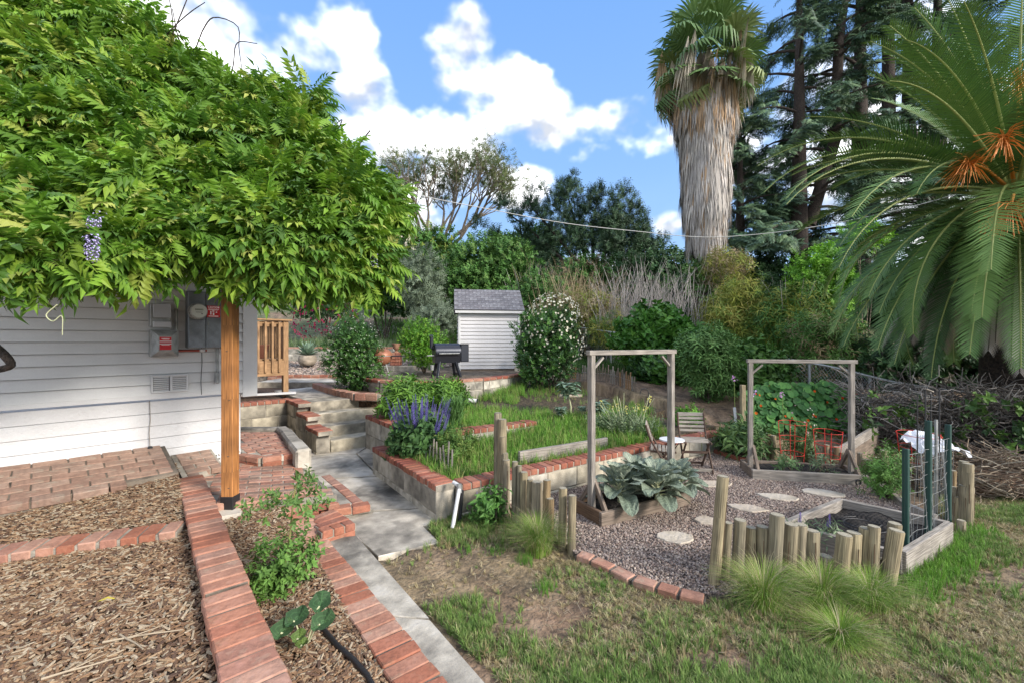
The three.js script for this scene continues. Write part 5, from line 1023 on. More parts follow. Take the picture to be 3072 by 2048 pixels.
{ // chain link fence along the garden edge
  const t = thing('chain_fence', 'chain link fence with a bare top rail along the slope', 'fence');
  const pts = [[1.925, 2, -12.5], [2.904, 1.776, -11], [4.269, 1.453, -9.2], [5.72, 1.158, -7.9], [6.545, 0.894, -7.2], [7.711, 0.775, -6.3]];
  mesh('top_rail', tube(new THREE.CatmullRomCurve3(pts.map((p) => V(...p))).getPoints(30), 0.02, 8), MT.wire, t);
  const cv = new THREE.CatmullRomCurve3(pts.map((p) => V(...p))), W = [];
  for (let i = 0; i <= 7; i++) { const p = cv.getPoint(i / 7), y = height(p.x, p.z); mesh('post', tube([[p.x, y - 0.1, p.z - 0.03], [p.x, p.y, p.z - 0.03]], 0.024, 8), MT.wire, t); }
  for (let i = 0; i < 130; i++) { const s = i / 130, p = cv.getPoint(s), q = cv.getPoint(Math.min(1, s + 0.06)), w = cv.getPoint(Math.max(0, s - 0.06)); W.push(tube([[p.x, p.y, p.z], [q.x, height(q.x, q.z), q.z]], 0.0016, 3, false), tube([[p.x, p.y, p.z + 0.004], [w.x, height(w.x, w.z), w.z + 0.004]], 0.0016, 3, false)); }
  mesh('wire_mesh', merge(W), MT.wire, t);
}
{ // far house on the hill
  const p = [-11.592, 11.176, -42], t = thing('hill_house', 'distant house with orange tiled roof on the hilltop', 'house', [p[0], p[1] - 1, p[2]], 0.1);
  mesh('wall', cbox(4.6, 3.4, 4, 0.03), mat(0.62, 0.55, 0.45), t, [0, -0.2, 0]);
  const sh = new THREE.Shape(); sh.moveTo(-2.4, 0); sh.lineTo(2.4, 0); sh.lineTo(2.2, 0.55); sh.lineTo(-2.2, 0.55); sh.closePath();
  const g = new THREE.ExtrudeGeometry(sh, { depth: 4.4, bevelEnabled: false }); mesh('roof', g, mat(0.5, 0.22, 0.13, { map: T.soil }), t, [0, 1.5, -2.2]);
  mesh('window', cbox(0.8, 0.8, 0.05, 0.01), MT.black, t, [1.1, 0.6, 2.01]); mesh('chimney', cbox(0.4, 0.6, 0.4, 0.02), mat(0.4, 0.3, 0.22), t, [-0.4, 2.1, 0]);
}

// ---------------------------------------------------------------- plant builders
function addLeaf(g, b, dir, nor, l, w, fold = 0.25, droop = 0.15, wide = 0.42) {
  const d = dir.clone().normalize(), s = new THREE.Vector3().crossVectors(d, nor).normalize(), n = new THREE.Vector3().crossVectors(s, d);
  const m = b.clone().addScaledVector(d, l * wide), t = b.clone().addScaledVector(d, l).addScaledVector(n, -droop * l);
  const e1 = m.clone().addScaledVector(s, w / 2).addScaledVector(n, fold * w), e2 = m.clone().addScaledVector(s, -w / 2).addScaledVector(n, fold * w);
  const A = b.toArray(), C = m.toArray(), T_ = t.toArray(), E = e1.toArray(), F = e2.toArray();
  g.tri(A, E, C, [0, 0], [0, 0.4], [0.5, 0.4]); g.tri(C, E, T_, [0.5, 0.4], [0, 0.4], [0.5, 1]); g.tri(A, C, F, [0, 0], [0.5, 0.4], [1, 0.4]); g.tri(C, T_, F, [0.5, 0.4], [0.5, 1], [1, 0.4]);
}
// twig with leaves, length 1 along y
function sprig(n, l, w, spread = 1, droop = 0.2) {
  const g = new GB();
  for (let i = 0; i < n; i++) { const t = 0.12 + 0.88 * i / (n - 1 || 1), a = i * 2.4 + rr(-0.4, 0.4), out = V(Math.cos(a) * spread, rr(0.3, 0.9), Math.sin(a) * spread), nor = V(-Math.cos(a) * 0.6, 1, -Math.sin(a) * 0.6).add(randDir().multiplyScalar(0.4)); addLeaf(g, V(rr(-0.04, 0.04), t * 0.8, rr(-0.04, 0.04)), out, nor, l * rr(0.75, 1.15), w * rr(0.8, 1.15), 0.22, droop); }
  return g.geo();
}
function pinnate(pairs, L, l, w) {
  const g = new GB(), at = (t) => V(0, L * t * (1 - 0.12 * t), -0.32 * L * t * t);
  for (let i = 0; i < 4; i++) { const a = at(i / 4), b = at((i + 1) / 4); g.tri([a.x - 0.003, a.y, a.z], [a.x + 0.003, a.y, a.z], b.toArray()); }
  for (let i = 0; i < pairs; i++) for (const s of [-1, 1]) { const t = 0.2 + 0.72 * i / pairs; addLeaf(g, at(t), V(s * 1, 0.45 + t * 0.3, -0.25 - 0.4 * rnd()), V(s * 0.25, 0.2, 1), l * (0.85 + 0.3 * Math.sin(t * 3)) * rr(0.9, 1.1), w, 0.18, 0.22); }
  addLeaf(g, at(0.96), V(0, 1, -0.7), V(0, 0.4, 1), l * 1.1, w, 0.18, 0.2); return g.geo();
}
function tuft(n, h, spread, w = 0.006, curl = 0.5) {
  const g = new GB();
  for (let i = 0; i < n; i++) {
    const a = rr(0, 6.28), r = rr(0, 0.25) * spread, o = rr(0.2, 1) * spread, hh = h * rr(0.55, 1.1), x0 = Math.cos(a) * r, z0 = Math.sin(a) * r, px = -Math.sin(a) * w / 2, pz = Math.cos(a) * w / 2;
    const p1 = [x0 + Math.cos(a) * o * 0.35, hh * 0.6, z0 + Math.sin(a) * o * 0.35], p2 = [x0 + Math.cos(a) * o, hh * (1 - curl * 0.35 * (o / spread)), z0 + Math.sin(a) * o];
    g.tri([x0 - px, 0, z0 - pz], [x0 + px, 0, z0 + pz], [p1[0] + px * 0.8, p1[1], p1[2] + pz * 0.8]); g.tri([x0 - px, 0, z0 - pz], [p1[0] + px * 0.8, p1[1], p1[2] + pz * 0.8], [p1[0] - px * 0.8, p1[1], p1[2] - pz * 0.8]);
    g.tri([p1[0] - px * 0.8, p1[1], p1[2] - pz * 0.8], [p1[0] + px * 0.8, p1[1], p1[2] + pz * 0.8], p2);
  }
  return g.geo();
}
// leaves spread through clumps; each clump [x, y, z, rx, ry, rz]
function crownList(clumps, n, s0, s1, colors, o = {}) {
  const { shell = 0.55, out = 0.8, up = 0.35, wild = 0.5, droop = 0, cut } = o, list = [], wts = clumps.map((c) => Math.pow(c[3] * c[4] * c[5], 0.6)), sum = wts.reduce((a, b) => a + b, 0);
  clumps.forEach((c, ci) => {
    const k = Math.round(n * wts[ci] / sum), tone = rr(0.86, 1.14);
    for (let i = 0; i < k; i++) {
      const d = randDir(), r = lerp(shell, 1, Math.sqrt(rnd())) * (1 + 0.3 * noise(d.x * 2.3 + ci * 3, d.y * 2.3, d.z * 2.3)), p = V(c[0] + d.x * c[3] * r, c[1] + d.y * c[4] * r, c[2] + d.z * c[5] * r);
      if (cut && cut(p)) continue;
      const g = d.clone().multiplyScalar(out).add(V(0, up - droop, 0)).add(randDir().multiplyScalar(wild)), nor = d.clone().multiplyScalar(0.5).add(V(0, 0.9, 0)).add(randDir().multiplyScalar(0.5));
      const col = pick(colors), v = tone * rr(0.82, 1.18), s = rr(s0, s1);
      list.push([aim(p, g, nor, s), col[0] * v, col[1] * v, col[2] * v]);
    }
  });
  return list;
}
function clumpsIn(c, n, k0 = 0.35, k1 = 0.55) { // break an ellipsoid into smaller ones near its surface
  const o = [[c[0], c[1], c[2], c[3] * 0.7, c[4] * 0.7, c[5] * 0.7]];
  for (let i = 0; i < n; i++) { const d = randDir(), r = rr(0.5, 0.8), k = rr(k0, k1); o.push([c[0] + d.x * c[3] * r, c[1] + d.y * c[4] * r, c[2] + d.z * c[5] * r, c[3] * k, c[4] * k, c[5] * k]); }
  return o;
}
const SP = { // shared sprigs
  round: null, long: null, fine: null, box: null,
};
reseed(301);
SP.round = sprig(9, 0.42, 0.26, 1, 0.12); SP.long = sprig(9, 0.62, 0.14, 0.9, 0.3); SP.fine = sprig(13, 0.34, 0.09, 0.9, 0.1); SP.box = sprig(10, 0.4, 0.22, 1, 0.08); SP.big = sprig(5, 0.75, 0.55, 1, 0.3);
SP.bamboo = sprig(10, 0.75, 0.085, 0.8, 0.45);
const GR = { bright: [[0.12, 0.3, 0.025], [0.16, 0.36, 0.035], [0.09, 0.24, 0.02]], mid: [[0.091, 0.221, 0.039], [0.117, 0.26, 0.052], [0.072, 0.176, 0.033]], dark: [[0.048, 0.12, 0.038], [0.064, 0.152, 0.048], [0.04, 0.096, 0.032]], grey: [[0.196, 0.253, 0.161], [0.23, 0.287, 0.196], [0.149, 0.196, 0.127]], yellow: [[0.3, 0.33, 0.05], [0.24, 0.3, 0.05], [0.36, 0.34, 0.07]], tan: [[0.38, 0.3, 0.17], [0.32, 0.25, 0.14], [0.44, 0.36, 0.22]] };
function shrub(name, label, c, opt = {}) {
  const { n = 900, sp = SP.round, s = [0.12, 0.2], colors = GR.mid, parts = 9, category = 'bush', stems = 5, mt = MT.leaf, group, o = {}, stemMat = MT.bark, base, k0 = 0.35, k1 = 0.55 } = opt;
  const y0 = base ?? height(c[0], c[2]), t = thing(name, label, category, [c[0], y0, c[2]], 0, group), loc = [0, c[1] - y0, 0, c[3], c[4], c[5]];
  const cl = clumpsIn(loc, parts, k0, k1);
  for (let i = 0; i < stems; i++) { const q = cl[1 + i % (cl.length - 1)]; mesh('stem', tube(bend([rr(-0.06, 0.06) * c[3], -0.08, rr(-0.06, 0.06) * c[3]], [q[0] * 0.8, q[1], q[2] * 0.8], -0.03 * c[4], 5, rr(-0.05, 0.05)), [0.022 * Math.max(c[3], 0.4) + 0.006, 0.005], 5), stemMat, t); }
  instanced('foliage', sp, mt, crownList(cl, n, s[0], s[1], colors, o), t);
  return t;
}
function flowersOn(t, c, n, geo, mt, colors, s0, s1, name = 'flowers', front = true) {
  const list = []; for (let i = 0; i < n; i++) { const d = randDir(); if (front) d.z = Math.abs(d.z) - 0.25; d.normalize(); const p = V(c[0] + d.x * c[3] * rr(0.95, 1.1), c[1] + d.y * c[4] * rr(0.95, 1.1), c[2] + d.z * c[5] * rr(0.95, 1.1)), col = pick(colors); list.push([aim(p, d, V(0, 1, 0.1), rr(s0, s1)), ...col]); }
  return instanced(name, geo, mt, list, t);
}
const blossom = (() => { const g = new GB(); for (let i = 0; i < 6; i++) { const a = i * 1.047; addLeaf(g, V(0, 0, 0), V(Math.cos(a), 0.5, Math.sin(a)), V(-Math.cos(a) * 0.3, 1, -Math.sin(a) * 0.3), 0.55, 0.5, 0.1, -0.1, 0.6); } for (let i = 0; i < 4; i++) { const a = i * 1.57; addLeaf(g, V(0, 0.05, 0), V(Math.cos(a) * 0.6, 1, Math.sin(a) * 0.6), V(-Math.cos(a), 0.6, -Math.sin(a)), 0.4, 0.35, 0.2, 0, 0.6); } return g.geo(); })();

// ---------------------------------------------------------------- wisteria
reseed(302);
{
  const t = thing('wisteria_vine', 'huge bright green wisteria vine heaped over the pergola at upper left', 'vine', [PX[0], 0, PX[2]]);
  const B = [
    [-5.134, 4.792, -4.6, 0.62], [-4.587, 4.862, -4.7, 0.55], [-4.07, 4.58, -4.7, 0.5], [-4.464, 3.816, -4, 0.6], [-4.002, 3.871, -4.1, 0.55], [-3.553, 3.843, -4.2, 0.5], [-3.238, 3.994, -4.4, 0.45], [-2.821, 3.724, -4.3, 0.42], [-2.477, 3.724, -4.3, 0.4], [-2.187, 4.048, -4.5, 0.2],
    [-3.976, 3.049, -3.5, 0.5], [-3.622, 3.126, -3.6, 0.5], [-3.241, 3.169, -3.7, 0.46], [-2.873, 3.173, -3.8, 0.45], [-2.48, 3.176, -3.9, 0.45], [-2.104, 3.256, -4, 0.42], [-1.788, 3.174, -4.1, 0.36],
    [-3.408, 2.452, -3, 0.36], [-2.792, 2.669, -3.3, 0.34], [-2.809, 2.449, -3.1, 0.28], [-2.576, 2.699, -3.5, 0.36], [-2.187, 2.679, -3.55, 0.4], [-1.872, 2.725, -3.7, 0.4], [-1.583, 2.786, -3.9, 0.36], [-1.369, 2.835, -4.2, 0.22],
    [-2.094, 2.396, -3.4, 0.34], [-1.841, 2.384, -3.5, 0.36], [-1.613, 2.447, -3.7, 0.34], [-1.388, 2.435, -3.9, 0.28], [-2.064, 2.267, -3.35, 0.17], [-1.822, 2.226, -3.4, 0.18], [-1.642, 2.28, -3.6, 0.22], [-1.467, 2.242, -3.8, 0.2], [-1.31, 2.22, -3.9, 0.14],
    [-3.181, 2.269, -2.8, 0.22], [-2.98, 2.091, -2.6, 0.13], [-2.851, 2.164, -2.7, 0.13], [-2.635, 2.227, -2.8, 0.17], [-2.72, 2.052, -2.6, 0.06], [-2.514, 2.07, -2.7, 0.06], [-2.482, 2.221, -2.9, 0.1], [-2.343, 2.347, -3, 0.12], [-2.266, 2.403, -3.1, 0.12], [-1.159, 2.919, -4.2, 0.13], [-1.285, 2.982, -4.2, 0.15], [-2.355, 2.115, -2.8, 0.04],
  ].map(([x, y, z, r]) => [x - PX[0], y, z - PX[2], r, r * 0.82, r]);
  const sp = [pinnate(5, 0.26, 0.088, 0.036), pinnate(5, 0.22, 0.08, 0.036), pinnate(6, 0.29, 0.092, 0.034)];
  const cols = [[0.16, 0.32, 0.028], [0.21, 0.38, 0.034], [0.12, 0.26, 0.022], [0.08, 0.19, 0.02], [0.27, 0.41, 0.04], [0.18, 0.34, 0.03]];
  const wisMat = leafMat({ transmission: 0.48 });
  const young = [[0.3, 0.38, 0.06], [0.36, 0.4, 0.09]];
  for (let k = 0; k < 3; k++) instanced('foliage', sp[k], wisMat, crownList(B, 4300, 0.7, 1.2, k === 1 ? cols.concat([young[0]]) : cols, { shell: 0.45, out: 0.85, up: -0.02, wild: 0.8 }), t);
  // bright new shoots
  instanced('young_leaves', sp[1], MT.leaf, crownList(B, 900, 0.6, 1.05, young, { shell: 0.92, out: 0.9, up: 0.2, wild: 0.8 }), t);
  // woody stems and whips
  const S = [];
  const q = (i) => V(B[i][0], B[i][1], B[i][2]);
  for (let i = 0; i < 34; i++) { const a = q(Math.floor(rnd() * B.length)), b = q(Math.floor(rnd() * B.length)); if (a.distanceTo(b) > 1.3) continue; S.push(tube(bend(a.toArray(), b.toArray(), rr(-0.15, 0.2), 8, rr(-0.15, 0.15)), [0.012, 0.005], 5)); }
  mesh('woody_stem', merge(S), MT.barkPale, t).userData.kind = 'stuff';
  for (const w of [
    [[-3.357, 4.363, -4.5], [-3.177, 4.858, -4.5], [-3.087, 4.948, -4.5], [-2.84, 4.858, -4.5], [-2.826, 4.633, -4.5], [-2.772, 4.273, -4.5]], [[-2.886, 4.082, -4.4], [-2.82, 4.39, -4.4], [-2.776, 4.618, -4.4], [-2.578, 4.61, -4.4]], [[-3.708, 4.562, -4.6], [-3.478, 5.114, -4.6], [-3.386, 5.344, -4.6]], [[-3.57, 4.516, -4.6], [-3.593, 5.022, -4.6], [-3.639, 5.298, -4.6]],
    [[-3.846, 4.608, -4.6], [-3.57, 4.93, -4.6], [-3.386, 5.091, -4.6], [-3.248, 5.183, -4.6]], [[-3.267, 4.273, -4.5], [-3.447, 4.723, -4.5], [-3.514, 5.038, -4.5]], [[-2.71, 4.038, -4.4], [-3.042, 4.498, -4.5], [-3.312, 4.588, -4.5], [-3.492, 4.903, -4.5]], [[-2.534, 3.906, -4.4], [-2.446, 4.06, -4.4], [-2.358, 4.104, -4.4]],
    [[-2.006, 3.818, -4.4], [-1.786, 3.73, -4.4], [-1.72, 3.84, -4.4], [-1.808, 3.774, -4.4]], [[-1.467, 3.778, -4.5].map((v, i) => v), [-1.654, 3.488, -4.4], [-1.746, 3.466, -4.3]], [[-2.615, 1.81, -2.5], [-2.678, 1.748, -2.5], [-2.64, 1.715, -2.5], [-2.59, 1.748, -2.5], [-2.585, 1.635, -2.5]],
    [[-2.77, 2.205, -2.7], [-2.794, 2.464, -2.75], [-2.957, 2.535, -2.8], [-3.181, 2.395, -2.8]], [[-2.928, 2.662, -3], [-2.747, 2.79, -3.1], [-2.792, 2.933, -3.3]], [[-3.182, 3.178, -3.4], [-3.171, 3.504, -3.5], [-3.406, 3.81, -3.6]], [[-2.538, 2.452, -3], [-2.579, 2.765, -3.2], [-2.876, 3.008, -3.4]],
    [[-2.905, 2.205, -2.7], [-2.772, 1.982, -2.65], [-2.772, 1.818, -2.6]], [[-2.767, 2.271, -2.75], [-2.77, 2.043, -2.7], [-2.73, 1.854, -2.7]], [[-1.703, 2.339, -3.3], [-1.55, 2.09, -3.4], [-1.544, 1.789, -3.5]],
  ]) mesh('whip', tube(new THREE.CatmullRomCurve3(w.map((p) => V(p[0] - PX[0], p[1], p[2] - PX[2]))).getPoints(18), w[0][1] > 3.6 ? [0.0075, 0.004] : [0.004, 0.002], 5), w[0][1] > 3.6 ? MT.barkDark : rnd() < 0.5 ? MT.stemPale : MT.bark, t);
  // old trunk piece at the left edge
  mesh('trunk', tube(new THREE.CatmullRomCurve3([[-3.588, 1.582, -3], [-3.492, 1.498, -3], [-3.456, 1.438, -3], [-3.558, 1.402, -3], [-3.798, 1.312, -3]].map((p) => V(p[0] - PX[0], p[1], p[2] - PX[2]))).getPoints(14), [0.028, 0.02], 8), MT.barkDark, t);
  // flower clusters
  const fl = (n, L) => { const g = new GB(); for (let i = 0; i < n; i++) { const a = i * 2.4, y = -L * i / n, r = 0.011 * (1 - 0.5 * i / n) + rr(0, 0.006); addLeaf(g, V(Math.cos(a) * rr(0.004, 0.022), y + rr(-0.008, 0.008), Math.sin(a) * rr(0.004, 0.022)), V(Math.cos(a), -0.3, Math.sin(a)), V(0, 1, 0.2), r + 0.008, 0.014, 0.3, 0.2, 0.6); } return g.geo(); };
  const pm = new THREE.MeshStandardMaterial({ color: lin(0.4, 0.36, 0.58), roughness: 0.7, side: THREE.DoubleSide });
  for (const [x, y, z, n, L] of [[-2.328, 2.287, -2.42, 40, 0.05], [-2.318, 2.186, -2.4, 110, 0.14], [-2.179, 2.701, -3.2, 18, 0.08], [-1.834, 2.461, -3.2, 16, 0.08], [-1.153, 2.337, -3.65, 22, 0.12], [-2.46, 2.39, -2.6, 10, 0.05]]) mesh('flower_cluster', fl(n, L), pm, t, [x - PX[0], y, z - PX[2]]);
}

// ---------------------------------------------------------------- grass
reseed(303);
const TU = { short: [tuft(9, 1, 0.7, 0.1), tuft(9, 1, 1.0, 0.09)], tall: [tuft(9, 1, 0.45, 0.035, 0.9), tuft(8, 1, 0.55, 0.032, 1.1)] };
const grassMat = leafMat({ roughness: 0.75, transmission: 0.25 });
const hard = [walk, strip].length;
const lawnPoly = [P(0.008, 0, -1.961), P(-0.468, 0, -2.516), P(-0.936, 0, -3.162), P(-0.57, 0, -3.433), P(-0.717, 0, -3.756), P(-0.469, 0, -4.04), P(-0.151, 0, -4.199), P(0.371, 0, -3.259), P(0.774, 0, -2.93), P(1.225, 0, -2.64), [2.3, -2.72], [2.75, -2.95], [3.7, -3.6], [4.0, -4.1], [4.6, -5.0], [8.5, -5.6], [9, -1.2], [0, -1.2]];
{
  const at = sampler(lawnPoly), lists = [[], []]; let tries = 0;
  while (lists[0].length + lists[1].length < 46000 && tries++ < 160000) {
    const [x, z] = at(), d = -z; if (d < 1.5 || Math.abs(x) > d * 1.3) continue;
    const n = fbm(x * 1.1, 4, z * 1.1, 4), bare = Math.exp(-((x + 0.45) ** 2 / 0.25 + (z + 3.05) ** 2 / 0.12)) + Math.exp(-((x - 0.1) ** 2 / 0.08 + (z + 2.55) ** 2 / 0.05)) + Math.exp(-((x - 3.6) ** 2 / 0.4 + (z + 2.9) ** 2 / 0.1)) * 0.8 + Math.exp(-((x - 1.0) ** 2 / 0.1 + (z + 2.15) ** 2 / 0.02)) * 0.6;
    const dens = clamp(0.78 + n * 1.3 - bare * 1.5, 0.03, 1); if (rnd() > dens) continue;
    const lush = smooth(-0.2, 0.2, n + rr(-0.16, 0.16) - (x > 2.6 ? 0.1 : 0)), h = lerp(0.022, 0.07, lush) * rr(0.7, 1.4);
    const c = rnd() < lush * 0.9 + 0.08 ? pick([[0.13, 0.23, 0.05], [0.16, 0.27, 0.055], [0.2, 0.3, 0.08], [0.24, 0.31, 0.1]]) : pick([[0.4, 0.33, 0.18], [0.32, 0.26, 0.13], [0.48, 0.41, 0.25], [0.26, 0.23, 0.11]]), v = rr(0.8, 1.2);
    lists[rnd() < 0.5 ? 0 : 1].push([M([x, height(x, z) - 0.003, z], rr(-0.25, 0.25), rr(0, 6.28), rr(-0.25, 0.25), rr(0.03, 0.055), h, rr(0.03, 0.055)), c[0] * v, c[1] * v, c[2] * v]);
  }
  tag(instanced('lawn_grass', TU.short[0], grassMat, lists[0]), 'patchy short green and straw coloured lawn grass', 'grass');
  tag(instanced('lawn_grass', TU.short[1], grassMat, lists[1]), 'coarse low lawn grass mixed through the patchy lawn', 'grass');
  // dead clippings and straw lying on the lawn
  const st = []; for (let i = 0; i < 9000; i++) { const [x, z] = at(); if (Math.abs(x) > -z * 1.3) continue; const c = pick([[0.42, 0.35, 0.22], [0.33, 0.26, 0.15], [0.5, 0.43, 0.3], [0.24, 0.17, 0.1]]), n = fbm(x * 1.1, 4, z * 1.1, 4); if (n > 0.22 && rnd() < 0.6) continue; st.push([M([x, height(x, z) + rr(0.004, 0.018), z], rr(-0.2, 0.2), rr(0, 6.28), rr(-0.2, 0.2), rr(0.02, 0.08), 0.006, rr(0.004, 0.009)), ...c]); }
  tag(instanced('straw', chipGeo, chipMat, st), 'dry straw clippings scattered over the lawn', 'straw');
}
{ // long grass of the raised beds and weeds on the slope
  const mk = (poly, Y, n, h0, h1, cols, label, keep = () => true) => { const at = sampler(poly), L = []; for (let i = 0; i < n; i++) { const [x, z] = at(); if (!keep(x, z)) continue; const c = pick(cols), v = rr(0.8, 1.2), h = rr(h0, h1), w = rr(0.1, 0.2); L.push([M([x, Y(x, z) - 0.01, z], rr(-0.2, 0.2), rr(0, 6.28), rr(-0.2, 0.2), w, h, w), c[0] * v, c[1] * v, c[2] * v]); } tag(instanced('tall_grass', TU.tall[L.length & 1], grassMat, L), label, 'grass'); };
  const lush = [[0.13, 0.3, 0.03], [0.17, 0.36, 0.045], [0.1, 0.24, 0.03], [0.22, 0.36, 0.07], [0.3, 0.32, 0.11]];
  mk(bedLow, bedLowY, 4600, 0.1, 0.26, lush, 'long lush green grass filling the lower raised bed', (x, z) => fbm(x * 2, 1, z * 2, 3) > -0.25 && x < 2.1 && (x + 1.0) * 0.6 - (z + 5.1) * 0.2 > -0.3);
  mk(bedHigh, bedHighY, 5200, 0.1, 0.24, lush, 'long green grass filling the upper raised bed', (x, z) => fbm(x * 1.3 + 4, 1, z * 1.3, 3) > -0.2 - (x > 0.6 ? -0.16 : 0) && !(x > 0.25 && z < -7.2 && rnd() < 0.8));
  mk([[0.6, -11], [3, -10], [4.6, -15], [1, -16]], height, 2600, 0.15, 0.35, [[0.05, 0.12, 0.02], [0.07, 0.16, 0.03], [0.09, 0.19, 0.04]], 'shaded green grass on the slope behind the rose bush');
  mk([[-4.6, -14], [-1.2, -14], [-2, -19], [-6, -19]], height, 2600, 0.12, 0.3, [[0.1, 0.22, 0.03], [0.13, 0.27, 0.04], [0.08, 0.18, 0.03]], 'green grass slope behind the jasmine column');
  mk([[2.6, -6.6], [5.6, -5.9], [6.5, -7.2], [3.2, -9]], height, 900, 0.04, 0.1, [[0.16, 0.2, 0.06], [0.12, 0.18, 0.04]], 'thin weeds on the bare dirt slope', (x, z) => fbm(x * 1.2, 9, z * 1.2, 3) > 0.02);
}
// feather grass clumps
reseed(304);
function featherGrass(label, p, R, H, n, dry = 0.4, lean = 0) {
  const t = thing('feather_grass', label, 'grass clump', p, 0, 'feather grass clumps'), lists = { blade: [[], []], plume: [] };
  const ribbon = (L, w) => { const g = new GB(), m = 6; let pr = null; for (let i = 0; i <= m; i++) { const s = i / m, x = 0.75 * s * s, y = s - 0.36 * s * s * s, ww = w * (1 - s * 0.85), a = [x, y, -ww], b = [x, y, ww]; if (pr) g.quad(pr[0], pr[1], b, a); pr = [a, b]; } return g.geo(); };
  const g1 = ribbon(1, 0.0014), g2 = ribbon(1, 0.002);
  const a_ = [], b_ = [];
  for (let i = 0; i < n; i++) { const a = rr(0, 6.28), o = Math.pow(rnd(), 0.7), h = H * rr(0.55, 1.05), c = rnd() < dry * o ? pick([[0.5, 0.42, 0.22], [0.42, 0.36, 0.17]]) : pick([[0.15, 0.28, 0.035], [0.2, 0.34, 0.04], [0.25, 0.38, 0.05], [0.11, 0.22, 0.03]]); const r = rr(0, 0.1); a_.push([M([Math.cos(a) * r, -0.01, -Math.sin(a) * r], 0, a + rr(-0.3, 0.3), 0, R * lerp(0.15, 1.2, o), h * lerp(1.12, 0.85, o), 1.0), ...c]); }
  for (let i = 0; i < n * 0.1; i++) { const a = rr(0, 6.28) , h = H * rr(0.85, 1.15); b_.push([M([0, 0, 0], 0, a, 0, R * rr(0.7, 1.35), h, 1.0), ...pick([[0.5, 0.43, 0.27], [0.45, 0.39, 0.22], [0.4, 0.38, 0.18]])]); }
  instanced('blades', g1, grassMat, a_, t); instanced('plumes', g2, grassMat, b_.slice(0, Math.max(1, b_.length * 0.4)), t);
  return t;
}
featherGrass('round feather grass clump at the foot of the stepped log palisade', [0.198, 0, -3.306], 0.3, 0.42, 1500, 0.35);
featherGrass('feather grass clump with pale plumes at left of the front logs', [1.504, 0, -2.597], 0.32, 0.4, 1300, 0.4);
featherGrass('feather grass clump before the middle of the front logs', [1.879, 0, -2.632], 0.32, 0.36, 1200, 0.25);
featherGrass('feather grass clump before the right end of the front logs', [2.168, 0, -2.632], 0.3, 0.32, 1100, 0.2);
featherGrass('low feather grass clump nearest the camera at bottom right', [1.759, 0, -2.332], 0.3, 0.2, 900, 0.2);
// weed tufts on the lawn
{
  const spots = [[1255,1350,0.11],[1205,1290,0.09],[1160,1300,0.07],[1380,1360,0.08],[1120,1240,0.06]];
  const labs = ['bright green grass tuft standing alone in the middle of the lawn', 'small grass tuft just below the round feather grass', 'small grass tuft on bare dirt left of the feather grass', 'grass tuft beside the pale brick edging', 'grass tuft near the corner of the concrete walkway'];
  [[0.223, 0, -2.817, 0.1], [0.091, 0, -3.15, 0.09], [-0.136, 0, -3.306, 0.06], [0.589, 0, -2.817, 0.07], [-0.338, 0, -3.347, 0.06]].forEach(([x, y, z, h], i) => {
    const t = thing('grass_tuft', labs[i], 'grass clump', [x, height(x, z), z], 0, 'grass tufts on the lawn'), L = [];
    for (let k = 0; k < 40; k++) { const c = pick([[0.12, 0.27, 0.035], [0.16, 0.32, 0.05], [0.09, 0.2, 0.03]]), a = rr(0, 6.28), r = rr(0, 0.09); L.push([M([Math.cos(a) * r, -0.005, Math.sin(a) * r], rr(-0.3, 0.3), rr(0, 6.28), rr(-0.3, 0.3), 0.05, h * rr(0.6, 1.2), 0.05), ...c]); }
    instanced('blades', TU.tall[i & 1], grassMat, L, t);
  });
  reseed(305);
  const R = [2.9, -2.9], L = []; for (let i = 0; i < 420; i++) { const s = rnd(), x = lerp(2.5, 3.9, s) + rr(-0.06, 0.16), z = lerp(-2.78, -3.7, s) + rr(-0.05, 0.16); L.push([M([x, 0, z], rr(-0.3, 0.3), rr(0, 6.28), rr(-0.3, 0.3), 0.09, rr(0.06, 0.17), 0.09), ...pick([[0.13, 0.3, 0.03], [0.18, 0.36, 0.045], [0.1, 0.22, 0.03]])]); }
  tag(instanced('tall_grass', TU.tall[0], grassMat, L), 'fringe of bright weeds along the foot of the wire fence', 'grass');
}

// ---------------------------------------------------------------- bed plants
reseed(306);
shrub('jasmine_bush', 'tall column of glossy jasmine with tiny white stars beside the steps', [-2.98, 1.38, -8.2, 0.53, 0.8, 0.45], { n: 2600, sp: SP.round, s: [0.07, 0.12], colors: [[0.05, 0.13, 0.03], [0.07, 0.17, 0.035], [0.04, 0.1, 0.025], [0.1, 0.22, 0.05]], mt: MT.gloss, base: 0.69, parts: 14, k0: 0.4, k1: 0.6 });
{ const t = scene.children[scene.children.length - 1]; flowersOn(t, [0, 0.68, 0, 0.52, 0.8, 0.47], 420, blossom, MT.petal, [[0.75, 0.76, 0.68], [0.68, 0.7, 0.6]], 0.012, 0.022); }
shrub('boxwood_bush', 'round clipped glossy green bush behind the black grill', [-1.92, 1.5, -9.6, 0.5, 0.58, 0.48], { n: 2200, sp: SP.box, s: [0.06, 0.1], colors: GR.bright.concat([[0.2, 0.36, 0.04]]), base: 0.9, parts: 16, k0: 0.45, k1: 0.6, mt: MT.gloss });
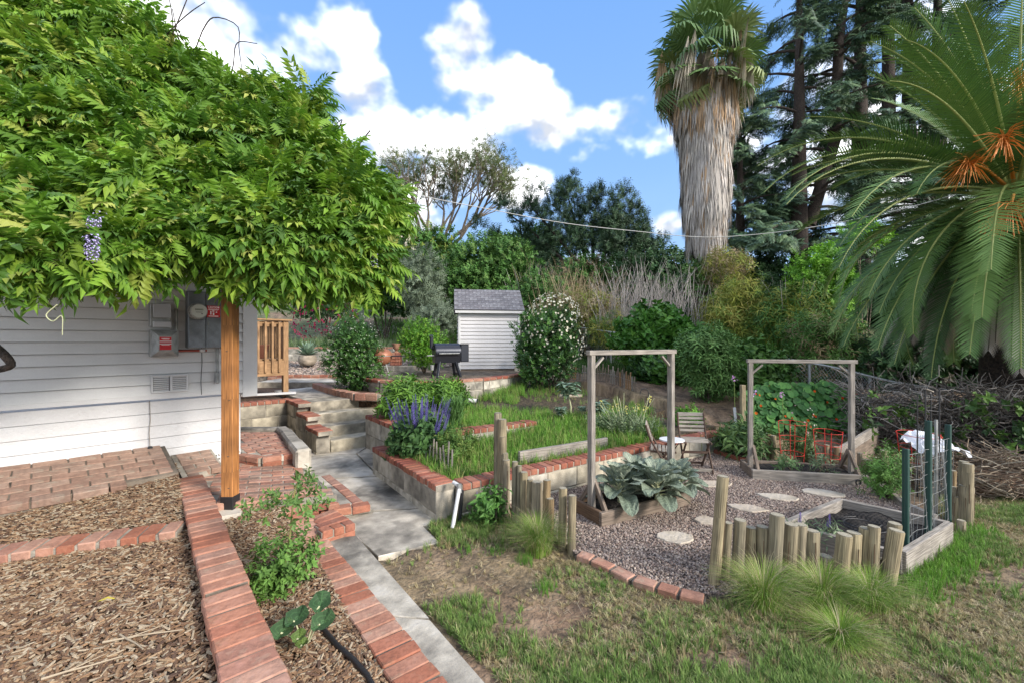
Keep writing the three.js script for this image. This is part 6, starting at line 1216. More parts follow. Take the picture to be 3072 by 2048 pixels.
{
  const t = shrub('rose_bush', 'big rounded rose bush covered in small white flowers beside the shed', [0.76, 1.55, -8.8, 0.66, 0.85, 0.6], { n: 3000, sp: SP.round, s: [0.08, 0.14], colors: GR.dark.concat(GR.mid), base: 0.55, parts: 16, stems: 0, k0: 0.35, k1: 0.5 });
  flowersOn(t, [0.06, 1.15, 0.05, 0.62, 0.82, 0.6], 260, blossom, MT.petal, [[0.85, 0.84, 0.74], [0.8, 0.78, 0.66], [0.86, 0.8, 0.68]], 0.03, 0.06);
  flowersOn(t, [0.12, 1.62, 0.0, 0.45, 0.38, 0.45], 150, blossom, MT.petal, [[0.86, 0.84, 0.76], [0.8, 0.76, 0.64]], 0.03, 0.055);
  for (let i = 0; i < 16; i++) { const a = rr(0, 6.28), r = rr(0.2, 0.5); mesh('stem', tube(bend([-0.08 + rr(-0.08, 0.08), -0.1, rr(-0.08, 0.08)], [Math.cos(a) * r, rr(0.5, 1.0), Math.sin(a) * r * 0.8], 0.05, 5), [0.018, 0.007], 5), MT.bark, t); }
}
{ // red flowers tucked behind the rose
  const t = shrub('red_flower_bush', 'bush with red flowers peeking between shed and rose', [0.32, 1.15, -10.3, 0.14, 0.3, 0.14], { n: 120, s: [0.06, 0.1], base: 0.9, stems: 2 }); flowersOn(t, [0, 0.25, 0, 0.14, 0.28, 0.14], 50, blossom, MT.petal, [[0.6, 0.03, 0.02]], 0.03, 0.05);
}
{ // purple sage
  reseed(307);
  const t = shrub('purple_sage', 'leafy sage with many violet blue flower spikes beside the steps', [-1.05, 0.46, -5.0, 0.25, 0.19, 0.22], { n: 300, sp: sprig(7, 0.55, 0.3, 1, 0.25), s: [0.12, 0.2], colors: [[0.08, 0.18, 0.045], [0.1, 0.22, 0.06], [0.06, 0.14, 0.04]], base: 0.24, stems: 6 });
  const sp = (() => { const g = new GB(); for (let i = 0; i < 60; i++) { const a = i * 2.4, y = i / 60; addLeaf(g, V(0, y, 0), V(Math.cos(a), 0.5, Math.sin(a)), V(0, 1, 0), 0.13 * (1.1 - y * 0.8), 0.07, 0.2, 0.1, 0.5); } return g.geo(); })();
  const L = []; for (let i = 0; i < 84; i++) { const a = rr(0, 6.28), r = Math.sqrt(rnd()) * 0.3, l = rr(0.14, 0.28); L.push([aim(V(Math.cos(a) * r, 0.46 - r * 0.3 + rr(-0.06, 0.14), Math.sin(a) * r), V(Math.cos(a) * r * 1.3, 1, Math.sin(a) * r * 1.3), V(0, 0, 1), l * 0.75, l, l * 0.75), ...pick([[0.12, 0.1, 0.33], [0.16, 0.13, 0.4], [0.1, 0.085, 0.27], [0.2, 0.16, 0.4]])]); }
  instanced('flower_spikes', sp, MT.petal, L, t);
  for (const [x, z, h, lab] of [[2.364, 0.05, -3.243, 0.26, 'sage stem with a violet flower spike in front of the compost bed'], [2.147, 0.05, -3.243, 0.28, 'thin sage stem with violet tip left of the compost bed']].map((e) => [e[0], e[2], e[3], e[4]])) {
    const s = thing('sage_plant', lab, 'plant', [x, 0.03, z]); mesh('stem', tube([[0, 0, 0], [0.01, h * 0.5, 0], [-0.005, h, 0]], [0.004, 0.002], 5), MT.stemGreen, s);
    instanced('leaves', SP.long, MT.leaf, Array.from({ length: 14 }, (_, i) => [aim(V(0, 0.03 + i * 0.012, 0), V(Math.cos(i * 2.4), 0.5, Math.sin(i * 2.4)), V(0, 1, 0), 0.1), 0.22, 0.3, 0.17]), s);
    instanced('flower_spike', sp, MT.petal, [[aim(V(-0.005, h * 0.72, 0), V(0.1, 1, 0), V(0, 0, 1), 0.16, 0.1, 0.16), 0.17, 0.12, 0.4]], s);
  }
  const s = shrub('sage_plant', 'small dark sage with one lilac flower left of the feather grass', [-0.191, 0.153, -3.75, 0.09, 0.16, 0.09], { n: 60, sp: sprig(6, 0.6, 0.3, 1, 0.3), s: [0.09, 0.14], colors: GR.mid, base: 0, stems: 3 });
  instanced('flower_spike', sp, MT.petal, [[aim(V(-0.1, 0.2, 0), V(-0.1, 1, 0), V(0, 0, 1), 0.1, 0.12, 0.1), 0.3, 0.24, 0.6]], s);
}
shrub('leafy_shrub', 'glossy shrub with narrow bright leaves above the purple sage', [-1.6, 0.8, -6.4, 0.33, 0.24, 0.3], { n: 330, sp: SP.long, s: [0.16, 0.24], colors: [[0.12, 0.26, 0.03], [0.15, 0.3, 0.04], [0.09, 0.2, 0.03]], base: 0.42 });
shrub('leafy_shrub', 'second narrow leaved shrub in front of the grill', [-1.05, 0.72, -6.9, 0.28, 0.17, 0.25], { n: 230, sp: SP.long, s: [0.16, 0.24], colors: [[0.12, 0.26, 0.03], [0.15, 0.3, 0.04], [0.09, 0.2, 0.03]], base: 0.42 });
shrub('rosemary', 'feathery green herb behind the split-stick fence', [-0.68, 0.36, -4.85, 0.3, 0.17, 0.26], { n: 420, sp: SP.fine, s: [0.1, 0.16], colors: [[0.1, 0.2, 0.04], [0.14, 0.25, 0.05], [0.2, 0.26, 0.06]], base: 0.22, stems: 4, o: { up: 0.9 } });
shrub('chive_clump', 'upright clump of thin green chives beside the purple sage', [-0.78, 0.62, -5.75, 0.12, 0.16, 0.1], { n: 60, sp: TU.tall[0], s: [0.2, 0.3], colors: [[0.14, 0.28, 0.08]], base: 0.42, stems: 1, o: { up: 3 } });
// tree kales
reseed(308);
const kaleLeaf = (() => { const g = new GB(); for (let i = 0; i < 22; i++) { const a = i * 2.4, e = 0.7 - (i / 22) * 0.9, d = V(Math.cos(a), e, Math.sin(a)); addLeaf(g, d.clone().multiplyScalar(0.1), d, V(-d.x * 0.5, 1, -d.z * 0.5), rr(0.5, 0.9), 0.42, rr(-0.2, 0.5), rr(0.1, 0.5), 0.6); } return g.geo(); })();
[[[0.904, 0.903, -6.9], 0.27, 0.34, 'tallest tree kale with a frilly blue green head on a bare stalk'], [[1.069, 0.603, -6.6], 0.1, 0.34, 'thin tree kale stalk right beside the tallest one'], [[0.741, 0.599, -6.5], 0.14, 0.36, 'small tree kale with a tiny head left of the tall ones'], [[1.267, 0.678, -6.4], 0.2, 0.38, 'tree kale just right of the first arch post']].forEach(([p, r, b, lab]) => {
  const t = thing('tree_kale', lab, 'kale', [p[0], b, p[2]], 0, 'tree kales in the raised bed');
  mesh('stalk', tube([[0.02, -0.05, 0], [0.03, (p[1] - b) * 0.4, 0], [-0.01, (p[1] - b) * 0.75, 0], [0, p[1] - b, 0]], [0.014, 0.01], 6), MT.stemPale, t);
  instanced('leaf_head', kaleLeaf, MT.leaf, [0, 1, 2].map((k) => [M([0, p[1] - b - k * r * 0.25, 0], rr(-0.2, 0.2), rr(0, 6), rr(-0.2, 0.2), r * (1 - k * 0.12), r * 0.6, r * (1 - k * 0.12)), ...pick([[0.22, 0.32, 0.22], [0.27, 0.37, 0.26], [0.18, 0.27, 0.17]])]), t);
});
// silvery lavender with yellow flower stalks
{
  reseed(309);
  const t = thing('lavender_plant', 'wispy silver green lavender with yellow flower stalks behind the chairs', 'plant', [1.55, 0.3, -5.95]);
  const L = []; for (let i = 0; i < 420; i++) { const a = rr(0, 6.28), r = rr(0, 0.42), l = rr(0.16, 0.32); L.push([aim(V(Math.cos(a) * r, rr(0, 0.12), Math.sin(a) * r * 0.7), V(Math.cos(a) * r * 1.6 + rr(-0.2, 0.2), 1, Math.sin(a) * r * 1.6), V(0, 0, 1), l * 0.55, l, l * 0.55), ...pick([[0.2, 0.27, 0.14], [0.26, 0.32, 0.18], [0.15, 0.22, 0.1], [0.13, 0.2, 0.07]])]); }
  instanced('foliage', SP.fine, MT.leaf, L, t);
  for (let i = 0; i < 16; i++) { const x = rr(-0.55, 0.55), h = rr(0.35, 0.6), b = V(x * 0.5, 0.1, rr(-0.15, 0.15)), e = V(x, h, rr(-0.2, 0.3)); mesh('flower_stalk', tube([b, b.clone().lerp(e, 0.5).add(V(0, 0.04, 0)), e], [0.005, 0.003], 4), MT.stemPale, t); if (i % 2) instanced('flowers', blossom, MT.petal, Array.from({ length: 9 }, () => [aim(e.clone().add(V(rr(-0.03, 0.03), rr(-0.08, 0.03), rr(-0.03, 0.03))), randDir(), V(0, 1, 0), rr(0.018, 0.03)), 0.72, 0.68, 0.22]), t); }
}
// collards: each leaf its own mesh
reseed(310);
function bigLeaf(L, Wd, droop, curl) {
  const g = new GB(), n = 8, m = 6, f = (i, j) => { const s = i / n, v = j / m * 2 - 1, w = Wd * Math.pow(Math.max(0, 1 - Math.pow(Math.abs(s * 2 - 1.04), 2.6)), 0.55) * 0.5 * lerp(0.75, 1, smooth(0, 0.45, s)) + 0.004, ruff = noise(s * 7 + L * 40, v * 3, Wd * 30) * 0.09 * Math.abs(v) * L; const vein = Math.abs(v) < 0.02 ? 0.0 : 0.006 * Math.cos(s * 40 + Math.abs(v) * 6); return [v * w, L * (s - 0.2 * droop * s * s * s), curl * L * v * v * 0.22 * Math.sin(s * 3) - droop * L * s * s * 0.75 + ruff + vein]; };
  for (let i = 0; i < n; i++) for (let j = 0; j < m; j++) { const a = f(i, j), b = f(i, j + 1), c = f(i + 1, j + 1), d = f(i + 1, j); g.tri(a, b, c, [j / m, i / n], [(j + 1) / m, i / n], [(j + 1) / m, (i + 1) / n]); g.tri(a, c, d, [j / m, i / n], [(j + 1) / m, (i + 1) / n], [j / m, (i + 1) / n]); }
  const ge = g.geo(); ge.deleteAttribute('normal'); const w = new THREE.BufferGeometry(); w.copy(ge); 
  return w.computeVertexNormals() ?? w;
}
const veinTex = tex(256, (u, v) => { const x = Math.abs(u - 0.5) * 2, mid = smooth(0.06, 0.02, x), side = smooth(0.16, 0.05, Math.abs(((v * 9 - x * 2.2) % 1 + 1) % 1 - 0.5)) * (1 - x * 0.6), k = 0.8 + Math.max(mid * 0.5, side * 0.22) + tn(u, v, 12, 3) * 0.12; return [k, k * 0.99, k]; }, 1);
const collardMats = [[0.33, 0.41, 0.29], [0.38, 0.46, 0.34], [0.26, 0.33, 0.23], [0.42, 0.49, 0.36]].map((c) => leafMat({ color: lin(...c), map: veinTex, transmission: 0.25, roughness: 0.5 }));
function collard(label, p, n, size, aMin = 0, aMax = 6.28) {
  const t = thing('collard_plant', label, 'collards', p, 0, 'collard plants in the first planter box');
  mesh('stem', tube([[0, -0.05, 0], [0.01, size * 0.35, 0], [0, size * 0.6, 0]], [0.02, 0.012], 7), MT.stemPale, t);
  for (let i = 0; i < n; i++) {
    const a = lerp(aMin, aMax, (i * 0.618) % 1), k = i / n, e = lerp(0.15, 1.25, k) + rr(-0.12, 0.12), L = size * lerp(1.0, 0.6, k) * rr(0.85, 1.1), pet = 0.28 * size;
    const d = V(Math.cos(a) * Math.cos(e), Math.sin(e), Math.sin(a) * Math.cos(e)), b = V(0, size * (0.15 + 0.4 * k), 0), q = b.clone().addScaledVector(d, pet);
    const lf = mesh('leaf', bigLeaf(L, L * rr(0.55, 0.68), lerp(0.55, 0.25, k), rr(0.3, 1)), pick(collardMats), t);
    lf.matrixAutoUpdate = true; const mm = aim(q, d, V(-Math.cos(a) * Math.sin(e), Math.cos(e), -Math.sin(a) * Math.sin(e)), 1); mm.decompose(lf.position, lf.quaternion, lf.scale); lf.scale.set(1, 1, 1);
    mesh('petiole', tube([[0, -pet, 0], [0, 0.02, 0.0]], [0.008, 0.006], 5), MT.stemPale, lf);
  }
}
collard('large collard plant with broad blue green leaves in the first planter box', [0.98, 0.16, -3.98], 24, 0.27);
collard('second collard plant spilling over the front board of the planter box', [1.32, 0.16, -3.98], 28, 0.29);
collard('pale collard plant at the right end of the planter box', [1.58, 0.16, -4.15], 22, 0.25);
collard('upright collard behind the others near the sideways chair', [1.2, 0.16, -4.2], 16, 0.27);
// small tomato seedlings, plants behind box 2, alstroemeria
reseed(311);
shrub('tomato_plant', 'young tomato plant at left in the soil box with the arch', [3.16, 0.2, -5.0, 0.07, 0.07, 0.06], { n: 14, sp: SP.long, s: [0.1, 0.15], colors: [[0.15, 0.26, 0.1]], base: 0.12, stems: 2 });
shrub('tomato_plant', 'young tomato plant at right in the soil box with the arch', [3.52, 0.2, -4.95, 0.07, 0.07, 0.06], { n: 14, sp: SP.long, s: [0.09, 0.14], colors: [[0.17, 0.25, 0.13]], base: 0.12, stems: 2 });
shrub('strap_leaf_clump', 'arching clump of strap leaves at the end of the brick capped planter', [3.1, 0.26, -5.85, 0.28, 0.17, 0.24], { n: 90, sp: SP.long, s: [0.2, 0.3], colors: [[0.1, 0.19, 0.05], [0.13, 0.23, 0.06], [0.07, 0.14, 0.04]], base: 0.08, o: { up: 0.5 } });
{ const t = shrub('flowering_herb', 'leafy herb with small pinkish white flowers inside the first red cage', [3.72, 0.3, -5.6, 0.12, 0.24, 0.12], { n: 70, sp: SP.long, s: [0.1, 0.16], colors: [[0.07, 0.14, 0.04], [0.1, 0.18, 0.05]], base: 0.1 }); flowersOn(t, [0, 0.4, 0, 0.16, 0.34, 0.16], 26, blossom, MT.petal, [[0.7, 0.55, 0.55], [0.75, 0.7, 0.68]], 0.015, 0.03); }
for (const [x, y, z, c, lab] of [[3.168, 1.079, -6.2, [0.6, 0.35, 0.62], 'lilac flower on a thin stalk beside the blue pole'], [3.275, 0.904, -5.9, [0.55, 0.42, 0.66], 'pale violet flower on a stalk just inside the second arch'], [3.483, 0.917, -5.6, [0.6, 0.42, 0.6], 'mauve flower on a stalk in the middle of the second arch'], [2.561, 0.385, -5.9, [0.65, 0.4, 0.4], 'pinkish flower drooping over the brick cap behind the chair']]) {
  const b = height(x, z), t = thing('tall_flower', lab, 'flower', [x, Math.max(0.1, b), z]), h = y - Math.max(0.1, b); mesh('stalk', tube([[0.02, -0.04, 0], [0.01, h * 0.5, 0], [0, h, 0]], [0.004, 0.003], 5), MT.stemGreen, t);
  instanced('petals', blossom, MT.petal, Array.from({ length: 8 }, () => [aim(V(rr(-0.03, 0.03), h + rr(-0.04, 0.03), rr(-0.03, 0.03)), randDir().add(V(0, 0.6, 0.4)), V(0, 1, 0), rr(0.025, 0.04)), ...c]), t);
}
shrub('fennel_plant', 'feathery green fennel beside the wire fence', [3.75, 0.26, -4.35, 0.17, 0.22, 0.16], { n: 200, sp: SP.fine, s: [0.1, 0.17], colors: [[0.12, 0.26, 0.05], [0.15, 0.3, 0.06], [0.1, 0.2, 0.04]], base: 0.03, o: { up: 0.7 } });
shrub('bushy_herb', 'bright green bushy herb behind the folding chair', [2.58, 0.5, -6.35, 0.2, 0.13, 0.16], { n: 150, s: [0.08, 0.13], colors: GR.bright, base: 0.34 });
// middle mulch bed shrubs
reseed(312);
{
  const t = shrub('rose_shrub', 'leggy young green shrub growing in the middle mulch bed', [-1.458, 0.196, -2.72, 0.2, 0.2, 0.16], { n: 210, sp: sprig(8, 0.42, 0.24, 1, 0.1), s: [0.07, 0.12], colors: [[0.13, 0.26, 0.05], [0.16, 0.31, 0.06], [0.1, 0.2, 0.04]], base: 0.06, parts: 8, stems: 6 });
  mesh('stem', tube([[0.03, 0.05, 0], [0.08, 0.35, 0.02], [0.1, 0.56, 0.02], [0.12, 0.66, 0.02]], [0.008, 0.004], 6), mat(0.22, 0.2, 0.07), t);
  instanced('foliage', sprig(8, 0.42, 0.24, 1, 0.1), MT.leaf, crownList([[0.1, 0.62, 0.02, 0.12, 0.07, 0.1], [0.12, 0.5, 0.02, 0.14, 0.06, 0.1], [-0.08, 0.48, 0.02, 0.1, 0.04, 0.08]], 50, 0.07, 0.11, [[0.12, 0.22, 0.05], [0.15, 0.27, 0.07]]), t);
}
{
  const t = thing('squash_plant', 'young squash plant with broad round leaves in the middle mulch bed', 'plant', [-1.076, 0.05, -2.259]);
  const sm = [[0.06, 0.14, 0.05], [0.08, 0.17, 0.06], [0.16, 0.26, 0.06]].map((c) => leafMat({ color: lin(...c), map: veinTex, transmission: 0.2 }));
  const disk = (r) => { const g = new GB(), n = 14; for (let i = 0; i < n; i++) { const a0 = i / n * 6.283, a1 = (i + 1) / n * 6.283, f = (a) => [Math.cos(a) * r * (1 + 0.08 * Math.sin(a * 5)), 0.14 * r * Math.sin(a * 3) + 0.06 * r, Math.sin(a) * r * (1 + 0.08 * Math.sin(a * 5)) - r * 0.3]; g.tri([0, -0.02, -r * 0.3], f(a1), f(a0), [0.5, 0], [0.5 + Math.cos(a1) / 2, 0.5], [0.5 + Math.cos(a0) / 2, 0.5]); } return g.geo(); };
  [[0.05, 0.13, -0.06, 0.055, 0.6, 0], [-0.06, 0.09, 0.0, 0.06, 0.5, 0], [0.09, 0.09, 0.03, 0.06, 0.5, 1], [-0.1, 0.06, 0.05, 0.055, 0.4, 1], [0.0, 0.05, 0.08, 0.035, 0.4, 2], [0.03, 0.03, 0.1, 0.03, 0.2, 2]].forEach(([x, y, z, r, tilt, k]) => { const m = mesh('leaf', disk(r), sm[k], t, [x, y + 0.02, z]); m.rotation.set(tilt, rr(-1, 1), rr(-0.2, 0.2)); mesh('leaf_stalk', tube([[x * 0.2, -0.01, z * 0.2], [x * 0.8, y, z * 0.8], [x, y + 0.012, z]], 0.0045, 5), MT.stemPale, t); });
}
{ // fallen yellow leaf and white stone details
  const t = thing('fallen_leaf', 'yellow leaf fallen on the front mulch bed', 'leaf', [-2.165, 0.245, -2.27]); const g = new GB(); addLeaf(g, V(0, 0, 0), V(1, 0.1, -0.3), V(0, 1, 0), 0.09, 0.035, 0.2, 0.1); mesh('blade', g.geo(), leafMat({ color: lin(0.6, 0.5, 0.08) }), t);
}

// ---------------------------------------------------------------- agave, lavender hedge, bougainvillea
reseed(401);
{
  const t = thing('potted_agave', 'blue green agave in a round clay pot on the gravel terrace', 'potted plant', [-5.55, 0.95, -11.8]);
  mesh('pot', new THREE.LatheGeometry([[0, 0], [0.16, 0], [0.23, 0.1], [0.24, 0.2], [0.2, 0.28], [0.17, 0.28], [0.17, 0.24], [0, 0.23]].map((q) => new THREE.Vector2(...q)), 24), mat(0.4, 0.34, 0.27, { map: T.stain }), t);
  const am = [[0.16, 0.24, 0.17], [0.2, 0.29, 0.2], [0.12, 0.19, 0.12]].map((c) => new THREE.MeshStandardMaterial({ color: lin(...c), roughness: 0.5, side: THREE.DoubleSide }));
  for (let i = 0; i < 34; i++) { const a = i * 2.4, e = lerp(0.1, 1.35, i / 34), g = new GB(), d = V(Math.cos(a) * Math.cos(e), Math.sin(e), Math.sin(a) * Math.cos(e)); addLeaf(g, V(0, 0, 0), d, V(-Math.cos(a) * Math.sin(e), Math.cos(e), -Math.sin(a) * Math.sin(e)), 0.4 * rr(0.85, 1.1), 0.13, 0.25, -0.06, 0.5); mesh('leaf', g.geo(), pick(am), t, [0, 0.28, 0]); }
}
{
  const t = thing('lavender_hedge', 'long hedge of lavender behind the white planter wall', 'hedge', [-5.6, 1.1, -13.8]), L = [];
  for (let i = 0; i < 1500; i++) { const x = rr(-2.6, 2.8), z = rr(-0.5, 0.45), h = rr(0.35, 0.75); L.push([M([x, 0.1, z], rr(-0.25, 0.25), rr(0, 6.28), rr(-0.25, 0.25), 0.28, h * (1.1 - Math.abs(x) * 0.06), 0.28), ...pick([[0.11, 0.18, 0.06], [0.15, 0.23, 0.09], [0.22, 0.28, 0.16], [0.08, 0.14, 0.05]])]); }
  instanced('foliage', TU.tall[0], grassMat, L, t);
  const F = []; for (let i = 0; i < 500; i++) F.push([M([rr(-2.6, 2.8), rr(0.6, 0.92), rr(-0.5, 0.4)], rr(-0.3, 0.3), rr(0, 6), rr(-0.3, 0.3), 0.03, 0.09, 0.03), ...pick([[0.3, 0.3, 0.34], [0.25, 0.25, 0.22]])]);
  instanced('flower_heads', SP.fine, MT.leaf, F, t);
}
{
  const t = shrub('bougainvillea', 'dark bougainvillea with crimson flowers below the wisteria', [-6.465, 3.01, -15, 1.1, 0.9, 0.7], { n: 700, s: [0.16, 0.26], colors: GR.dark, parts: 10 });
  flowersOn(t, [0, 0.9, 0, 1.05, 0.8, 0.7], 380, blossom, MT.petal, [[0.35, 0.02, 0.08], [0.45, 0.02, 0.1], [0.3, 0.01, 0.1]], 0.05, 0.1);
}
// ---------------------------------------------------------------- shrubs of the slope
reseed(402);
const SHR = [
  ['olive_bush', 'grey green olive bush left of the shed', [-3.059, 3.398, -14.5, 0.95, 1.05, 0.8], { colors: GR.grey, sp: SP.fine, n: 1500, s: [0.22, 0.34], parts: 10 }],
  ['olive_bush', 'lower silvery olive bush beside the shed wall', [-2.521, 2.247, -13.2, 0.75, 0.55, 0.6], { colors: GR.grey, sp: SP.fine, n: 900, s: [0.18, 0.3] }],
  ['green_bush', 'broad green bush above the shed roof', [-1.056, 4.144, -16, 1.9, 1.2, 1.1], { colors: GR.mid.concat([[0.13, 0.24, 0.05]]), n: 2200, s: [0.22, 0.36], parts: 14 }],
  ['green_bush', 'yellowish green bush below the bare tree', [-3.629, 5.381, -19, 1.5, 1.1, 1], { colors: GR.mid.concat(GR.yellow.slice(1, 2)), n: 1100, s: [0.26, 0.4] }],
  ['green_bush', 'dark bush at the right edge of the wisteria', [-4.736, 3.744, -16, 1.2, 1.15, 1], { colors: GR.dark.concat(GR.mid), n: 1500, s: [0.24, 0.36], parts: 12 }],
  ['green_bush', 'bush just right of the shed behind the rose', [0.896, 2.916, -14, 0.9, 1.0, 0.8], { colors: GR.mid, n: 1000, s: [0.18, 0.3] }],
  ['green_bush', 'dark hill bush below the left of the cypress', [0.576, 6.376, -24, 2.4, 1.3, 1.4], { colors: GR.dark.concat(GR.mid), n: 1300, s: [0.36, 0.55] }],
  ['green_bush', 'olive brown brush on the skyline behind the tan reeds', [2.772, 3.832, -18, 1.7, 1.1, 1.0], { colors: GR.mid.concat(GR.tan.slice(1, 2)), n: 1100, s: [0.26, 0.42], parts: 12 }],
  ['green_bush', 'dark hill bush behind the grey twigs', [5.776, 4.146, -19, 2.0, 1.3, 1.2], { colors: GR.dark, n: 1300, s: [0.3, 0.5] }],
  ['green_bush', 'dark bush beneath the fan palm trunk', [7.548, 3.198, -17, 1.6, 1.3, 1.2], { colors: GR.dark.concat(GR.mid), n: 1300, s: [0.28, 0.44] }],
  ['ivy_stump', 'ivy mantle wrapping the foot of the fan palm', [6.779, 3.789, -15.2, 0.5, 0.8, 0.5], { colors: GR.mid.concat([[0.2, 0.27, 0.1]]), n: 500, s: [0.16, 0.26], parts: 12 }],
  ['big_leaf_vine', 'glossy large leaved vine mounded in the centre of the slope', [3.44, 1.54, -10, 0.95, 0.75, 0.7], { colors: [[0.06, 0.17, 0.025], [0.09, 0.23, 0.035], [0.14, 0.3, 0.05]], sp: SP.big, n: 1300, s: [0.16, 0.26], parts: 14, mt: MT.gloss, o: { droop: 0.5 } }],
  ['big_leaf_vine', 'lower skirt of the large leaved vine above the dirt slope', [3.533, 0.993, -9.2, 0.95, 0.32, 0.4], { colors: GR.dark.concat(GR.mid), sp: SP.big, n: 700, s: [0.14, 0.22], parts: 10, mt: MT.gloss, o: { droop: 0.5 } }],
  ['willow_leaf_tree', 'slender young tree with narrow leaves left of the second arch', [3.511, 1.246, -7.7, 0.44, 0.55, 0.4], { colors: [[0.11, 0.23, 0.06], [0.15, 0.29, 0.08], [0.09, 0.18, 0.04]], sp: SP.long, n: 800, s: [0.15, 0.24], category: 'tree', stems: 4 }],
  ['ivy_bank', 'bank of heart leaved vine behind the second arch', [4.625, 1.059, -8.2, 0.85, 0.5, 0.35], { colors: [[0.06, 0.15, 0.03], [0.1, 0.22, 0.04], [0.15, 0.28, 0.07]], sp: SP.big, n: 1000, s: [0.12, 0.19], parts: 14, mt: MT.gloss }],
  ['bamboo_clump', 'golden yellow bamboo foliage in the middle of the slope', [5.911, 2.163, -11.5, 0.85, 0.95, 0.7], { colors: GR.yellow.concat([[0.2, 0.3, 0.05]]), sp: SP.bamboo, n: 1500, s: [0.24, 0.36], parts: 14, o: { droop: 0.5 } }],
  ['bamboo_clump', 'green bamboo foliage left of the date palm', [6.867, 1.852, -10.5, 0.95, 1.0, 0.7], { colors: GR.mid.concat(GR.yellow.slice(0, 2)), sp: SP.bamboo, n: 1700, s: [0.24, 0.36], parts: 14, o: { droop: 0.5 } }],
  ['bamboo_clump', 'thin yellow bamboo leaves beneath the fan palm', [7.114, 4.034, -14.4, 0.7, 0.55, 0.5], { colors: GR.yellow.concat(GR.tan), sp: SP.bamboo, n: 260, s: [0.22, 0.34], parts: 8 }],
  ['pale_green_tree', 'young tree with lime green leaves beside the date palm', [7.603, 2.939, -10.8, 0.9, 1.15, 0.7], { colors: [[0.2, 0.42, 0.03], [0.25, 0.48, 0.05], [0.14, 0.32, 0.03]], sp: SP.round, n: 1100, s: [0.16, 0.26], category: 'tree', parts: 15, stems: 8, k0: 0.25, k1: 0.36, stemMat: MT.barkPale }],
  ['pale_green_tree', 'lime leaved shoot rising in front of the dark conifers', [8.899, 4.229, -11, 0.5, 0.5, 0.4], { colors: [[0.2, 0.42, 0.03], [0.25, 0.48, 0.05]], sp: SP.round, n: 260, s: [0.14, 0.22], category: 'tree', parts: 8, stems: 5, k0: 0.25, k1: 0.4, stemMat: MT.barkPale }],
  ['green_bush', 'dull green brush in the shade left of the palm fronds', [6.806, 1.45, -9.4, 0.9, 0.7, 0.5], { colors: GR.mid.concat(GR.tan.slice(1, 2)), sp: SP.bamboo, n: 900, s: [0.2, 0.3] }],
  ['green_bush', 'dark shrub under the date palm at the right edge', [9.809, 1.294, -8.5, 1.1, 0.9, 0.6], { colors: GR.dark, n: 1100, s: [0.2, 0.3] }],
  ['green_bush', 'dark thicket behind the dead vines on the right', [8.136, 1.096, -9, 1.3, 0.8, 0.6], { colors: GR.dark.concat([[0.1, 0.09, 0.06]]), n: 1300, s: [0.2, 0.32], parts: 12 }],
  ['green_bush', 'far bush line behind the fan palm', [13.056, 5.056, -24, 2.6, 1.8, 1.4], { colors: GR.dark, n: 1300, s: [0.4, 0.6] }],
  ['green_bush', 'far dark hedge behind the lime leaved tree', [15.48, 3.68, -20, 3.2, 2.0, 1.4], { colors: GR.dark, n: 1800, s: [0.4, 0.6], parts: 14 }],
  ['green_bush', 'far dark hedge behind the date palm crown', [19.872, 3.112, -18, 3.4, 2.2, 1.4], { colors: GR.dark, n: 1800, s: [0.4, 0.6], parts: 14 }],
];
for (const [n, lab, c, o] of SHR) shrub(n, lab, c, o);
// nasturtiums
{
  reseed(403);
  const t = thing('nasturtium_patch', 'sprawling nasturtiums with round leaves and orange flowers behind the second arch', 'flowers', [4.578, 0.613, -7]);
  const disk = (() => { const g = new GB(), n = 9; for (let i = 0; i < n; i++) { const a = i / n * 6.283, b = (i + 1) / n * 6.283; g.tri([0, -0.08, 0], [Math.cos(b) * 0.5, 0.05, Math.sin(b) * 0.5], [Math.cos(a) * 0.5, 0.05, Math.sin(a) * 0.5]); } return g.geo(); })();
  const L = [], F = [];
  for (let i = 0; i < 1100; i++) { const u = rr(-1, 1), x = u * 0.95, v = rnd(), top = 0.34 * (1 - u * u * 0.5) + 0.05 * noise(x * 4, 1, 0), y = lerp(-0.34 - Math.max(0, u) * 0.03, top, v), z = 0.3 * (1 - v) + rr(-0.12, 0.12) + 0.1; L.push([aim(V(x, y, z), V(rr(-0.4, 0.4), 0.7 + rr(-0.3, 0.3), 0.9), V(0, -0.5, 0.8), rr(0.07, 0.13)), ...pick([[0.07, 0.2, 0.05], [0.09, 0.25, 0.06], [0.13, 0.31, 0.07], [0.05, 0.15, 0.04]])]); if (i % 26 === 0) F.push([aim(V(x, y + 0.03, z + 0.07), V(rr(-0.4, 0.4), 0.4, 1), V(0, 1, 0), rr(0.035, 0.055)), ...pick([[0.75, 0.14, 0.01], [0.7, 0.09, 0.01], [0.8, 0.22, 0.02]])]); }
  instanced('leaves', disk, MT.leaf, L, t); instanced('flowers', blossom, MT.petal, F, t);
}
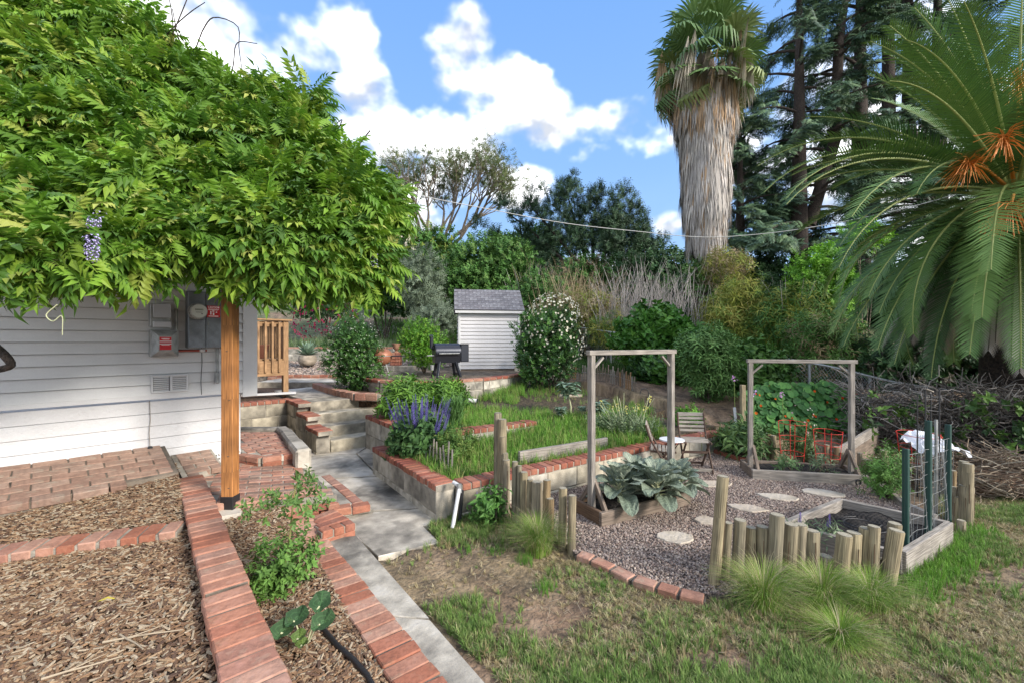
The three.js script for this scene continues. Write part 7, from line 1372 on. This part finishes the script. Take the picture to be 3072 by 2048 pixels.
// ---------------------------------------------------------------- dry reeds and twigs
reseed(404);
function reeds(name, label, c, w, h, n, cols, lean, dep = 1.2, r = 0.006) {
  const g = tube([[0, 0, 0], [0.02, 0.35, 0], [0.08, 0.7, 0.02], [0.2, 1, 0.04]], [1, 0.35], 4, false); const t = thing(name, label, 'dry reeds', [c[0], height(c[0], c[2]), c[2]]); const L = [], Tw = [];
  const y0 = height(c[0], c[2]);
  const gg = tube([[0, 0, 0], [0.02, 0.35, 0], [0.07, 0.7, 0.02], [0.18, 1, 0.04]], [0.0045, 0.0015], 4, false);
  for (let i = 0; i < n; i++) { const x = rr(-w, w), z = rr(-dep, dep), a = rr(0, 6.28), H = h * rr(0.45, 1.1) * (1 - 0.3 * (x / w) ** 2); L.push([M([x, -0.05, z], rr(-lean, lean), a, rr(-lean, lean), H, H, H), ...pick(cols)]); if (rnd() < 0.7) { const s = rr(0.5, 0.95); Tw.push([M([x + rr(-0.05, 0.05), H * s, z], rr(-0.7, 0.7), rr(0, 6.28), rr(-0.7, 0.7), H * 0.3, H * 0.3, H * 0.3), ...pick(cols)]); } }
  instanced('stalks', gg, chipMat, L, t); instanced('side_twigs', gg, chipMat, Tw, t);
  return t;
}
const GREY = [[0.42, 0.39, 0.36], [0.34, 0.31, 0.29], [0.5, 0.46, 0.42]];
reeds('dry_reeds', 'tan dry reed thicket right of the shed', [1.822, 1.926, -13.6], 1.2, 2.6, 420, GR.tan, 0.16);
reeds('dry_reeds', 'pale tan reeds mixed with green behind the rose bush', [0.81, 2.26, -15], 0.9, 2.7, 220, GR.tan.concat(GREY), 0.14);
reeds('dead_twigs', 'thicket of bare grey twigs in the middle of the slope', [3.432, 1.912, -13], 1.1, 2.7, 380, GREY, 0.22);
reeds('dead_twigs', 'bare grey twigs left of the fan palm foot', [4.649, 2.028, -12.6], 0.8, 2.5, 240, GREY, 0.26);
reeds('dead_twigs', 'leaning grey twigs right of the golden bamboo', [7.009, 2.119, -11.8], 0.9, 2.3, 230, GREY, 0.35);
{ // yellow green undergrowth among the reeds
  shrub('reed_undergrowth', 'olive yellow undergrowth at the base of the tan reeds', [2.165, 2.313, -13.2, 1.1, 0.8, 0.7], { colors: GR.tan.concat(GR.yellow.slice(0, 2)), sp: SP.bamboo, n: 900, s: [0.22, 0.34], parts: 10 });
  shrub('reed_undergrowth', 'yellow leaf litter bush left of the glossy vine', [2.688, 1.768, -12, 0.5, 0.45, 0.5], { colors: GR.yellow.concat(GR.mid), sp: SP.bamboo, n: 420, s: [0.16, 0.26] });
}
// dead vine tangle along the fence on the right
{
  reseed(405);
  const t = thing('dead_vines', 'tangle of dead grey vines and ivy leaves covering the fence on the right', 'dead vines', [6.2, height(6.2, -6.3), -6.3]);
  const g = tube([[0, 0, 0], [0.15, 0.3, 0.05], [0.05, 0.65, 0.1], [0.2, 1, 0.02]], [0.02, 0.01], 4, false), L = [], I = [];
  for (let i = 0; i < 4200; i++) { const x = rr(-1.25, 2.3), y = rr(-0.25, 0.85), s = rr(0.15, 0.45); L.push([M([x, y, rr(-0.25, 0.3) + x * 0.16], rr(-3, 3), rr(0, 6.28), rr(-3, 3), s, s, s), ...pick([[0.2, 0.175, 0.155], [0.3, 0.27, 0.245], [0.13, 0.11, 0.1], [0.4, 0.37, 0.34], [0.085, 0.07, 0.06]])]); }
  instanced('vine_stems', g, chipMat, L, t);
  for (let i = 0; i < 380; i++) { const x = rnd() < 0.6 ? rr(0.6, 2.2) : rr(-1.2, 2.2); I.push([aim(V(x, rr(-0.3, 0.75), 0.34 + x * 0.16), V(rr(-0.5, 0.5), rr(-1, 0.4), 0.3), V(0, 0.4, 1), rr(0.1, 0.16)), ...pick([[0.06, 0.13, 0.035], [0.09, 0.18, 0.04], [0.04, 0.09, 0.03], [0.16, 0.3, 0.06]])]); }
  instanced('ivy_leaves', SP.big, MT.leaf, I, t);
}
{ // brush pile
  reseed(406);
  const t = thing('brush_pile', 'heap of dry brown cuttings on the right behind the log posts', 'brush pile', [5.3, 0.05, -4.75]);
  const g = tube([[0, 0, 0], [0.3, 0.05, 0.05], [0.6, 0.02, 0.0], [1, 0.08, 0.1]], [0.022, 0.012], 4, false), L = [];
  for (let i = 0; i < 1700; i++) { const a = rr(0, 6.28), r = Math.sqrt(rnd()), x = Math.cos(a) * r * 0.95, z = Math.sin(a) * r * 0.5, s = rr(0.1, 0.4); L.push([M([x, rnd() * 0.34 * (1 - r * r * 0.8), z], rr(-0.4, 0.4), rr(0, 6.28), rr(-0.5, 0.5), s, s, s), ...pick([[0.27, 0.2, 0.13], [0.36, 0.28, 0.19], [0.18, 0.13, 0.09], [0.42, 0.36, 0.27], [0.22, 0.15, 0.1]])]); }
  instanced('cuttings', g, chipMat, L, t);
  const m = new THREE.SphereGeometry(1, 20, 10, 0, 6.283, 0, 1.571); mesh('litter_core', m, MT.mulch, t).scale.set(0.85, 0.22, 0.42);
}

// ---------------------------------------------------------------- trees
function grow(segs, tips, p, dir, len, r, depth, o) {
  const pts = [p.clone()], n = 4; let q = p.clone(), d = dir.clone();
  for (let i = 0; i < n; i++) { d.add(randDir().multiplyScalar(o.wander)).add(V(0, o.lift, 0)).normalize(); q = q.clone().addScaledVector(d, len / n); pts.push(q); }
  segs.push(tube(pts, [r, r * 0.62], depth > 2 ? 7 : 5, false));
  if (depth <= 0) { tips.push([q, d]); return; }
  const k = o.split[Math.min(depth, o.split.length - 1)];
  for (let i = 0; i < k; i++) { const s = i === 0 ? d.clone().add(randDir().multiplyScalar(o.spread * 0.5)) : d.clone().add(randDir().multiplyScalar(o.spread)); grow(segs, tips, q, s.normalize(), len * rr(0.62, 0.86), r * rr(0.55, 0.68), depth - 1, o); }
  if (depth <= 2) tips.push([q, d]);
}
{ // nearly bare umbrella shaped tree
  reseed(411);
  const b = [-4.048, 5.832, -23], y0 = height(b[0], b[2]), t = thing('umbrella_tree', 'pale barked umbrella shaped tree with sparse leaves on the hill', 'tree', [b[0], y0, b[2]]);
  const segs = [], tips = [], o = { wander: 0.16, lift: 0.05, split: [2, 2, 3, 3, 3, 2], spread: 0.62 };
  mesh('trunk', tube([[0, -0.3, 0], [0.1, (b[1] - y0) * 0.6, 0], [0, b[1] - y0, 0]], [0.3, 0.22], 8), MT.barkPale, t);
  for (const [x, z] of [[-0.55, 0.1], [-0.25, -0.2], [0.1, 0.2], [0.3, -0.1], [0.75, 0.1], [0.5, -0.3]]) grow(segs, tips, V(0, b[1] - y0 - 0.2, 0), V(x, 1.0 - Math.abs(x) * 0.3, z).normalize(), 1.95, 0.12, 5, o);
  mesh('branches', merge(segs), MT.barkPale, t).userData.kind = 'stuff';
  const L = []; for (const [p, d] of tips) for (let i = 0; i < 2; i++) { if (p.y < 2.8 && rnd() < 0.5) continue; L.push([aim(p.clone().add(randDir().multiplyScalar(0.3)), d.clone().add(randDir()), randDir(), rr(0.28, 0.5)), ...pick([[0.12, 0.17, 0.05], [0.16, 0.2, 0.07], [0.2, 0.22, 0.09], [0.09, 0.13, 0.04]])]); }
  instanced('crown', SP.fine, MT.leaf, L, t);
}
{ // dark twisted cypress
  reseed(412);
  const b = [3.444, 5.464, -21], y0 = height(b[0], b[2]), t = thing('twisted_cypress', 'dark green twisted cypress spreading against the sky in the centre', 'tree', [b[0], y0, b[2]]), Y = b[1] - y0;
  const cl = [], segs = [];
  const limb = (ax, ay, bx, by, n, r0, r1) => { const a = V(ax, Y + ay, 0), e = V(bx, Y + by, rr(-0.8, 0.8)); segs.push(tube(bend(a.toArray(), e.toArray(), -0.15, 6, rr(-0.2, 0.2)), [0.1, 0.03], 6)); for (let i = 0; i < n; i++) { const s = lerp(0.25, 1.06, i / (n - 1)), p = a.clone().lerp(e, s), r = lerp(r0, r1, i / (n - 1)) * rr(0.8, 1.2); cl.push([p.x + rr(-0.25, 0.25), p.y + rr(-0.15, 0.25), p.z + rr(-0.4, 0.4), r, r * 0.9, r]); const u = rnd(); cl.push([p.x + rr(-0.4, 0.4), p.y + rr(0.1, 0.55), p.z + rr(-0.3, 0.3), r * 0.5, r * 0.9, r * 0.5]); } };
  for (const [ax, ay, bx, by, n, r0, r1] of [[0.2, -0.2, -0.7, 3.5, 6, 0.4, 0.42], [0.2, 0.4, -1.5, 2.9, 6, 0.36, 0.4], [0.5, -0.2, 0.6, 2.8, 6, 0.45, 0.42], [0.9, -0.2, 1.6, 2.5, 6, 0.42, 0.4], [1.2, -0.4, 2.4, 2.3, 6, 0.42, 0.4], [1.4, -0.6, 3.1, 1.5, 7, 0.42, 0.4], [1.4, -1.0, 3.5, 0.5, 7, 0.45, 0.4], [0, -0.4, -2.6, 2.5, 7, 0.36, 0.3], [-0.5, -0.5, -3.7, 2.3, 8, 0.34, 0.24], [-0.6, -0.9, -4.7, 1.1, 8, 0.3, 0.24], [1.2, -1.4, 3.2, -0.8, 6, 0.45, 0.4], [-0.6, -1.0, -3.4, 0.1, 7, 0.32, 0.28]]) limb(ax, ay, bx, by, n, r0, r1);
  segs.push(tube([[0.4, -0.3, 0], [0.3, Y * 0.5, 0], [0.5, Y - 0.6, 0]], [0.3, 0.2], 7)); segs.push(tube([[1.6, -0.3, 0.2], [1.4, Y * 0.6, 0], [1.9, Y + 0.6, 0]], [0.2, 0.1], 7));
  mesh('trunk', merge(segs), MT.barkDark, t);
  instanced('crown', SP.fine, MT.leafSolid, crownList(cl, 8500, 0.3, 0.48, [[0.035, 0.078, 0.033], [0.046, 0.098, 0.042], [0.06, 0.12, 0.05], [0.028, 0.062, 0.028]], { up: 0.9, wild: 0.4, shell: 0.3 }), t);
}
// needle spray for the big conifers
const spray = (() => { reseed(413); const g = new GB(); for (let i = 0; i < 26; i++) { const t = i / 26, s = i & 1 ? 1 : -1; addLeaf(g, V(0, t, -0.15 * t * t), V(s * 0.9, 0.5, rr(-0.5, 0.1)), V(0, 0.2, 1), 0.34 * (1.1 - t * 0.7), 0.06, 0.1, 0.25); } return g.geo(); })();
function conifer(label, x, z, H, r, seed, o = {}) {
  reseed(seed); const y0 = height(x, z), t = thing('tall_conifer', label, 'tree', [x, y0, z], 0, 'tall dark conifers at the right');
  const { fork = 0, lean = 0, low = 0.12, reach = 3, n = 46, k = 26, sz = 1 } = o, tops = [V(lean, H, 0)]; if (fork) tops.push(V(lean + fork, H * 0.97, rr(-0.5, 0.5)));
  const segs = [], L = [];
  tops.forEach((tp, i) => { const st = V(i ? fork * 0.2 : 0, i ? H * 0.25 : -0.4, 0); segs.push(tube([st, st.clone().lerp(tp, 0.3).add(V(i ? fork * 0.25 : 0, 0, 0)), st.clone().lerp(tp, 0.65), tp], [i ? r * 0.7 : r, i ? r * 0.6 : r * 0.85, r * 0.5, r * 0.12], 9)); });
  mesh('trunk', merge(segs), MT.barkDark, t); const B = [];
  for (let i = 0; i < n; i++) {
    const tp = tops[i % tops.length], s = lerp(low, 0.98, (i + rnd()) / n), p = V(0, 0, 0).lerp(tp, s), a = rr(0, 6.28), len = reach * (1 - s * 0.6) * rr(0.5, 1.15), drop = rr(-0.1, 0.35), e = p.clone().add(V(Math.cos(a) * len, -drop * len + 0.3, Math.sin(a) * len));
    const pts = bend(p.toArray(), e.toArray(), -0.12 * len, 6); B.push(tube(pts, [0.05 * r / 0.3 + 0.015, 0.012], 5, false));
    for (let q = 0; q < k; q++) { const u = lerp(0.25, 1.05, Math.sqrt(rnd())), b = p.clone().lerp(e, u).add(V(rr(-0.35, 0.35), 0.12 * len * 4 * u * (1 - Math.min(1, u)) + rr(-0.35, 0.12), rr(-0.35, 0.35))); L.push([aim(b, V(Math.cos(a) + rr(-0.9, 0.9), rr(-0.75, 0.15), Math.sin(a) + rr(-0.9, 0.9)), V(0, 1, 0.2), rr(0.45, 0.95)), ...pick([[0.055, 0.11, 0.06], [0.075, 0.145, 0.075], [0.11, 0.19, 0.085], [0.04, 0.085, 0.05], [0.14, 0.22, 0.1]])]); }
    for (let q = 0; q < 3; q++) { const u = rr(0.3, 1), b = p.clone().lerp(e, u); B.push(tube([b, b.clone().add(V(rr(-0.6, 0.6), rr(-0.7, 0.25), rr(-0.6, 0.6)))], [0.014, 0.006], 4, false)); }
  }
  mesh('branches', merge(B), MT.barkDark, t).userData.kind = 'stuff';
  instanced('crown', spray, MT.leafSolid, L, t);
}
conifer('forked dark conifer just right of the fan palm', 14.2, -21.5, 19, 0.42, 421, { fork: 2.4, reach: 4.2, n: 70, k: 48, low: 0.16 });
conifer('dark conifer trunk standing left of the date palm crown', 17.6, -22, 21, 0.5, 422, { fork: 2.2, reach: 4.6, n: 72, k: 48, low: 0.14 });
conifer('dark conifer behind the top of the date palm', 23, -23.5, 22, 0.5, 423, { fork: -2.5, reach: 5, n: 72, k: 48, low: 0.12 });
conifer('dark conifer behind the right edge of the date palm', 29, -24, 23, 0.5, 424, { reach: 5.2, n: 64, k: 48, low: 0.12 });
conifer('thinner dark conifer with drooping boughs behind the fan palm', 11.8, -22.5, 11.5, 0.3, 425, { reach: 3.2, n: 54, k: 40, low: 0.22 });

// ---------------------------------------------------------------- fan palm
{
  reseed(431);
  const b = [6.882, 4.84, -15.5], y0 = height(b[0], b[2]), top = [6.913, 11.427, -15.5][1] - y0, t = thing('fan_palm', 'tall fan palm with a shaggy skirt of dead grey fronds', 'palm', [b[0], y0, b[2]]);
  mesh('trunk', tube([[0, -0.3, 0], [0, top * 0.5, 0], [0, top + 0.3, 0]], [0.42, 0.3], 12), MT.bark, t);
  // dead frond skirt: hanging strips in overlapping tiers
  const strip = (() => { const g = new GB(); for (let i = 0; i < 7; i++) { const x = rr(-0.14, 0.14), z = rr(0, 0.05), w = rr(0.012, 0.024), l = rr(0.7, 1.1), sw = rr(-0.09, 0.09); g.quad([x - w, 0, z], [x + w, 0, z], [x + w * 0.9 + sw * 0.5, -l * 0.6, z + 0.06], [x - w * 0.9 + sw * 0.5, -l * 0.6, z + 0.06]); g.tri([x - w * 0.9 + sw * 0.5, -l * 0.6, z + 0.06], [x + w * 0.9 + sw * 0.5, -l * 0.6, z + 0.06], [x + sw, -l, z + rr(-0.02, 0.1)]); } return g.geo(); })();
  const L = [], yb = b[1] - y0;
  for (let i = 0; i < 3600; i++) { const s = rnd(), y = lerp(yb + 0.55, top - 0.9, s), a = rr(0, 6.28), R = lerp(0.5, 0.7, smooth(0, 0.35, s)) + 0.28 * smooth(0.6, 1, s) + rr(-0.18, 0.05) + 0.07 * noise(a, s * 6, 2); const g = rr(0.72, 1.25), c = rnd() < 0.14 + 0.3 * smooth(0.75, 0.95, s) ? [0.36, 0.24, 0.14] : pick([[0.42, 0.385, 0.35], [0.36, 0.33, 0.305], [0.47, 0.43, 0.38]]); L.push([M([Math.cos(a) * R, y, Math.sin(a) * R], rr(-0.06, 0.1), -a + 1.571, rr(-0.08, 0.08), rr(0.8, 1.2)), c[0] * g, c[1] * g, c[2] * g]); }
  instanced('dead_skirt', strip, new THREE.MeshStandardMaterial({ color: 0xffffff, roughness: 0.95, side: THREE.DoubleSide }), L, t);
  const fan = (R, droop, gap, n = 26) => { const g = new GB(); g.quad([-0.018, -1.0, 0], [0.018, -1.0, 0], [0.014, 0, 0.01], [-0.014, 0, 0.01]); for (let i = 0; i < n; i++) { const a = lerp(-1.75, 1.75, i / (n - 1)), d = [Math.sin(a), Math.cos(a)], l = R * (0.82 + 0.18 * Math.cos(a)) * rr(0.92, 1.05), w = 0.036 * R, z1 = -0.1 * R, tz = -droop * R * rr(0.7, 1.25), f = i & 1 ? 0.025 : -0.025; const m = [d[0] * l * 0.62, d[1] * l * 0.62], px = d[1] * w, py = -d[0] * w; g.tri([0, 0, 0], [m[0] + px, m[1] + py, z1 + f], [m[0] - px, m[1] - py, z1 - f]); g.tri([m[0] + px, m[1] + py, z1 + f], [d[0] * l * (1 - droop * 0.3), d[1] * l * (1 - droop * 0.3) - droop * 0.35 * R, tz], [m[0] - px, m[1] - py, z1 - f]); } return g.geo(); };
  const green = [[0.12, 0.21, 0.065], [0.16, 0.26, 0.075], [0.1, 0.18, 0.06], [0.22, 0.32, 0.09], [0.26, 0.32, 0.12]].map((c) => leafMat({ color: lin(...c), transmission: 0.25, roughness: 0.5 })), dead = [[0.42, 0.38, 0.31], [0.36, 0.31, 0.24], [0.5, 0.46, 0.38], [0.4, 0.28, 0.17]].map((c) => leafMat({ color: lin(...c), transmission: 0.1, roughness: 0.9 }));
  const gF = [fan(1.15, 0.25, 0), fan(1.2, 0.5, 0), fan(1.1, 0.7, 0), fan(1.25, 0.35, 0)], hang = (l, n) => { const g = new GB(); for (let i = 0; i < n; i++) { const a = rr(-0.42, 0.42), L2 = l * rr(0.6, 1.1), w = 0.017, x1 = Math.sin(a) * L2 * 0.5, x2 = Math.sin(a) * L2 * 0.7 + rr(-0.06, 0.06), z1 = rr(-0.06, 0.12); g.quad([-w * 0.5, -0.5, 0], [w * 0.5, -0.5, 0], [x1 + w, L2 * 0.5, z1], [x1 - w, L2 * 0.5, z1]); g.tri([x1 - w, L2 * 0.5, z1], [x1 + w, L2 * 0.5, z1], [x2, L2, z1 * 0.6 + rr(-0.05, 0.05)]); } return g.geo(); }, dF = [hang(1.25, 20), hang(1.5, 18), hang(1.1, 22)];
  const put = (geo, m, a, e, r, y, roll = 0) => { const d = V(Math.cos(a) * Math.cos(e), Math.sin(e), Math.sin(a) * Math.cos(e)), nor = V(-Math.cos(a) * Math.sin(e), Math.cos(e), -Math.sin(a) * Math.sin(e)).add(randDir().multiplyScalar(0.25)), o = mesh('frond', geo, m, t); aim(V(0, y, 0).addScaledVector(d, r), d, nor, 1).decompose(o.position, o.quaternion, o.scale); return o; };
  for (let i = 0; i < 46; i++) put(pick(gF), pick(green), i * 2.4, lerp(-0.75, 1.35, Math.pow(i / 46, 0.8)), rr(1.0, 1.3), top + lerp(-0.5, 0.3, i / 46));
  for (let i = 0; i < 84; i++) put(pick(dF), pick(dead), i * 2.4 + 1, rr(-1.5, -1.15), rr(0.3, 0.6), top - rr(-0.1, 1.5)); for (let i = 0; i < 70; i++) { const R = rr(0.8, 1.65); put(pick(dF), pick(dead), i * 2.4 + 2, rr(-1.5, -1.35), 0.2, top - rr(-0.5, 0.7)).position.add(V(Math.cos(i * 2.4) * R, 0, Math.sin(i * 2.4) * R)); }
}
// ---------------------------------------------------------------- date palm
{
  reseed(441);
  const c = [7.881, 3.905, -6.8], y0 = height(c[0], c[2]), t = thing('date_palm', 'big date palm with long arching fronds and orange fruit stalks at the right', 'palm', [c[0], y0, c[2]]), Y = c[1] - y0;
  mesh('trunk', tube([[0, -0.3, 0], [0, Y * 0.5, 0], [0, Y - 0.1, 0]], [0.42, 0.36], 14), MT.barkDark, t);
  const boots = []; for (let i = 0; i < 60; i++) { const a = i * 2.4, y = Y - 0.1 - (i / 60) * 1.2; boots.push([aim(V(Math.cos(a) * 0.38, y, Math.sin(a) * 0.38), V(Math.cos(a) * 0.6, 1, Math.sin(a) * 0.6), V(Math.cos(a), 0, Math.sin(a)), 0.12, 0.24, 0.08), ...pick([[0.16, 0.11, 0.07], [0.22, 0.15, 0.09]])]); }
  instanced('leaf_boots', cbox(1, 1, 1, 0.1), chipMat, boots, t);
  const frond = (az, el, L, sag, lw, dead) => {
    const pts = [], n = 16; let p = V(Math.cos(az) * 0.15, 0, Math.sin(az) * 0.15), e = el; for (let i = 0; i <= n; i++) { pts.push(p.clone()); e -= sag / n * (0.4 + 1.3 * i / n); p = p.clone().add(V(Math.cos(az) * Math.cos(e), Math.sin(e), Math.sin(az) * Math.cos(e)).multiplyScalar(L / n)); }
    const g = new GB(), side = V(-Math.sin(az), 0, Math.cos(az)), m = 84;
    for (let i = 0; i < m; i++) {
      const s = lerp(0.14, 0.995, i / (m - 1)), f = s * n, k = Math.min(n - 1, Math.floor(f)), b = pts[k].clone().lerp(pts[k + 1], f - k), tg = pts[k + 1].clone().sub(pts[k]).normalize(), up = new THREE.Vector3().crossVectors(side, tg).normalize(); if (up.y < 0 && !dead) up.multiplyScalar(1);
      const l = lw * Math.pow(Math.sin(Math.min(1, s * 0.9 + 0.1) * Math.PI * 0.92 + 0.12), 0.6) * rr(0.9, 1.08), fw = lerp(0.5, 1.1, s);
      for (const q of [-1, 1]) { const d = side.clone().multiplyScalar(q).addScaledVector(tg, fw).addScaledVector(up, dead ? -0.3 : 0.32 + rr(-0.14, 0.14)).add(V(0, dead ? -0.5 : -0.08, 0)).normalize(), w = 0.012, px = tg.clone().multiplyScalar(w); const mid = b.clone().addScaledVector(d, l * 0.5), tip = b.clone().addScaledVector(d, l).add(V(0, -0.1 * l * (dead ? 3 : 1), 0)); const A = b.clone().sub(px).toArray(), B2 = b.clone().add(px).toArray(), C = mid.clone().add(px).toArray(), D2 = mid.clone().sub(px).toArray(), E = tip.toArray(); g.tri(A, B2, C); g.tri(A, C, D2); g.tri(D2, C, E); }
    }
    return [g.geo(), tube(pts, pts.map((_, i) => lerp(0.03, 0.005, i / n)), 5, false)];
  };
  const gm = [[0.09, 0.18, 0.055], [0.12, 0.22, 0.065], [0.145, 0.265, 0.07], [0.075, 0.15, 0.055], [0.18, 0.3, 0.075]].map((q) => leafMat({ color: lin(...q), transmission: 0.22, roughness: 0.42 })), dm = [[0.36, 0.31, 0.26], [0.2, 0.14, 0.1], [0.45, 0.41, 0.37]].map((q) => leafMat({ color: lin(...q), transmission: 0.08, roughness: 0.9 })), rib = mat(0.3, 0.34, 0.1, { roughness: 0.5 });
  const add = (az, el, L, sag, lw, m, dead) => { const [a, b] = frond(az, el, L, sag, lw, dead), o = mesh('frond', a, m, t, [0, Y, 0]); mesh('rachis', b, dead ? MT.bark : rib, o); };
  // azimuth: pi points left in the picture, pi/2 towards the camera
  for (let i = 0; i < 74; i++) { const k = i / 74, az = i * 2.39996 + rr(-0.15, 0.15), el = lerp(-0.55, 1.5, Math.pow(1 - k, 0.9)); if (Math.cos(az) > 0.75 && el < 0.9 && rnd() < 0.6) continue; add(az, el, rr(2.7, 3.4) * (el > 1.1 ? 1.08 : 1), lerp(1.25, 0.75, clamp(el)) * rr(0.8, 1.25) * (el > 1.0 ? 0.55 : 1), rr(0.38, 0.5), pick(gm), false); }
  for (const [az, el, L, sag] of [[3.2, 0.6, 4.0, 1.35], [3.0, 0.4, 4.1, 1.15], [2.8, 0.25, 3.9, 1.05], [3.4, 0.8, 3.9, 1.35], [3.05, 0.5, 4.0, 1.3], [2.9, 0.1, 3.8, 1.1], [2.5, 0.0, 3.2, 1.2], [2.2, -0.2, 3.0, 0.9], [2.75, 0.95, 3.4, 1.0], [3.1, 1.15, 3.3, 0.8], [1.9, -0.3, 2.9, 0.8], [2.6, -0.45, 2.9, 0.7], [3.0, -0.2, 3.1, 0.9]]) add(az, el, L, sag, 0.46, pick(gm), false);
  for (let i = 0; i < 22; i++) add(rr(1.0, 3.5), rr(-0.95, -0.35), rr(2.9, 3.5), rr(0.55, 0.85), 0.44, pick(gm), false);
  for (let i = 0; i < 20; i++) add(rr(1.2, 3.9), rr(-1.2, -0.75), rr(2.3, 3.0), rr(0.25, 0.5), 0.34, pick(dm), true);
  // fruit stalks
  const om = mat(0.62, 0.2, 0.02, { roughness: 0.6 }), om2 = mat(0.55, 0.28, 0.04, { roughness: 0.6 });
  const fruit = (az, el, L, m) => { const d = V(Math.cos(az) * Math.cos(el), Math.sin(el), Math.sin(az) * Math.cos(el)), a = d.clone().multiplyScalar(0.2), b = d.clone().multiplyScalar(L), S = [tube([a, a.clone().lerp(b, 0.6).add(V(0, 0.08, 0)), b], [0.028, 0.016], 6)]; for (let i = 0; i < 80; i++) { const s = b.clone().addScaledVector(d, -rr(0, 0.2)), e = s.clone().add(V(rr(-0.24, 0.24), rr(-0.42, 0.06), rr(-0.24, 0.24)).addScaledVector(d, 0.18)); S.push(tube([s, s.clone().lerp(e, 0.5).add(V(0, 0.05, 0)), e], [0.006, 0.003], 4, false)); } mesh('fruit_stalk', merge(S), m, t, [0, Y, 0]); };
  fruit(2.45, -0.28, 2.2, om); fruit(2.5, 0.3, 1.6, om); fruit(2.4, 1.0, 1.7, om2); fruit(1.6, -0.15, 1.0, om); fruit(2.7, 0.12, 1.7, om);
}
renderer.render(scene, camera);
